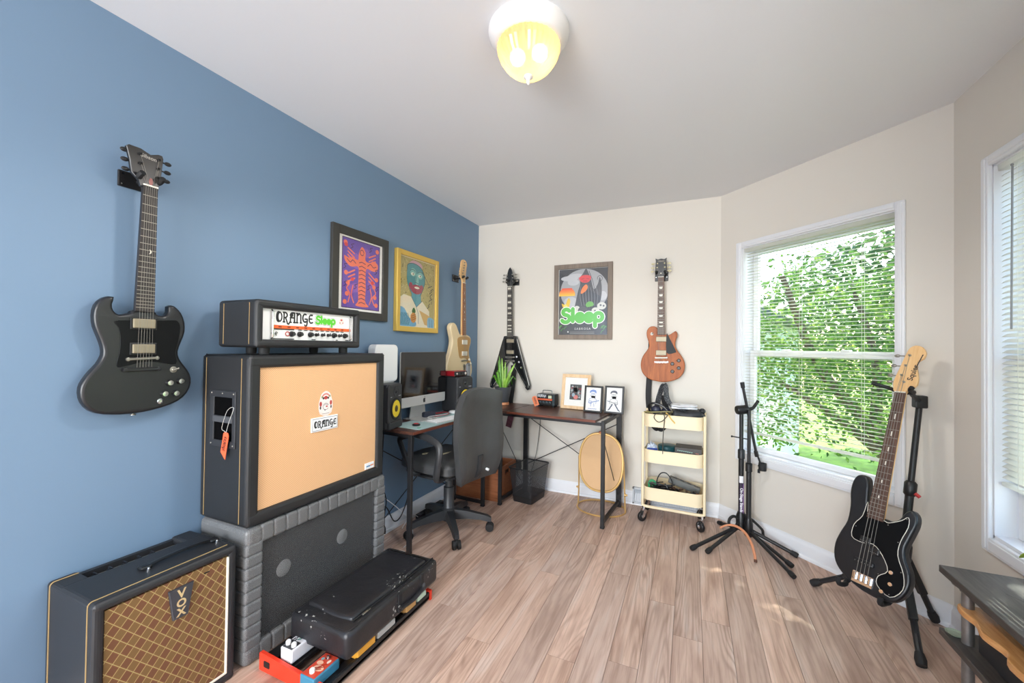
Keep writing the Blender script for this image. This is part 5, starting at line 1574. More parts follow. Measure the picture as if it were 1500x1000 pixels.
# ---- things on the side desk
def on2(x, y, z=D2Z):
    v = desk2.matrix_basis @ Vector((x, y, z)); return (v.x, v.y, v.z)
pot = thing('potted_plant', 'spiky green aloe in a grey pot with copper foot on the side desk corner', 'plant', (-1.520, 3.270, D2Z), 0)
g = G(); g.lathe([(.046, .022), (.050, .026), (.072, .150), (.075, .158), (.071, .158), (.066, .148), (.060, .140), (.001, .138)], 28); g.obj('pot', mat('charcoal_ceramic', '4a4c50', .5), pot)
g = G(); g.lathe([(.052, 0), (.056, .004), (.054, .022), (.048, .026), (.001, .026)], 28); g.obj('saucer', mat('copper_saucer', 'cf8a62', .35, .35), pot)
g = G(); g.lathe([(.064, .139), (.03, .146), (.001, .147)], 18); g.obj('soil', mat('soil', '3a2c22', .9, bump=.5, bscale=150), pot)
M_ALOE = mat('aloe_green', '5f9a30', .4, var=.35, vscale=26); M_ALOE2 = mat('aloe_light', '8fbb4a', .4, var=.3, vscale=26)
rr = random.Random(12)
for k in range(17):
    a_ = rr.uniform(0, 2 * pi); sp_ = rr.uniform(.10, 1.0) * .115 if k > 3 else rr.uniform(.01, .03); hh = rr.uniform(.15, .29) - sp_ * .7
    if k < 4: hh = (.285, .265, .25, .235)[k]
    b0 = Vector((.022 * cos(a_), .022 * sin(a_), .145)); tip = b0 + Vector((cos(a_) * sp_, sin(a_) * sp_, hh))
    md = (b0 + tip) / 2 + Vector((cos(a_) * sp_ * -.10, sin(a_) * sp_ * -.10, hh * .06))
    if k > 11: md += Vector((cos(a_) * .03, sin(a_) * .03, .03)); tip.z -= .07
    path = [b0, b0.lerp(md, .5), md, md.lerp(tip, .5), md.lerp(tip, .8), tip]
    w0 = rr.uniform(.012, .017)
    g = G(); g.tube(path, [w0 * .8, w0, w0 * .85, w0 * .55, w0 * .28, .0008], 8, flat=.45)
    for i in range(1, 15):                                   # marginal teeth
        q = i / 15; j = min(int(q * 5), 4); p_ = path[j].lerp(path[j + 1], q * 5 - j); w_ = w0 * (1 - q) * .95
        d_ = (path[j + 1] - path[j]).normalized(); s_ = d_.cross(Vector((0, 0, 1))).normalized()
        for sg_ in (-1, 1):
            e = p_ + s_ * sg_ * w_
            g.add([e - d_ * .004, e + d_ * .004, e + s_ * sg_ * .005 + d_ * .003], [(0, 1, 2)])
    g.obj('leaf', M_ALOE if rr.random() < .6 else M_ALOE2, pot)
ma = thing('practice_amplifier', 'tiny black amplifier with carry handle and orange stripe on the side desk', 'amplifier', on2(.228, .385), -5)
g = G(); g.box(-.082, .082, 0, .085, .014, .110, bev=.004); g.obj('housing', mat('dark_grey_metal', '2c2e31', .4), ma)
g = G(); g.box(-.078, .060, -.003, .001, .018, .106, bev=.001, seg=1); fp = g.obj('front_panel', M_BLACK, ma)
g = G(); g.box(.062, .080, -.002, .001, .018, .106); g.obj('side_panel', mat('dark_teal_metal', '3c4b50', .4, .4), ma)
a = Art(-.0034); ornate(a, 'd9dde2', -.074, .084, .022)
a.rect('c9cfae', .024, .056, .076, .100); a.rect('d9603a', -.076, .060, .058, .072); a.strokes('7c9aa6', [arc(-.050 + .030 * k, .038, .008, .008, 200, -20, 8) for k in range(4)], .002, 3)
a.obj('panel_printing', fp)
for k in range(4):
    g = G(); g.lathe([(.0065, 0), (.006, .008), (.0005, .0085)], 12, at(-.050 + .030 * k, -.003, .036, YF)); g.obj('knob', M_KRK, fp)
g = G(); g.tube(smooth([(-.045, .035, .108), (-.042, .035, .134), (-.030, .035, .140), (.030, .035, .140), (.042, .035, .134), (.045, .035, .108)], 4, False), .0035, 8); g.obj('carry_handle', M_CHROME, ma)
for xx in (-.066, .066):
    g = G(); g.lathe([(.010, 0), (.012, .014)], 12, at(xx, .015, 0)); g.lathe([(.010, 0), (.012, .014)], 12, at(xx, .07, 0)); g.obj('foot', M_RUBBER, ma)
ot = thing('price_tag', 'orange swing tag leaning on the tiny amplifier', 'tag', on2(.160, .362), 6)
mx = Matrix.Rotation(radians(-14), 4, 'X') @ Matrix.Rotation(radians(-24), 4, 'Y')
g = G(); g.prism([(-.022, .010), (.022, .010), (.022, .085), (.012, .096), (-.012, .096), (-.022, .085)], -.0008, .0008, mx=mx); cd = g.obj('card', mat('orange_tag_card', 'ee8456', .55), ot)
a = Art(-.0012); ornate(a, '6b2a16', 0, 0, .017); a.v = [(p[2] - .007, p[1], .084 - p[0]) for p in a.v]; a.obj('lettering', cd, flip=mx)
def picture(name, label, loc, rz, w, h, fw, fm, tilt, mats, art, depth=.016):
    r = thing(name, label, 'picture', loc, rz)
    T = Matrix.Rotation(radians(-tilt), 4, 'X')
    for x0, x1, z0, z1, nm in ((-w / 2, -w / 2 + fw, 0, h, 'frame_side'), (w / 2 - fw, w / 2, 0, h, 'frame_side'), (-w / 2 + fw, w / 2 - fw, h - fw, h, 'frame_rail'), (-w / 2 + fw, w / 2 - fw, 0, fw, 'frame_rail')):
        g = G(); g.box(x0, x1, -depth, 0, z0, z1, bev=.002, seg=2, mx=T); g.obj(nm, fm, r)
    g = G(); g.box(-w / 2 + fw - .003, w / 2 - fw + .003, -depth * .45, -.001, fw - .003, h - fw + .003, mx=T); bk = g.obj('mount', mats, r)
    a = Art(-depth * .45 - .0003); art(a, w, h); a.obj('print', bk, flip=T)
    g = G(); g.box(-w / 2 + fw - .002, w / 2 - fw + .002, -depth * .75, -depth * .75 + .0012, fw - .002, h - fw + .002, mx=T); g.obj('glass', M_FGLASS, r)
    if tilt > 1:
        g = G(); g.bar((0, .002, h * .62), (0, h * .62 * math.tan(radians(tilt)) + .055, .004), .03, .004); g.obj('easel_back', M_BLACK, r)
    return r
M_PALEWOOD = wood('pale_pine_frame', 'd9b183', 'edcfa6', .5, 'Z')
M_PAPER = mat('white_mount_board', 'f3f1ec', .7)
def art_photo(a, w, h):
    x0, x1, z0, z1 = -.052, .048, .078, .205
    a.rect('4b4f50', x0, x1, z0, z1)
    rr = random.Random(6)
    for col, n in (('2e3133', 16), ('7d8482', 14), ('6a4a46', 8), ('aab0b2', 8), ('8c3d44', 4)):
        a.polys(col, [ell(rr.uniform(x0 + .010, x1 - .010), rr.uniform(z0 + .012, z1 - .012), rr.uniform(.004, .010), rr.uniform(.005, .012), 8) for _ in range(n)])
    a.polys('d9837c', [ell(.002, z0 + .022, .020, .018, 14)]); a.polys('9fb0bd', [ell(-.020, z0 + .040, .014, .016, 14)])
picture('framed_photo', 'pale pine picture frame with small dark photo in a wide mount on the side desk', on2(.485, .405), -5, .250, .290, .027, M_PALEWOOD, 10, M_PAPER, art_photo)
def art_sketch(col, flip, legs):
    def f(a, w, h):
        s = -1 if flip else 1
        cx = -.004
        a.poly(col[1], smooth([(cx - .026, .150), (cx - .024, .170), (cx, .180), (cx + .024, .172), (cx + .026, .150), (cx + .012, .160), (cx - .010, .162)], 3))
        a.strokes(col[0], [arc(cx, .146, .024, .028, 200, 340), arc(cx - .009, .146, .007, .006, 0, 360, 10), arc(cx + .009, .146, .007, .006, 0, 360, 10), arc(cx, .130, .008, .004, 200, 340), [(cx - .03, .102), (cx - .012, .114), (cx + .012, .114), (cx + .030, .100)],
                          [(cx - .03, .102), (cx - .032, .075), (cx - .010, .070)], [(cx + .030, .100), (cx + .026, .070)], [(cx - .024 * s, .072), (cx + .050 * s, .094)], [(cx - .024 * s, .078), (cx + .050 * s, .097)], arc(cx - .020 * s, .078, .014, .012, 0, 360, 12)], .0026, 3)
        if legs:
            a.strokes(col[1], [[(cx - .010, .070), (cx - .034, .030)], [(cx + .012, .070), (cx + .040, .026)]], .010, 4)
            a.strokes(col[0], [[(cx - .034, .030), (cx - .042, .024)], [(cx + .040, .026), (cx + .050, .022)]], .007, 4)
        else:
            a.strokes(col[0], [[(cx - .014, .070), (cx - .016, .046)], [(cx + .010, .070), (cx + .012, .046)]], .003, 3)
            a.strokes(col[0], [[(-.040 + .008 * k, .026 + .002 * (k % 2)), (-.036 + .008 * k, .028)] for k in range(9)], .004, 3)
    return f
M_BLKF = mat('black_picture_frame', '1c1a19', .4)
picture('framed_sketch', 'black-framed blue ink caricature of a guitar player, middle of the three desk pictures', on2(.662, .330), -6, .150, .210, .014, M_BLKF, 9, M_PAPER, art_sketch(('5f7fc0', '7390cc'), False, False))
picture('framed_sketch', 'black-framed dark ink caricature of a striding guitar player, nearest the brown guitar', on2(.822, .358), -4, .150, .215, .014, M_BLKF, 9, M_PAPER, art_sketch(('3b3d4a', '4a4d5c'), True, True))

# ---- pictures on the walls
def art_totem(a, w, h):
    x0, x1, z0, z1 = -w / 2 + .080, w / 2 - .076, .046 + .020, h - .062
    a.rect('6b4fa8', x0, x1, z0, z1)
    W, Hh = x1 - x0, z1 - z0
    f = lambda pts: [(x0 + u * W, z0 + v * Hh) for u, v in pts]
    rr = random.Random(14)
    a.polys('8a5bb0', [f(smooth([(rr.uniform(0.05, .9), rr.uniform(.05, .9)) for _ in range(1)] * 1, 1) * 1) if False else f(ell(rr.uniform(.15, .85), rr.uniform(.1, .9), .12, .07, 10)) for _ in range(9)])
    O = 'ee7a5c'
    a.poly(O, f(smooth([(.36, .04), (.42, .12), (.41, .30), (.42, .50), (.40, .62), (.22, .60), (.08, .66), (.05, .74), (.16, .72), (.26, .74), (.40, .72), (.42, .82), (.50, .93), (.60, .86), (.60, .74), (.72, .72), (.82, .76), (.95, .72), (.93, .62), (.80, .60), (.64, .62), (.61, .50), (.62, .30), (.61, .12), (.70, .04)], 4)))
    a.polys(O, [f(ell(u, v, .05, .035, 12)) for u, v in ((.08, .93), (.93, .92), (.10, .50), (.92, .48), (.15, .36), (.85, .36), (.13, .20), (.88, .20), (.08, .08), (.92, .08))])
    L = [f(smooth([(.30 + .0 * k, .80 - .06 * k), (.14, .86 - .05 * k)], 3, False)) for k in range(3)] + [f([(.70, .80 - .06 * k), (.88, .86 - .05 * k)]) for k in range(3)]
    L += [f([(.32, .56 - .06 * k), (.16, .50 - .06 * k)]) for k in range(3)] + [f([(.70, .56 - .06 * k), (.86, .48 - .06 * k)]) for k in range(3)]
    a.strokes(O, L, .009, 4)
    S = [f(smooth([(.18, .34), (.12, .28), (.20, .20), (.16, .08)], 4, False)), f(smooth([(.84, .34), (.90, .26), (.80, .18), (.86, .08)], 4, False)), f(smooth([(.28, .33), (.24, .2), (.30, .08)], 4, False)), f(smooth([(.74, .32), (.78, .2), (.72, .08)], 4, False))]
    a.strokes(O, S, .008, 4)
    a.polys('d8423e', [f(ell(u, v, .045, .028, 10)) for u, v in ((.26, .42), (.80, .42), (.09, .90))])
    dk = [f([(.43, .08 + .06 * k), (.50, .10 + .06 * k), (.60, .08 + .06 * k)]) for k in range(11)] + [f(arc(.50, .84, .05, .04, 0, 330, 12))] + [f(smooth([(.12, .70), (.20, .66), (.26, .70), (.34, .66)], 3, False)), f(smooth([(.66, .66), (.74, .70), (.82, .66), (.90, .68)], 3, False))]
    dk += [f([(0.0, 0.0), (1, 0), (1, 1), (0, 1), (0, 0)])]
    dk += [f(smooth([(u, v), (u + .06, v + .03), (u + .02, v + .06), (u + .09, v + .08)], 3, False)) for u, v in ((.03, .55), (.20, .86), (.70, .88), (.86, .56), (.30, .28), (.66, .30), (.04, .30), (.90, .30))]
    a.strokes('4a2a52', dk, .0045, 3)
pic = picture('framed_print', 'black-framed orange and purple abstract print on the blue wall, beside the gold frame', (LW, 1.931, 1.428), 90, .468, .545, .050, mat('charcoal_frame', '343330', .5), 0, M_PAPER, art_totem, depth=.022)
def art_portrait(a, w, h):
    x0, x1, z0, z1 = -w / 2 + .038, w / 2 - .038, .034, h - .038
    W, Hh = x1 - x0, z1 - z0
    f = lambda pts: [(x0 + u * W, z0 + v * Hh) for u, v in pts]
    rr = random.Random(21)
    a.rect('b2a468', x0, x1, z0, z1)
    a.strokes('6e6538', [f([(u, v), (u + rr.uniform(-.03, .03), v + rr.uniform(-.03, .03))]) for u, v in [(rr.uniform(.02, .98), rr.uniform(.38, .98)) for _ in range(110)]], .004, 3)
    a.strokes('d5cc92', [f([(u, v), (u + rr.uniform(-.03, .03), v + rr.uniform(-.03, .03))]) for u, v in [(rr.uniform(.02, .98), rr.uniform(.38, .98)) for _ in range(80)]], .0035, 3)
    a.strokes('3d3a2c', [f(smooth([(.80 + rr.uniform(-.06, .14), .30 + .04 * k), (.86 + rr.uniform(-.05, .1), .34 + .04 * k)], 2, False)) for k in range(9)], .006, 3)
    a.poly('cfa3ae', f(smooth([(.22, .88), (.34, .97), (.55, .96), (.62, .90), (.50, .86), (.30, .84)], 4)))
    a.poly('4f8f95', f(smooth([(.20, .82), (.22, .90), (.40, .93), (.60, .88), (.70, .74), (.66, .60), (.56, .47), (.40, .45), (.28, .54), (.20, .66)], 4)))
    a.poly('5d9aa6', f([(.32, .52), (.58, .52), (.60, .34), (.46, .28), (.34, .38)]))
    a.polys('7fb7b0', [f(ell(.36, .80, .08, .06)), f(ell(.56, .78, .08, .06)), f(ell(.47, .70, .05, .09))])
    a.polys('a24a58', [f(ell(.46, .56, .16, .07)), f(ell(.30, .60, .05, .05)), f(ell(.60, .60, .05, .04))])
    a.polys('e9e4d0', [f(ell(.35, .775, .045, .022)), f(ell(.55, .765, .045, .022)), f(ell(.47, .585, .07, .016))])
    a.polys('2b3438', [f(ell(.36, .775, .014, .014)), f(ell(.56, .765, .014, .014))])
    a.strokes('2f4a56', [f(smooth([(.20, .82), (.22, .90), (.40, .93), (.60, .88), (.70, .74), (.66, .60), (.56, .47)], 4, False)), f(arc(.35, .80, .07, .04, 20, 160)), f(arc(.56, .79, .07, .04, 20, 160)), f([(.45, .76), (.43, .66), (.50, .65)]), f(smooth([(.62, .84), (.78, .70), (.84, .64)], 3, False))], .0045, 3)
    a.poly('e3d9c0', f([(.0, .40), (.12, .46), (.32, .44), (.46, .30), (.62, .40), (.84, .26), (.84, .0), (.06, .0), (.0, .24)]))
    a.poly('cda45f', f([(.54, .26), (.80, .20), (.94, .14), (.86, .03), (.70, .05)]))
    a.poly('6fa6c8', f(smooth([(.0, .26), (.14, .26), (.26, .14), (.42, .10), (.46, .03), (.30, .0), (.0, .0)], 3))); a.poly('7aaecb', f(smooth([(.80, .16), (.98, .14), (.98, .0), (.80, .0)], 3)))
    a.poly('3f6b3a', f(smooth([(.34, .24), (.39, .29), (.44, .24), (.41, .20), (.36, .20)], 3))); a.poly('c98b48', f(ell(.38, .14, .08, .075)))
    a.strokes('7a4f2c', [f([(.33, .10 + .03 * k), (.44, .13 + .03 * k)]) for k in range(3)], .004, 3)
    a.strokes('38506b', [f(smooth([(.02 + .03 * k, .20), (.06 + .03 * k, .12), (.04 + .03 * k, .03)], 3, False)) for k in range(8)] + [f([(.46, .30), (.52, .20), (.52, .06)]), f([(.32, .44), (.46, .30), (.62, .40)]), f([(.84, .14), (.86, .02)]), f([(.91, .13), (.92, .02)])], .004, 3)
    a.strokes('efe2bc', [f([(0, .0), (1, 0), (1, 1), (0, 1), (0, 0)])], .010, 3)
M_GOLDF = NT('gilded_frame'); M_GOLDF.b.inputs['Base Color'].default_value = lin('d8b45a'); M_GOLDF.b.inputs['Roughness'].default_value = .35; M_GOLDF.b.inputs['Metallic'].default_value = .45; M_GOLDF = M_GOLDF.m
picture('framed_painting', 'gold-framed painting of a teal-faced figure in a white shirt on the blue wall', (LW, 2.497, 1.371), 90, .505, .578, .036, M_GOLDF, 0, mat('painting_ground', 'b2a468', .7), art_portrait, depth=.032)
def art_poster(a, w, h):
    x0, x1, z0, z1 = -w / 2 + .044, w / 2 - .040, .040, h - .044
    W, Hh = x1 - x0, z1 - z0
    f = lambda pts: [(x0 + u * W, z0 + v * Hh) for u, v in pts]
    rr = random.Random(8)
    a.rect('e8e6e0', x0 - .006, x1 + .002, z0 - .006, z1 + .002); a.rect('3b3c40', x0, x1, z0, z1)
    a.poly('a9aaae', f(ell(.52, .66, .49, .335, 40)))
    a.polys('c6c7ca', [f(ell(.22, .86, .18, .04)), f(ell(.30, .80, .12, .05)), f(ell(.90, .58, .08, .07)), f(ell(.25, .50, .14, .08)), f(ell(.36, .90, .16, .03))])
    for k, c in enumerate(('f0603a', 'f4793a', 'f6923a', 'f8aa3a', 'f9c13c')):
        v0 = .715 - .024 * k
        wdt = .17 * math.sqrt(max(0.02, 1 - ((v0 - .60) / .145) ** 2))
        a.poly(c, f([(max(.0, .17 - wdt), v0), (.17 + wdt, v0), (.17 + min(.172, wdt * 1.12), v0 - .026), (max(0, .17 - wdt * 1.12), v0 - .026)]))
    a.poly('4c4d52', f(smooth([(.56, 1.0), (.50, .93), (.44, .86), (.44, .76), (.40, .66), (.36, .52), (.34, .40), (.44, .34), (.62, .32), (.78, .40), (.86, .52), (.88, .70), (.84, .86), (.80, .76), (.72, .68), (.66, .84), (.60, .95)], 4)))
    a.strokes('85868c', [f(smooth([(.46 + .05 * k, .74 - .03 * (k % 3)), (.44 + .06 * k, .60), (.48 + .05 * k, .44)], 4, False)) for k in range(7)], .0035, 3)
    a.strokes('2b2c30', [f(smooth([(.48 + .05 * k, .70), (.47 + .06 * k, .56), (.52 + .05 * k, .40)], 4, False)) for k in range(6)] + [f(smooth([(.62, .96), (.70, .80), (.74, .66)], 4, False)), f(arc(.84, .84, .05, .04, -90, 200))], .004, 3)
    a.poly('e2484e', f(smooth([(.42, .86), (.50, .90), (.64, .89), (.66, .84), (.60, .79), (.50, .79), (.45, .81)], 4))); a.poly('f58a4c', f(smooth([(.48, .70), (.56, .76), (.60, .72), (.56, .66), (.46, .62)], 3)))
    a.strokes('8c2430', [f([(.47, .84), (.52, .85)]), f([(.57, .85), (.62, .84)]), f([(.50, .81), (.58, .81)])], .004, 3)
    a.poly('edc33a', f(smooth([(.06, .48), (.14, .46), (.18, .54), (.22, .56), (.24, .50), (.20, .40), (.14, .36), (.10, .40)], 3))); a.polys('f4dc6c', [f(ell(.14, .44, .04, .03))])
    a.polys('d9d8cf', [f(ell(.88, .43, .09, .055)), f(ell(.76, .36, .08, .05)), f(ell(.38, .38, .07, .06))]); a.polys('57585c', [f(ell(.86, .44, .02, .015)), f(ell(.92, .43, .018, .014)), f(ell(.75, .36, .018, .014)), f(ell(.50, .36, .10, .07))])
    a.poly('6fb255', f(smooth([(.56, .46), (.62, .50), (.70, .49), (.72, .44), (.64, .42), (.58, .42)], 3)))
    a.strokes('4e8f3e', [f(smooth([(u, v), (u + .02, v + .03), (u + .05, v + .04)], 3, False)) for u, v in [(rr.uniform(0.01, .12), rr.uniform(.02, .34)) for _ in range(12)] + [(rr.uniform(.86, .93), rr.uniform(.02, .14)) for _ in range(7)]], .005, 3)
    bubble(a, x0 + .022, z0 + .088, .112, 'f4f4ee', '5fc24c')
    a.text('d9d9d4', 'SABROSA', x0 + .50 * W, z0 + .044, .026, 0, space=1.4)
    a.polys('f1f1ec', [f(ell(.20, .045, .014, .012, 10))]); a.strokes('9b9b98', [f([(.24, .045 - .014 * k), (.74, .045 - .014 * k)]) for k in range(3)], .002, 3)
M_GREYWOOD = wood('grey_brown_wood_frame', '6f6156', '8d7f72', .6, 'Z')
picture('framed_poster', 'grey wood framed band poster with green bubble lettering on the cream wall', (-.858, BY, 1.341), 0, .512, .657, .040, M_GREYWOOD, 0, mat('poster_black', '3b3c40', .7), art_poster, depth=.022)

# ================================================================== office chair
M_LEATHER = leather('black_chair_leather', '3a3b3c', .45)
M_CHPL = mat('chair_plastic', '2a2b2d', .42)
ch = thing('office_chair', 'black leather office chair on five castors, turned towards the computer desk', 'chair', (-1.525, 2.415, 0), 79)
# local: -y is the way the sitter faces ... the chair looks to +y (the blue wall), its back is at -y
leg_targets = [(-1.693, 2.157), (-1.311, 2.182), (-1.233, 2.538), (-1.556, 2.701), (-1.775, 2.528)]
inv = ch.matrix_basis.inverted()
for X_, Y_ in leg_targets:
    p = inv @ Vector((X_, Y_, 0)); d = Vector((p.x, p.y, 0)); d = d.normalized() * .285
    g = G(); n_ = d.normalized(); s_ = Vector((-n_.y, n_.x, 0))
    vs = []
    for q, w, z0, z1 in ((.03, .030, .085, .150), (.12, .026, .088, .140), (.22, .022, .082, .118), (.27, .021, .070, .106), (.295, .016, .066, .092)):
        c = n_ * q
        vs += [c - s_ * w + Vector((0, 0, z0)), c + s_ * w + Vector((0, 0, z0)), c + s_ * w * .75 + Vector((0, 0, z1)), c - s_ * w * .75 + Vector((0, 0, z1))]
    fs = [(3, 2, 1, 0), (16, 17, 18, 19)]
    for i in range(4):
        for k in range(4): fs.append((i * 4 + k, i * 4 + (k + 1) % 4, i * 4 + 4 + (k + 1) % 4, i * 4 + 4 + k))
    g.add(vs, fs); lg = g.obj('base_leg', M_CHPL, ch, 30)
    g = G()
    for sg_ in (-1, 1):
        g.lathe([(.012, -.011), (.026, -.010), (.028, -.006), (.028, .006), (.026, .010), (.012, .011)], 18, Matrix.Translation(d * 1.0 + s_ * sg_ * .016 + Vector((0, 0, .028))) @ s_.to_track_quat('Z', 'Y').to_matrix().to_4x4())
    g.ball(d + Vector((0, 0, .042)), (.020, .020, .022), 12)
    g.tube([d + Vector((0, 0, .04)), d + Vector((0, 0, .085))], .006, 8)
    g.obj('castor', M_RUBBER, lg)
g = G(); g.lathe([(.046, .075), (.050, .085), (.048, .150), (.040, .158), (.036, .165), (.036, .300), (.026, .303), (.026, .400)], 22); g.obj('gas_column', M_CHPL, ch)
g = G(); g.box(-.09, .09, -.12, .12, .395, .425, bev=.01); g.tube([(.05, .05, .405), (.16, .08, .395), (.20, .085, .39)], .007, 8); g.obj('tilt_mechanism', M_BLACKM, ch)
g = G()
def cushion(g, w, d, h, r, crown, mx, pinch=0.0):
    bm = bmesh.new(); bmesh.ops.create_cube(bm, size=1)
    for v in bm.verts: v.co = Vector((v.co.x * w, v.co.y * d, v.co.z * h))
    bmesh.ops.subdivide_edges(bm, edges=bm.edges, cuts=9, use_grid_fill=True)
    for v in bm.verts:
        x, y, z = v.co.x / w * 2, v.co.y / d * 2, v.co.z / h * 2
        e = max(abs(x), abs(y)); k = 1 - max(0, (e - .72) / .28) ** 2.2 * .55
        rx = (1 - .16 * y * y * abs(x)) * (1 - pinch * max(0, -y)); ry = 1 - .12 * x * x * abs(y)
        v.co.x *= rx; v.co.y *= ry
        v.co.z *= k
        v.co.z += crown * (1 - x * x) * (1 - y * y) * (1 if z > 0 else .2)
    return g.addbm(bm, mx)
cushion(g, .50, .49, .10, .03, .02, at(0, .03, .475)); g.obj('seat', M_LEATHER, ch, 60)
g = G(); cushion(g, .46, .42, .03, .01, 0, at(0, .03, .420)); g.obj('seat_pan', M_CHPL, ch, 60)
# backrest: tall padded shell leaning away from the desk
T = at(0, -.225, .690, Matrix.Rotation(radians(9), 4, 'X')) @ Matrix.Rotation(radians(90), 4, 'X')
g = G()
bm = bmesh.new(); bmesh.ops.create_cube(bm, size=1)
bmesh.ops.subdivide_edges(bm, edges=bm.edges, cuts=11, use_grid_fill=True)
for v in bm.verts:
    x, y, z = v.co.x * 2, v.co.y * 2, v.co.z * 2
    wdt = .235 * (1 - .10 * max(0, y) ** 2 - .16 * max(0, -y) ** 2)
    hgt = .305 * (1 - .07 * x * x)
    e = max(abs(x), abs(y)); k = 1 - max(0, (e - .70) / .30) ** 2 * .55
    nx = x * wdt * (1 - .10 * abs(x) * y * y); ny = y * hgt
    v.co = Vector((nx, ny, z * .046 * k - .045 * x * x + .030 * sin(y * 2.2)))
g.addbm(bm, T @ Matrix.Rotation(pi, 4, 'Y')); g.obj('backrest', M_LEATHER, ch, 60)
g = G(); g.tube(smooth([(0, -.10, .400), (0, -.20, .402), (0, -.262, .44), (0, -.275, .56)], 5, False), .026, 8, flat=.5); g.obj('back_bracket', M_CHPL, ch)
for sx in (-1, 1):
    g = G()
    g.tube(smooth([(sx * .19, -.13, .425), (sx * .27, -.15, .44), (sx * .285, -.17, .52), (sx * .285, -.185, .61), (sx * .28, -.165, .662), (sx * .28, -.08, .690), (sx * .28, .04, .700), (sx * .28, .13, .682), (sx * .28, .185, .650), (sx * .28, .165, .60), (sx * .275, .11, .50), (sx * .26, .08, .44), (sx * .19, .07, .425)], 4, False), .022, 8, flat=.75)
    g.obj('armrest', M_CHPL, ch)
for k_, (cx_, cy_, rx_, ry_) in enumerate(((-.06, -.02, .050, .012), (-.13, .10, .026, .014), (.02, -.10, .018, .010))):
    rt_ = random.Random(40 + k_); o_ = [(cx_ + p[0] * rt_.uniform(.6, 1.2), cy_ + p[1] * rt_.uniform(.5, 1.3)) for p in ell(0, 0, rx_, ry_, 14)]
    g = G(); zt_ = .5455 - 1.1 * (cx_ ** 2 + (cy_ - .03) ** 2) * .25
    g.prism(o_, zt_ - .010, zt_ + .0012, mx=Matrix(((1, 0, 0, 0), (0, 0, 1, 0), (0, 1, 0, 0), (0, 0, 0, 1)))); g.obj('torn_patch', mat('bare_backing_%d' % k_, 'a39a80', .8, var=.4, vscale=120), ch, label='pale torn patch in the seat cover')
g = G(); g.tube([(.075, -.262, .452), (.075, -.285, .448)], .009, 10); g.obj('white_plug', M_WHITE, ch)
a_ = None

# ---- crate under the desk, waste basket, hoop, outlet, vents
cr = thing('wooden_crate', 'reddish wooden crate with a hand slot on the floor under the desk, behind the chair', 'crate', (-1.83, 3.010, 0), 0)
M_CRATE = wood('orange_brown_crate', '7d4527', 'a8673f', .5, 'X')
cw, cd_, chh = .40, .36, .262
for nm, b in (('front_panel', (0, cw, 0, .014, 0, chh)), ('back_panel', (0, cw, cd_ - .014, cd_, 0, chh)), ('side_panel', (0, .014, .0142, cd_ - .0142, 0, chh)), ('bottom_panel', (.0142, cw - .0142, .0142, cd_ - .0142, 0, .012))):
    g = G(); g.box(*b, bev=.002, seg=1); g.obj(nm, M_CRATE, cr)
g = G()
sx_ = cw - .014
for b in ((sx_, cw, .0142, cd_ - .0142, 0, .185), (sx_, cw, .0142, cd_ - .0142, .225, chh), (sx_, cw, .0142, .13, .185, .225), (sx_, cw, .23, cd_ - .0142, .185, .225)): g.box(*b)
g.obj('side_panel', M_CRATE, cr)
g = G(); g.box(.02, cw - .02, .02, cd_ - .02, .17, .175); g.obj('dark_lining', M_BLACK, cr)
rb = thing('rubber_ball', 'small glossy red ball lying in the crate top behind the chair', 'ball', (-1.485, 3.055, .225), 0)
g = G(); g.ball((0, 0, .0), .030, 16); g.obj('shell', mat('glossy_red', 'c0222e', .25), rb)
rb.location.z = .176 + .030
bin_ = thing('waste_basket', 'black wire-mesh waste basket under the side desk', 'waste basket', (-1.235, 3.200, 0), -8)
t = NT('wire_mesh')
tc = t.n('TexCoord'); sp = t.n('SeparateXYZ'); t.l(tc.outputs['Object'], sp.inputs[0])
h_ = t.math('ADD', t.math('ADD', sp.outputs[0], sp.outputs[1]), 5)
def grid(v): return t.math('GREATER_THAN', t.math('FRACT', t.math('MULTIPLY', v, 1 / .0042)), .62)
f = t.math('MAXIMUM', grid(h_), grid(t.math('ADD', sp.outputs[2], 5)))
tr = t.n('BsdfTransparent'); mx = t.n('MixShader'); t.l(f, mx.inputs[0]); t.l(tr.outputs[0], mx.inputs[1]); t.l(t.b.outputs[0], mx.inputs[2]); t.l(mx.outputs[0], t.out.inputs[0])
t.b.inputs['Base Color'].default_value = lin('2a2a2c'); t.b.inputs['Roughness'].default_value = .5
g = G()
B0 = rrect(-.088, .088, -.118, .118, .022, 4); B1 = rrect(-.112, .112, -.158, .158, .028, 4); n = len(B0)
g.add([(p[0], p[1], .004) for p in B0] + [(p[0], p[1], .278) for p in B1], [(i, (i + 1) % n, n + (i + 1) % n, n + i) for i in range(n)]); g.obj('mesh_side', t.m, bin_)
g = G(); g.add([(p[0], p[1], .004) for p in B0] + [(p[0], p[1], .0) for p in B0], [tuple(range(n)), tuple(range(n, 2 * n))[::-1]] + [(i, (i + 1) % n, n + (i + 1) % n, n + i) for i in range(n)]); g.obj('base_plate', M_BLACKM, bin_)
g = G()
B2 = [(p[0] * .76 + q[0] * .24, p[1] * .76 + q[1] * .24) for p, q in zip(B0, B1)]
g.add([(p[0] * 1.012, p[1] * 1.012, .0) for p in B0] + [(p[0] * 1.01, p[1] * 1.01, .052) for p in B2], [(i, (i + 1) % n, n + (i + 1) % n, n + i) for i in range(n)]); g.obj('solid_skirt', M_BLACKM, bin_)
g = G(); g.tube([(p[0], p[1], .280) for p in B1], .0055, 8, closed=True); g.obj('rim', M_BLACKM, bin_)
M_BRASS = mat('brass_hoop', 'd8b070', .35, .5)
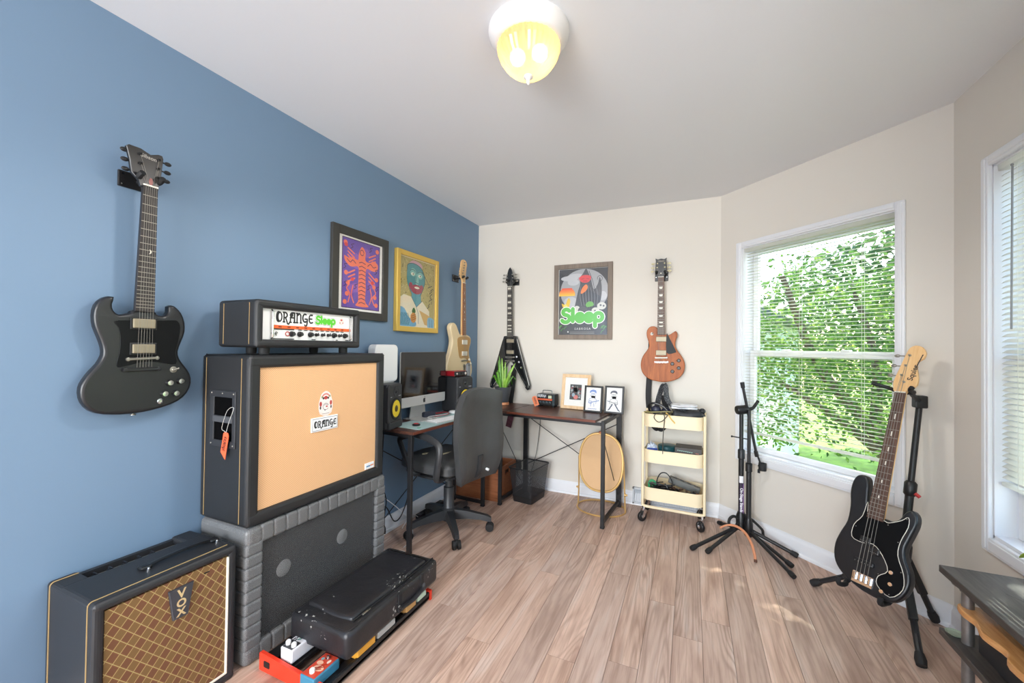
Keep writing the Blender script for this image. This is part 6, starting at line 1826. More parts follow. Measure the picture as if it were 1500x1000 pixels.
M_CANVAS = cloth('tan_canvas', 'c89d70', 'e2bd92', .007)
hp = thing('embroidery_stand', 'oval embroidery hoop of tan canvas on a round brass floor stand under the side desk', 'embroidery stand', (-.640, 3.245, 0), -4)
g = G(); g.tube([(.190 * cos(radians(a)), .165 * sin(radians(a)), .006) for a in range(0, 360, 10)], .006, 8, closed=True); g.obj('base_ring', M_BRASS, hp)
for s_ in (-1, 1):
    g = G(); g.tube([(s_ * .188, .0, .008), (s_ * .184, .0, .13), (s_ * .178, -.02, .40)], .006, 8); g.obj('post', M_BRASS, hp)
    g = G(); g.lathe([(.012, 0), (.012, .010), (.007, .014), (.007, .022)], 12, at(s_ * .182, .0, .14, Matrix.Rotation(s_ * pi / 2, 4, 'Y'))); g.obj('pivot_knob', M_BRASS, hp)
T = at(0, -.02, .370, Matrix.Rotation(radians(-6), 4, 'X'))
def stadium(rx, rz, n=48):
    out = []
    for k in range(n):
        a = 2 * pi * k / n; c, s = cos(a), sin(a)
        out.append((rx * (abs(c) ** .8) * (1 if c > 0 else -1), rz * (abs(s) ** .88) * (1 if s > 0 else -1)))
    return out
g = G(); o_ = stadium(.172, .222); g.tube([T @ Vector((p[0], 0, p[1])) for p in o_], .0095, 8, closed=True); g.obj('hoop', M_BRASS, hp)
g = G(); g.prism(stadium(.166, .216), -.0015, .0015, mx=T); g.obj('canvas', M_CANVAS, hp)
g = G(); g.box(-.022, .022, -.016, .008, .222, .240, bev=.004, mx=T); g.obj('clamp', mat('copper_clamp', '9a5a3c', .4, .5), hp)
ol = thing('wall_outlet', 'ivory wall outlet plate low on the cream wall behind the waste basket', 'outlet', (-1.455, BY, .26), 0)
g = G(); g.box(-.036, .036, -.006, 0, -.058, .058, bev=.003); g.obj('plate', M_IVORY, ol)
ad = thing('power_adapter', 'dark grey plug-in power adapter with a hanging cord on the ivory outlet', 'adapter', (-1.440, BY - .0065, .215), 0)
g = G(); g.box(-.030, .030, -.055, 0, -.062, .022, bev=.006); g.obj('block', mat('adapter_grey', '4a4b4c', .5), ad)
g = G(); g.tube(smooth([(.0, -.03, -.060), (.01, -.035, -.12), (.06, -.04, -.15), (.13, -.04, -.08), (.18, -.03, .10), (.21, -.02, .35), (.215, -.02, .50)], 5, False), .0022, 6); g.obj('cord', M_BLACK, ad)
def vent(label, x0, x1, z0, z1, m):
    r = thing('wall_vent', label, 'vent', ((x0 + x1) / 2, BY, z0), 0)
    w, h = x1 - x0, z1 - z0
    g = G()
    for b in ((-w / 2, w / 2, 0, .014), (-w / 2, w / 2, h - .014, h), (-w / 2, -w / 2 + .014, 0, h), (w / 2 - .014, w / 2, 0, h)): g.box(b[0], b[1], -.030, -.0005, b[2], b[3], bev=.002, seg=1)
    g.box(-w / 2 + .01, w / 2 - .01, -.006, -.001, .01, h - .01); g.obj('surround', m, r)
    q = G(); q.box(-.0018, .0018, -.028, -.006, .012, h - .012); s0 = None
    k = int((w - .03) / .012)
    for i in range(k):
        xx = -w / 2 + .018 + i * .012
        if s0 is None: s0 = q.obj('louvre', m, r); s0.location = (xx, 0, 0)
        else: inst(s0, 'louvre', r, (xx, 0, 0))
vent('white floor-level wall vent with upright louvres between the side desk and the cart', -.425, .06, .012, .142, mat('vent_pale_grey', 'c6ccd2', .5))

# ---- cables along the blue wall
def cable(label, pts, r, m, plug=None):
    t_ = thing('power_cable', label, 'cable', pts[0], 0)
    P_ = [Vector(p) - Vector(pts[0]) for p in pts]
    g = G(); g.tube(smooth([tuple(p) for p in P_], 6, False), r, 6); g.obj('wire', m, t_)
    if plug:
        e = P_[-1]; d = (P_[-1] - P_[-2]).normalized()
        g = G(); g.tube([e - d * .01, e, e + d * .02, e + d * .035, e + d * .036], [.004, .010, .012, .011, .004], 8); g.obj('plug', M_BLACK, t_)
    return t_
cable('black cable with hanging plug nearest the grey padded cabinet', [(-1.84, 1.98, .70), (-1.82, 1.96, .45), (-1.80, 1.985, .28), (-1.76, 1.975, .23), (-1.735, 1.955, .17), (-1.73, 1.952, .135)], .0035, M_BLACK, True)
cable('black cable with hanging plug, second from the grey padded cabinet', [(-1.85, 2.12, .70), (-1.84, 2.10, .40), (-1.82, 2.12, .26), (-1.76, 2.04, .22), (-1.740, 2.015, .15), (-1.738, 2.012, .135)], .0035, M_BLACK, True)
cable('black cable drooping in a loop towards the chair base', [(-1.80, 2.03, .24), (-1.80, 2.10, .22), (-1.80, 2.18, .10), (-1.80, 2.26, .12), (-1.82, 2.36, .25), (-1.84, 2.42, .50), (-1.85, 2.45, .70)], .004, M_BLACK)
cable('black cable straight down from the desk behind the near leg', [(-1.83, 2.06, .72), (-1.82, 2.05, .55), (-1.80, 2.02, .42), (-1.77, 1.94, .30)], .0045, M_BLACK)
cable('thin white cable curling on the floor beside the grey padded cabinet', [(-1.80, 2.02, .30), (-1.79, 2.05, .10), (-1.77, 2.02, .006), (-1.70, 2.00, .004), (-1.62, 1.96, .004), (-1.60, 1.90, .004), (-1.66, 1.88, .004), (-1.72, 1.93, .004), (-1.68, 2.02, .004), (-1.60, 2.04, .004)], .0025, M_WHITE)
cable('white cable arching along the baseboard under the desk', [(-1.84, 2.08, .30), (-1.83, 2.14, .25), (-1.82, 2.24, .16), (-1.80, 2.34, .05), (-1.74, 2.30, .005), (-1.66, 2.18, .004), (-1.64, 2.08, .004)], .0025, M_WHITE)
ps = thing('power_strip', 'black power strip with a white cord lying by the baseboard behind the chair', 'power strip', (-1.815, 2.62, 0), 90)
g = G(); g.box(-.16, .16, -.024, .024, 0, .034, bev=.005); g.obj('housing', M_BLACK, ps)
for k in range(4):
    g = G(); g.box(-.12 + .07 * k, -.085 + .07 * k, -.012, .012, .033, .036); g.obj('socket', M_KRK, ps)
g = G(); g.tube(smooth([(-.16, 0, .02), (-.22, .01, .06), (-.26, .02, .03), (-.34, .0, .008)], 5, False), .003, 6); g.obj('cord', M_WHITE, ps)
# ================================================================== cream wheeled cart and what lies in it
M_CART = mat('cream_powdercoat', 'eddcb8', .4)
M_WHEEL = mat('castor_black', '1b1b1c', .45)
cart = thing('utility_cart', 'cream three-tier metal cart on black castors below the brown guitar', 'cart', (-.108, 3.262, 0), -2)
XY = Matrix(((1, 0, 0, 0), (0, 0, 1, 0), (0, 1, 0, 0), (0, 0, 0, 1)))
TX, TY = .198, .140
for z0, z1 in ((.700, .790), (.440, .530), (.166, .256)):
    o_ = rrect(-TX, TX, -TY, TY, .050, 6); i_ = rrect(-TX + .003, TX - .003, -TY + .003, TY - .003, .047, 6); n = len(o_)
    g = G()
    V = [(p[0], p[1], z0) for p in o_] + [(p[0], p[1], z1) for p in o_] + [(p[0], p[1], z1) for p in i_] + [(p[0], p[1], z0 + .004) for p in i_]
    F = []
    for k in range(3):
        F += [(k * n + i, k * n + (i + 1) % n, (k + 1) * n + (i + 1) % n, (k + 1) * n + i) for i in range(n)]
    F += [tuple(range(n))[::-1], tuple(3 * n + i for i in range(n))]
    g.add(V, F); tr_ = g.obj('tray', M_CART, cart)
    g = G(); g.tube([(p[0], p[1], z1) for p in o_], .0035, 6, closed=True); g.obj('tray_rim', M_CART, tr_)
for sx in (-1, 1):
    for y in (-.112, .112):
        g = G(); g.tube(smooth([(sx * .207, y, .112), (sx * .207, y, .45), (sx * .207, y, .80)], 3, False), .0095, 10); g.obj('upright', M_CART, cart)
g = G(); g.tube([(p[0], p[1], .112) for p in rrect(-.207, .207, -.118, .118, .030, 5)], .0105, 8, closed=True); g.obj('bottom_loop', M_CART, cart)
for sx in (-1, 1):
    for y in (-.112, .112):
        cx = sx * .195
        w_ = Vector((.8, .6 * sx, 0)).normalized()
        g = G(); wx = Matrix.Translation((cx - .012, y - .012, .037)) @ w_.to_track_quat('Z', 'Y').to_matrix().to_4x4()
        g.lathe([(.010, -.011), (.034, -.011), (.037, -.007), (.037, .007), (.034, .011), (.010, .011)], 22, wx); wl_ = g.obj('castor', M_WHEEL, cart)
        g = G(); g.lathe([(.0005, -.0135), (.012, -.0125), (.012, .0125), (.0005, .0135)], 14, wx); g.obj('hub', M_CHROME, wl_)
        g = G()
        b_ = Vector((cx - .012, y - .012, .037))
        for s_ in (-1, 1): g.bar(b_ + w_ * s_ * .0145, Vector((cx, y, .088)) + w_ * s_ * .0145, .003, .022)
        g.tube([(cx, y, .082), (cx, y, .112)], .009, 8); g.obj('fork', M_CHROME, wl_)
def onc(x, y, z):
    a = radians(-2); return (-.108 + x * cos(a) - y * sin(a), 3.262 + x * sin(a) + y * cos(a), z)
def blob(g, pts, r, n=8): return g.tube(smooth(pts, 4, False), r, n)
# top tray
M_NYLON = leather('black_nylon', '1f2024', .55)
b1 = thing('drawstring_bag', 'crumpled black nylon bag at the right of the cart top tray', 'bag', onc(.085, -.02, .705), 4)
g = G(); pillow(g, -.10, .105, -.10, .10, 0, .128, .030, .022, 8); g.ball((.10, -.05, .125), (.022, .03, .02), 10); g.ball((.09, -.06, .095), (.03, .03, .025), 10); g.obj('cloth', M_NYLON, b1, 60)
M_CLEAR = mat('silvery_plastic', 'c9ccd0', .15, .3, var=.3, vscale=40)
b2 = thing('plastic_packet', 'silvery plastic packet of white sheets lying on the crumpled black bag', 'packet', onc(.065, -.02, .836), 6)
g = G(); pillow(g, -.09, .085, -.07, .07, 0, .016, .006, .008, 4); g.obj('sleeve', M_CLEAR, b2, 60)
g = G(); g.prism(smooth([(-.085, -.06), (.06, -.065), (.095, .0), (.07, .06), (-.06, .065)], 3), .018, .026, bev=.002, mx=XY); g.prism(rrect(-.03, .06, -.05, .0, .01, 3), .027, .031, mx=XY); g.obj('white_sheet', mat('packet_white', 'dcdde0', .3), b2)
b3 = thing('folded_strap', 'speckled dark woven strap folded to a tall peak on the cart top tray', 'strap', onc(-.085, .02, .705), 0)
M_SPECK = NT('speckled_webbing'); f_ = M_SPECK.noise(M_SPECK.coord(), 160, 2, .6); M_SPECK.l(M_SPECK.ramp(f_, [(.45, '26272a'), (.62, '77787c')]), M_SPECK.b.inputs['Base Color']); M_SPECK.b.inputs['Roughness'].default_value = .8; M_SPECK = M_SPECK.m
g = ribbon(smooth([(-.045, -.02, .08), (-.03, .0, .18), (-.005, .0, .27), (.010, .0, .295), (.022, .0, .27), (.030, -.01, .20), (.060, -.03, .150), (.12, -.05, .128), (.17, -.07, .118)], 5, False), .055, .006, side=(.55, .8, 0)); g.obj('webbing', M_SPECK, b3)
b4 = thing('headphones', 'dark navy headphones and tangle at the left of the cart top tray', 'headphones', onc(-.125, -.02, .705), 0)
g = G(); g.ball((.0, -.02, .105), (.038, .022, .036), 14); g.ball((.07, -.02, .10), (.036, .022, .032), 14); g.obj('ear_cup', mat('navy_plastic', '23263a', .4), b4, kind='stuff')
g = G(); blob(g, [(-.045, -.01, .09), (-.05, -.03, .14), (-.01, -.05, .160), (.05, -.05, .14), (.09, -.06, .10)], .009); g.obj('headband', M_BLACK, b4)
def wire(name, label, cat, loc, pts, r, col, rough=.5):
    t_ = thing(name, label, cat, loc, 0); g = G(); blob(g, pts, r, 6); g.obj('wire', mat(name + '_' + col, col, rough), t_); return t_
wire('instrument_cable', 'olive green cable lying along the front lip of the cart top tray', 'cable', onc(-.18, -.11, .79), [(-.02, .0, .012), (.04, -.02, .016), (.10, -.015, .022), (.17, -.01, .026), (.26, .01, .020), (.30, .03, .01)], .0055, '7c7444')
wire('instrument_cable', 'second olive cable, twisted under the first in the cart top tray', 'cable', onc(-.18, -.10, .775), [(-.02, .01, .012), (.05, -.02, .010), (.12, -.018, .02), (.20, .0, .012), (.27, .02, .0)], .005, '5f5a3a')
wire('patch_cable', 'thin dark cable looping over the cart front and hanging down to the middle tray', 'cable', onc(-.02, -.140, .78), [(.03, .0, .06), (.0, -.012, .035), (-.04, -.016, -.02), (-.075, -.014, -.038), (-.105, -.012, -.012), (-.095, -.010, .018), (-.05, -.008, .024), (-.035, -.010, .0), (-.040, -.012, -.08), (-.044, -.010, -.16), (-.046, .0, -.25), (-.044, .02, -.315)], .0032, '4a463c')
wire('velcro_tie', 'pale yellow cable tie hanging over the front of the cart top tray', 'cable tie', onc(-.03, -.146, .79), [(-.015, .01, .018), (.0, -.004, .010), (.02, -.006, -.020), (.045, -.005, -.048)], .0048, 'e2bd6c')
# middle tray
b5 = thing('paper_packet', 'crumpled blue and white packet at the left of the cart middle tray', 'packet', onc(-.150, -.06, .445), 12)
g = G(); bm = bmesh.new(); bmesh.ops.create_icosphere(bm, subdivisions=3, radius=1)
rr = random.Random(3)
for v in bm.verts: v.co = Vector((v.co.x * .038, v.co.y * .03, (v.co.z + 1) * .064)) * (1 + rr.uniform(-.10, .10))
g.addbm(bm); g.obj('wrapper', mat('packet_pale', 'b9c0cc', .4, var=.35, vscale=60), b5, 20)
g = G(); g.box(-.036, .036, -.036, -.026, .05, .092, bev=.004); g.obj('blue_label', mat('packet_blue', '3a4f9a', .4), b5)
b6 = thing('tape_roll', 'dark teal round tin standing in the cart middle tray', 'tin', onc(-.045, -.03, .445), 0)
g = G(); g.lathe([(.060, 0), (.064, .006), (.064, .092), (.066, .094), (.066, .108), (.060, .113), (.0005, .113)], 28); g.obj('body', mat('dark_teal', '1f4a4f', .35, var=.25, vscale=30), b6)
b7 = thing('storage_box', 'long dark grey printed box at the right of the cart middle tray', 'box', onc(.100, -.03, .445), -2)
g = G(); g.box(-.088, .088, -.07, .07, 0, .118, bev=.003); bx_ = g.obj('carton', mat('dark_carton', '4e4a47', .55, var=.2), b7)
a = Art(-.0708)
a.strokes('8fb0a4', [[(-.07 + .013 * k, .098 - .0010 * k), (-.064 + .013 * k, .099 - .0010 * k)] for k in range(8)], .006, 3); a.strokes('b26a5a', [[(.05, .088), (.068, .086)]], .006, 3); a.obj('box_printing', bx_)
# bottom tray
b8 = thing('green_clamp', 'green plastic clip in the left end of the cart bottom tray', 'clip', onc(-.145, -.06, .172), 20)
g = G(); blob(g, [(-.02, 0, .06), (-.022, 0, .10), (.0, 0, .118), (.022, 0, .10), (.016, 0, .08), (.0, 0, .085)], .009); g.box(-.02, .02, -.014, .014, 0, .07, bev=.004); g.obj('clip_body', mat('clip_green', '3f9a66', .4), b8)
wire('instrument_cable', 'black cable standing up in a round loop in the cart bottom tray', 'cable', onc(-.06, -.03, .175), [(-.05, -.03, .05), (-.055, .0, .11), (-.03, .0, .165), (.01, .0, .172), (.045, .0, .13), (.055, -.01, .08), (.07, -.02, .05)], .0042, '1b1b1d')
tg_ = thing('cable_tangle', 'tangle of black cables filling the left half of the cart bottom tray', 'cable', onc(-.07, -.05, .172), 0)
rr = random.Random(17); g = G()
for k in range(9):
    p0 = [(rr.uniform(-.10, .09), rr.uniform(-.06, .06), rr.uniform(.03, .105)) for _ in range(6)]
    blob(g, p0, .0045, 6)
g.obj('wire', M_BLACK, tg_, kind='stuff')
sm = thing('flat_box', 'black flat box under the loose connectors in the cart bottom tray', 'box', onc(.09, -.07, .172), 0)
g = G(); g.box(-.10, .09, -.05, .05, 0, .055, bev=.006); g.obj('case', M_BLACK, sm)
for k in range(14):
    q = (rr.uniform(-.09, .08), rr.uniform(-.045, .02)); a0 = rr.uniform(0, 3.1)
    cn = thing('cable_connector', ('small copper-brown cable connector', 'small black cable connector', 'small dark brown cable connector')[k % 3] + ' among those loose at the right of the cart bottom tray', 'connector', onc(.09 + q[0], -.07 + q[1], .172 + .0635 + (k % 3) * .012), degrees(a0), 'loose connectors in the cart bottom tray')
    g = G(); g.tube([(-.016, 0, 0), (-.004, 0, .001), (.016, 0, 0)], [.008, .009, .005], 8)
    g.obj('barrel', (mat('copper_brown_%d' % k, '9a5a3a', .4, .3), M_BLACK, mat('dark_brown_%d' % k, '4a3426', .5))[k % 3], cn)
st_ = thing('power_strip', 'grey power strip tilted against the back of the cart bottom tray', 'power strip', onc(.075, .045, .176), -2)
st_.rotation_euler = (0, radians(16), radians(-2)); st_.location.z = .262
g = G(); g.box(-.115, .105, -.025, .025, -.03, .018, bev=.006); g.obj('housing', mat('strip_grey', '6d6d68', .5), st_)
for k in range(4):
    g = G(); g.box(-.09 + .05 * k, -.062 + .05 * k, -.012, .012, .017, .0195); g.obj('socket', M_BLACK, st_)

# ================================================================== stands by the slanted window
PA, PB = Vector((.315, 3.115, 0)), Vector((.355, 3.075, 0))
gs_ = thing('guitar_stand', 'folded black guitar stand with white and purple pole label, left of the boom stand', 'stand', PA, 0)
g = G(); g.tube([(0, 0, .085), (0, 0, .56)], .0165, 14); g.tube([(0, 0, .55), (0, 0, .87)], .0125, 12); g.lathe([(.0165, .54), (.021, .545), (.021, .60), (.016, .606)], 14); g.obj('pole', M_BLACKM, gs_)
g = G(); g.lathe([(.018, .07), (.030, .08), (.030, .16), (.020, .19)], 14); g.obj('hub', M_BLACK, gs_)
def foot(parent, P0, tgt, z0=.10, r=.0115):
    d = Vector((tgt[0], tgt[1], 0)) - P0; d.z = 0; e = d.copy(); e.z = .014; n_ = d.normalized()
    g = G(); g.tube([n_ * .012 + Vector((0, 0, z0)), e], r, 10); lg = g.obj('leg', M_BLACKM, parent)
    g = G(); u = (e - (n_ * .012 + Vector((0, 0, z0)))).normalized(); g.tube([e - u * .035, e - u * .012, e + u * .004], [r + .003, r + .005, r + .003], 10); g.obj('rubber_tip', M_RUBBER, lg)
for tg2 in ((.014, 2.824), (.103, 2.819), (.607, 3.001)): foot(gs_, PA, tg2)
a = Art(0); 
c_ = Vector((_R0.x, _R0.y, 0)); f_ = Vector((-_R0.y, _R0.x, 0))
az = math.atan2(PA.y, PA.x) - pi / 2
mxl = Matrix.Rotation(radians(20), 4, 'Z')
g = G()
def strip(z0, z1, a0, a1, r):
    vs, fs = [], []
    for k in range(7):
        aa = radians(a0 + (a1 - a0) * k / 6); vs += [(r * sin(aa), -r * cos(aa), z0), (r * sin(aa), -r * cos(aa), z1)]
    for k in range(6): fs.append((2 * k, 2 * k + 2, 2 * k + 3, 2 * k + 1))
    return vs, fs
g.add(*strip(.385, .430, -45, 45, .0172)); g.obj('white_label', mat('label_white', 'e9e7ea', .5), gs_)
g = G(); g.add(*strip(.16, .384, -45, 45, .0170)); g.obj('purple_label', mat('label_purple', '2c2036', .5), gs_)
a = Art(-.0176)
v_, fc_ = text_geo('On-Stage Stands', .024, .0006)
a.raw('f0edf2', [(p[1] - .006, .272 - p[0]) for p in v_], fc_); a.strokes('8f5aa8', [[(.011, .17), (.011, .38)]], .0025, 3)
a.obj('lettering', gs_)
g = G(); g.tube([(-.055, .01, .684), (.05, -.01, .676)], .0042, 8); g.ball((-.055, .01, .684), .007, 8); g.obj('cross_pin', M_BLACKM, gs_)
g = G(); g.tube(smooth([(-.02, -.02, .15), (-.045, -.035, .165), (-.068, -.045, .150), (-.075, -.050, .120), (-.060, -.045, .095), (-.035, -.03, .10), (-.02, -.02, .12)], 4, False), .009, 8); g.obj('cradle_arm', M_RUBBER, gs_)
g = G(); g.tube(smooth([(.02, -.005, .175), (.06, .0, .150), (.10, .005, .115), (.125, .012, .085), (.130, .014, .055), (.140, .02, .030)], 4, False), .0085, 8); g.obj('cradle_arm', M_RUBBER, gs_)
mic = thing('microphone_stand', 'black boom microphone stand with empty clip beside the slanted window', 'stand', PB, 0)
g = G(); g.tube([(0, 0, .06), (0, 0, .50)], .0155, 14); g.tube([(0, 0, .49), (0, 0, .875)], .0105, 12); g.lathe([(.0155, .47), (.020, .475), (.020, .525), (.013, .53)], 14); g.obj('pole', M_BLACKM, mic)
g = G(); g.lathe([(.018, .05), (.026, .06), (.026, .13), (.018, .17)], 14); g.obj('hub', M_BLACK, mic)
for tg2 in ((.550, 2.848), (.534, 2.718), (.196, 3.324)): foot(mic, PB, tg2, .085, .0105)
O_ = Vector((.344, 3.096, .873)) - PB
g = G(); g.tube([Vector((.314, 3.080, 1.054)) - PB, Vector((.320, 3.083, 1.018)) - PB], [.0135, .0125], 10); 
bo = g.obj('counter_grip', M_RUBBER, mic)
g = G(); g.tube([Vector((.318, 3.082, 1.03)) - PB, Vector((.404, 3.126, .58)) - PB], .0088, 10); g.tube([Vector((.398, 3.122, .61)) - PB, Vector((.430, 3.138, .515)) - PB], .0062, 8); g.obj('boom_arm', M_BLACKM, mic)
g = G(); g.tube([Vector((.400, 3.124, .60)) - PB, Vector((.407, 3.128, .565)) - PB], .013, 10); g.obj('boom_collar', M_BLACK, mic)
g = G(); g.lathe([(.001, -.045), (.026, -.045), (.030, -.036), (.030, .020), (.024, .028), (.001, .028)], 16, Matrix.Translation(O_ + Vector((-.02, .0, .0))) @ Vector((.9, .35, .1)).to_track_quat('Z', 'Y').to_matrix().to_4x4()); g.obj('clutch', M_BLACK, mic)
g = G(); g.tube(smooth([O_, O_ + Vector((.035, .012, .012)), O_ + Vector((.055, .02, .040)), O_ + Vector((.068, .026, .062))], 4, False), [.012] * 4 + [.010] * 4 + [.0095] * 5, 10); g.obj('clamp_lever', M_RUBBER, mic)
Cc = Vector((.440, 3.140, .497)) - PB
g = G()
ring = [(.024 * cos(radians(k)), .024 * sin(radians(k))) for k in range(-150, 151, 20)]
n = len(ring)
g.add([Cc + Vector((p[0], p[1], z)) for z in (-.024, .024) for p in ring] + [Cc + Vector((p[0] * .8, p[1] * .8, z)) for z in (-.024, .024) for p in ring],
      [(i, i + 1, n + i + 1, n + i) for i in range(n - 1)] + [(2 * n + i + 1, 2 * n + i, 3 * n + i, 3 * n + i + 1) for i in range(n - 1)] + [(n + i, n + i + 1, 3 * n + i + 1, 3 * n + i) for i in range(n - 1)] + [(i + 1, i, 2 * n + i, 2 * n + i + 1) for i in range(n - 1)] + [(0, n, 3 * n, 2 * n), (n - 1, 3 * n - 1, 4 * n - 1, 2 * n - 1)] [0:0])
g.tube([Vector((.428, 3.137, .52)) - PB, Cc + Vector((-.02, -.002, 0))], .008, 8); g.tube([Cc + Vector((-.02, 0, -.02)), Cc + Vector((-.02, 0, -.042))], .008, 8); g.obj('microphone_clip', M_RUBBER, mic)
tb_ = thing('copper_tube', 'curved salmon-coloured tube lying across the feet of the two stands', 'tube', (.32, 3.02, 0), 0)
g = G(); q_ = [Vector(p) - Vector((.32, 3.02, 0)) for p in ((.185, 3.02, .095), (.225, 3.035, .115), (.275, 3.02, .125), (.320, 2.972, .115), (.348, 2.905, .085), (.360, 2.845, .045), (.362, 2.815, .012))]
g.tube(smooth([tuple(p) for p in q_], 4, False), [.006] * 6 + [.008] * 18 + [.0085], 8); g.obj('tube_body', mat('salmon_tube', 'd08b66', .45), tb_)
g = G(); g.tube([q_[-1] + Vector((0, .004, .010)), q_[-1] + Vector((0, -.004, -.002))], .0092, 8); g.obj('tube_end', mat('tube_end_brown', '5a3524', .5), tb_)

# ---- stand of the bass
HB = Vector((.930, 2.515, 0))
bs = thing('guitar_stand', 'black tripod guitar stand with red-trimmed height clutch, holding the black bass', 'stand', HB, 0)
top = Vector((1.019, 2.604, 1.024)); dirp = (top - Vector((.9195, 2.5045, .30))).normalized()
h0 = Vector((.9195, 2.5045, .30))
def along(z): return h0 + dirp * ((z - .30) / dirp.z) - HB
g = G(); g.tube([along(.20), along(.62)], .0165, 14); g.tube([along(.60), along(1.03)], .0125, 12); g.obj('pole', M_BLACKM, bs)
g = G(); g.tube([along(.585), along(.595), along(.645), along(.655)], [.017, .024, .024, .016], 14); cl = g.obj('height_clutch', M_BLACK, bs)
g = G(); q = along(.605) + Vector((.0, -.024, 0)); g.tube([q + Vector((.010, .0, .0)), q + Vector((.022, -.012, -.012))], .008, 8); g.obj('clutch_trigger', mat('trigger_red', 'c23a3a', .4), cl)
g = G(); g.tube([along(.26), along(.30), along(.36), along(.39)], [.022, .030, .030, .02], 14); g.obj('hub', M_BLACK, bs)
for tg2, z0 in (((.611, 2.682), .27), ((1.058, 2.562), .33), ((.856, 2.172), .30)):
    P0 = along(z0); e = Vector((tg2[0], tg2[1], 0)) - HB; e.z = .016
    u = (e - P0).normalized()
    m_ = P0.lerp(e, .62)
    g = G(); g.bar(P0, m_, .030, .030, bev=.004); g.tube([P0.lerp(e, .58), e], .0125, 10); lg = g.obj('leg', M_BLACKM, bs)
    g = G(); g.tube([e - u * .045, e - u * .02, e + u * .004], [.015, .020, .017], 10); g.obj('rubber_tip', M_RUBBER, lg)
# head fork reaching forward to the neck, and two cradle arms under the body
nk = MBASS @ Vector((.008, .040, .872)) - HB
tp_ = along(1.03)
g = G(); g.box(-.024, .024, -.022, .022, -.03, .03, bev=.006, mx=Matrix.Translation(tp_)); g.tube([tp_, tp_.lerp(nk, .55), nk + Vector((.02, .02, -.01))], .011, 8); g.obj('head_bracket', M_BLACK, bs)
g = G(); L_ = MBASS @ Vector((-.052, -.030, .878)) - HB; R_ = MBASS @ Vector((.060, -.012, .872)) - HB; C_ = MBASS @ Vector((.004, .038, .860)) - HB
l0 = MBASS @ Vector((-.026, .030, .862)) - HB; r0 = MBASS @ Vector((.036, .030, .862)) - HB
l1 = MBASS @ Vector((-.038, -.022, .862)) - HB; l2 = MBASS @ Vector((-.090, -.046, .872)) - HB
g.tube(smooth([tuple(p) for p in (C_, l0, l1, l2)], 4, False), [.010] * 5 + [.011] * 8, 8, flat=.8); g.obj('head_fork', M_RUBBER, bs)
g = G(); r1 = MBASS @ Vector((.048, -.022, .858)) - HB; r2 = MBASS @ Vector((.060, -.040, .866)) - HB; g.tube(smooth([tuple(p) for p in (C_, r0, r1, r2)], 4, False), .010, 8); g.obj('head_fork', M_RUBBER, bs)
for sx in (-1, 1):
    a0 = along(.30); p1 = MBASS @ Vector((sx * .075, .068, -.035)) - HB; p2 = MBASS @ Vector((sx * .075, .030, -.066)) - HB; p3 = MBASS @ Vector((sx * .078, -.014, -.070)) - HB; p4 = MBASS @ Vector((sx * .080, -.022, -.045)) - HB
    g = G(); g.tube(smooth([tuple(p) for p in (a0, p1, p2, p3, p4)], 4, False), .010, 8); g.obj('cradle_arm', M_RUBBER, bs)

# ================================================================== plank-topped plant bench under the far right window
M_GREYTOP = wood('grey_stained_plank', '2c2826', '57514d', .5, 'Y')
M_IRON = mat('galvanised_pipe', '8c8a88', .4, .7, var=.2, vscale=14)
tbx, tby, tz = .848, 2.030, .485
bench = thing('plant_bench', 'grey stained two-tier bench on iron pipe legs beside the far right window', 'bench', (tbx, tby, 0), 0)
g = G(); g.box(0, .245, -1.15, 0, tz - .026, tz, bev=.002, seg=1); g.obj('top_plank', M_GREYTOP, bench)
a_ = Art(0); a_.strokes('17130f', [smooth([(.10, -.155), (.13, -.20), (.145, -.235)], 3, False), smooth([(.185, -.10), (.20, -.125)], 3, False)], .003, 4); a_.v = [(v[0], v[2], tz + .0004) for v in a_.v]; a_.obj('crack', bench)
g = G(); g.box(0, .245, -1.15, 0, .232, .256, bev=.002, seg=1); g.obj('shelf_plank', M_GREYTOP, bench)
for y in (-.075, -1.05):
    for x in (.045, .205):
        g = G(); g.tube([(x, y, .006), (x, y, tz - .03)], .0165, 16); pl_ = g.obj('pipe_leg', M_IRON, bench)
        g = G(); g.lathe([(.040, tz - .034), (.040, tz - .028), (.022, tz - .040)], 18, at(x, y, 0)) if False else g.lathe([(.020, tz - .052), (.022, tz - .034), (.040, tz - .033), (.040, tz - .0265)], 18, at(x, y, 0)); g.lathe([(.030, 0), (.030, .006), (.018, .010)], 18, at(x, y, 0)); g.obj('flange', M_IRON, pl_)
dish = thing('glass_dish', 'pale green clear glass dish at the corner of the bench shelf', 'dish', (.862, 1.945, .256), 0)
dish.location = (.905, 1.90, .256)
dish.location = (.877, 1.992, .256)
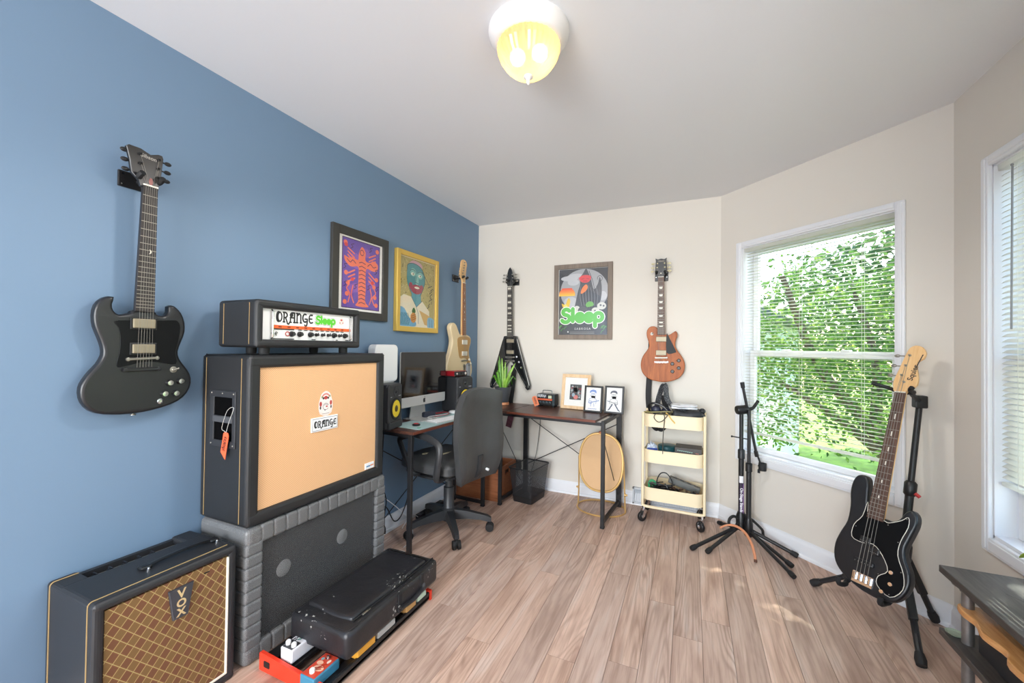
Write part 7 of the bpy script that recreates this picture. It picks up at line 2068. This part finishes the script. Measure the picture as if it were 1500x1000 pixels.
t = NT('green_glass'); t.b.inputs['Base Color'].default_value = lin('a9b8a4'); t.b.inputs['Roughness'].default_value = .08; t.b.inputs['Alpha'].default_value = .55
g = G(); g.lathe([(.014, 0), (.022, .003), (.027, .010), (.025, .010), (.020, .005), (.001, .004)], 24); g.obj('bowl', t.m, dish)
bb_ = thing('black_box', 'matte black box standing on the bench shelf under the live-edge board', 'box', (.935, 1.72, .256), 0)
g = G(); g.box(-.035, .145, -.42, .195, 0, .104, bev=.004); g.obj('case', mat('matte_black_box', '29282a', .6), bb_)
M_LIVE = wood('orange_live_edge', 'c07c3c', 'eab478', .4, 'Y', coat=.2)
lb = thing('live_edge_board', 'orange-brown wavy live-edge wooden board on the black box under the bench top', 'board', (.93, 1.72, .360), 0)
o_ = smooth([(-.052, .255), (.02, .250), (.10, .248), (.155, .240), (.155, .0), (.155, -.35), (.02, -.36), (-.09, -.30), (-.075, -.18), (-.085, -.06), (-.060, .0), (-.075, .08), (-.058, .15), (-.066, .20)], 4)
g = G(); g.prism(o_, 0, .022, bev=.004, seg=2, back=True, mx=XY); g.obj('slab', M_LIVE, lb)
pp_ = thing('potted_plant', 'bright green leaf tip of a plant on the grey bench, cut by the right edge', 'plant', (1.022, 1.80, tz), 0)
g = G(); g.lathe([(.040, 0), (.052, .085), (.056, .09), (.050, .09), (.046, .078), (.001, .076)], 22); g.obj('pot', mat('terracotta_pot', 'b5714e', .6), pp_)
M_LIME = mat('lime_leaf', '9cc22c', .4)
for dx, dy, dz in ((-.012, .135, .075), (.06, .02, .16), (-.07, -.02, .14), (.02, -.09, .15), (.05, .07, .13)):
    p0 = Vector((0, 0, .08)); tp2 = Vector((dx, dy, .085 + dz * .25)) if dy > .1 else Vector((dx, dy, .09 + dz))
    md = (p0 + tp2) / 2 + Vector((0, 0, .05))
    g = G(); g.tube(smooth([tuple(p0), tuple(md), tuple(tp2)], 5, False), [.003, .004, .006, .010, .014, .017, .018, .016, .012, .007, .001], 8, flat=.3); g.obj('leaf', M_LIME, pp_)
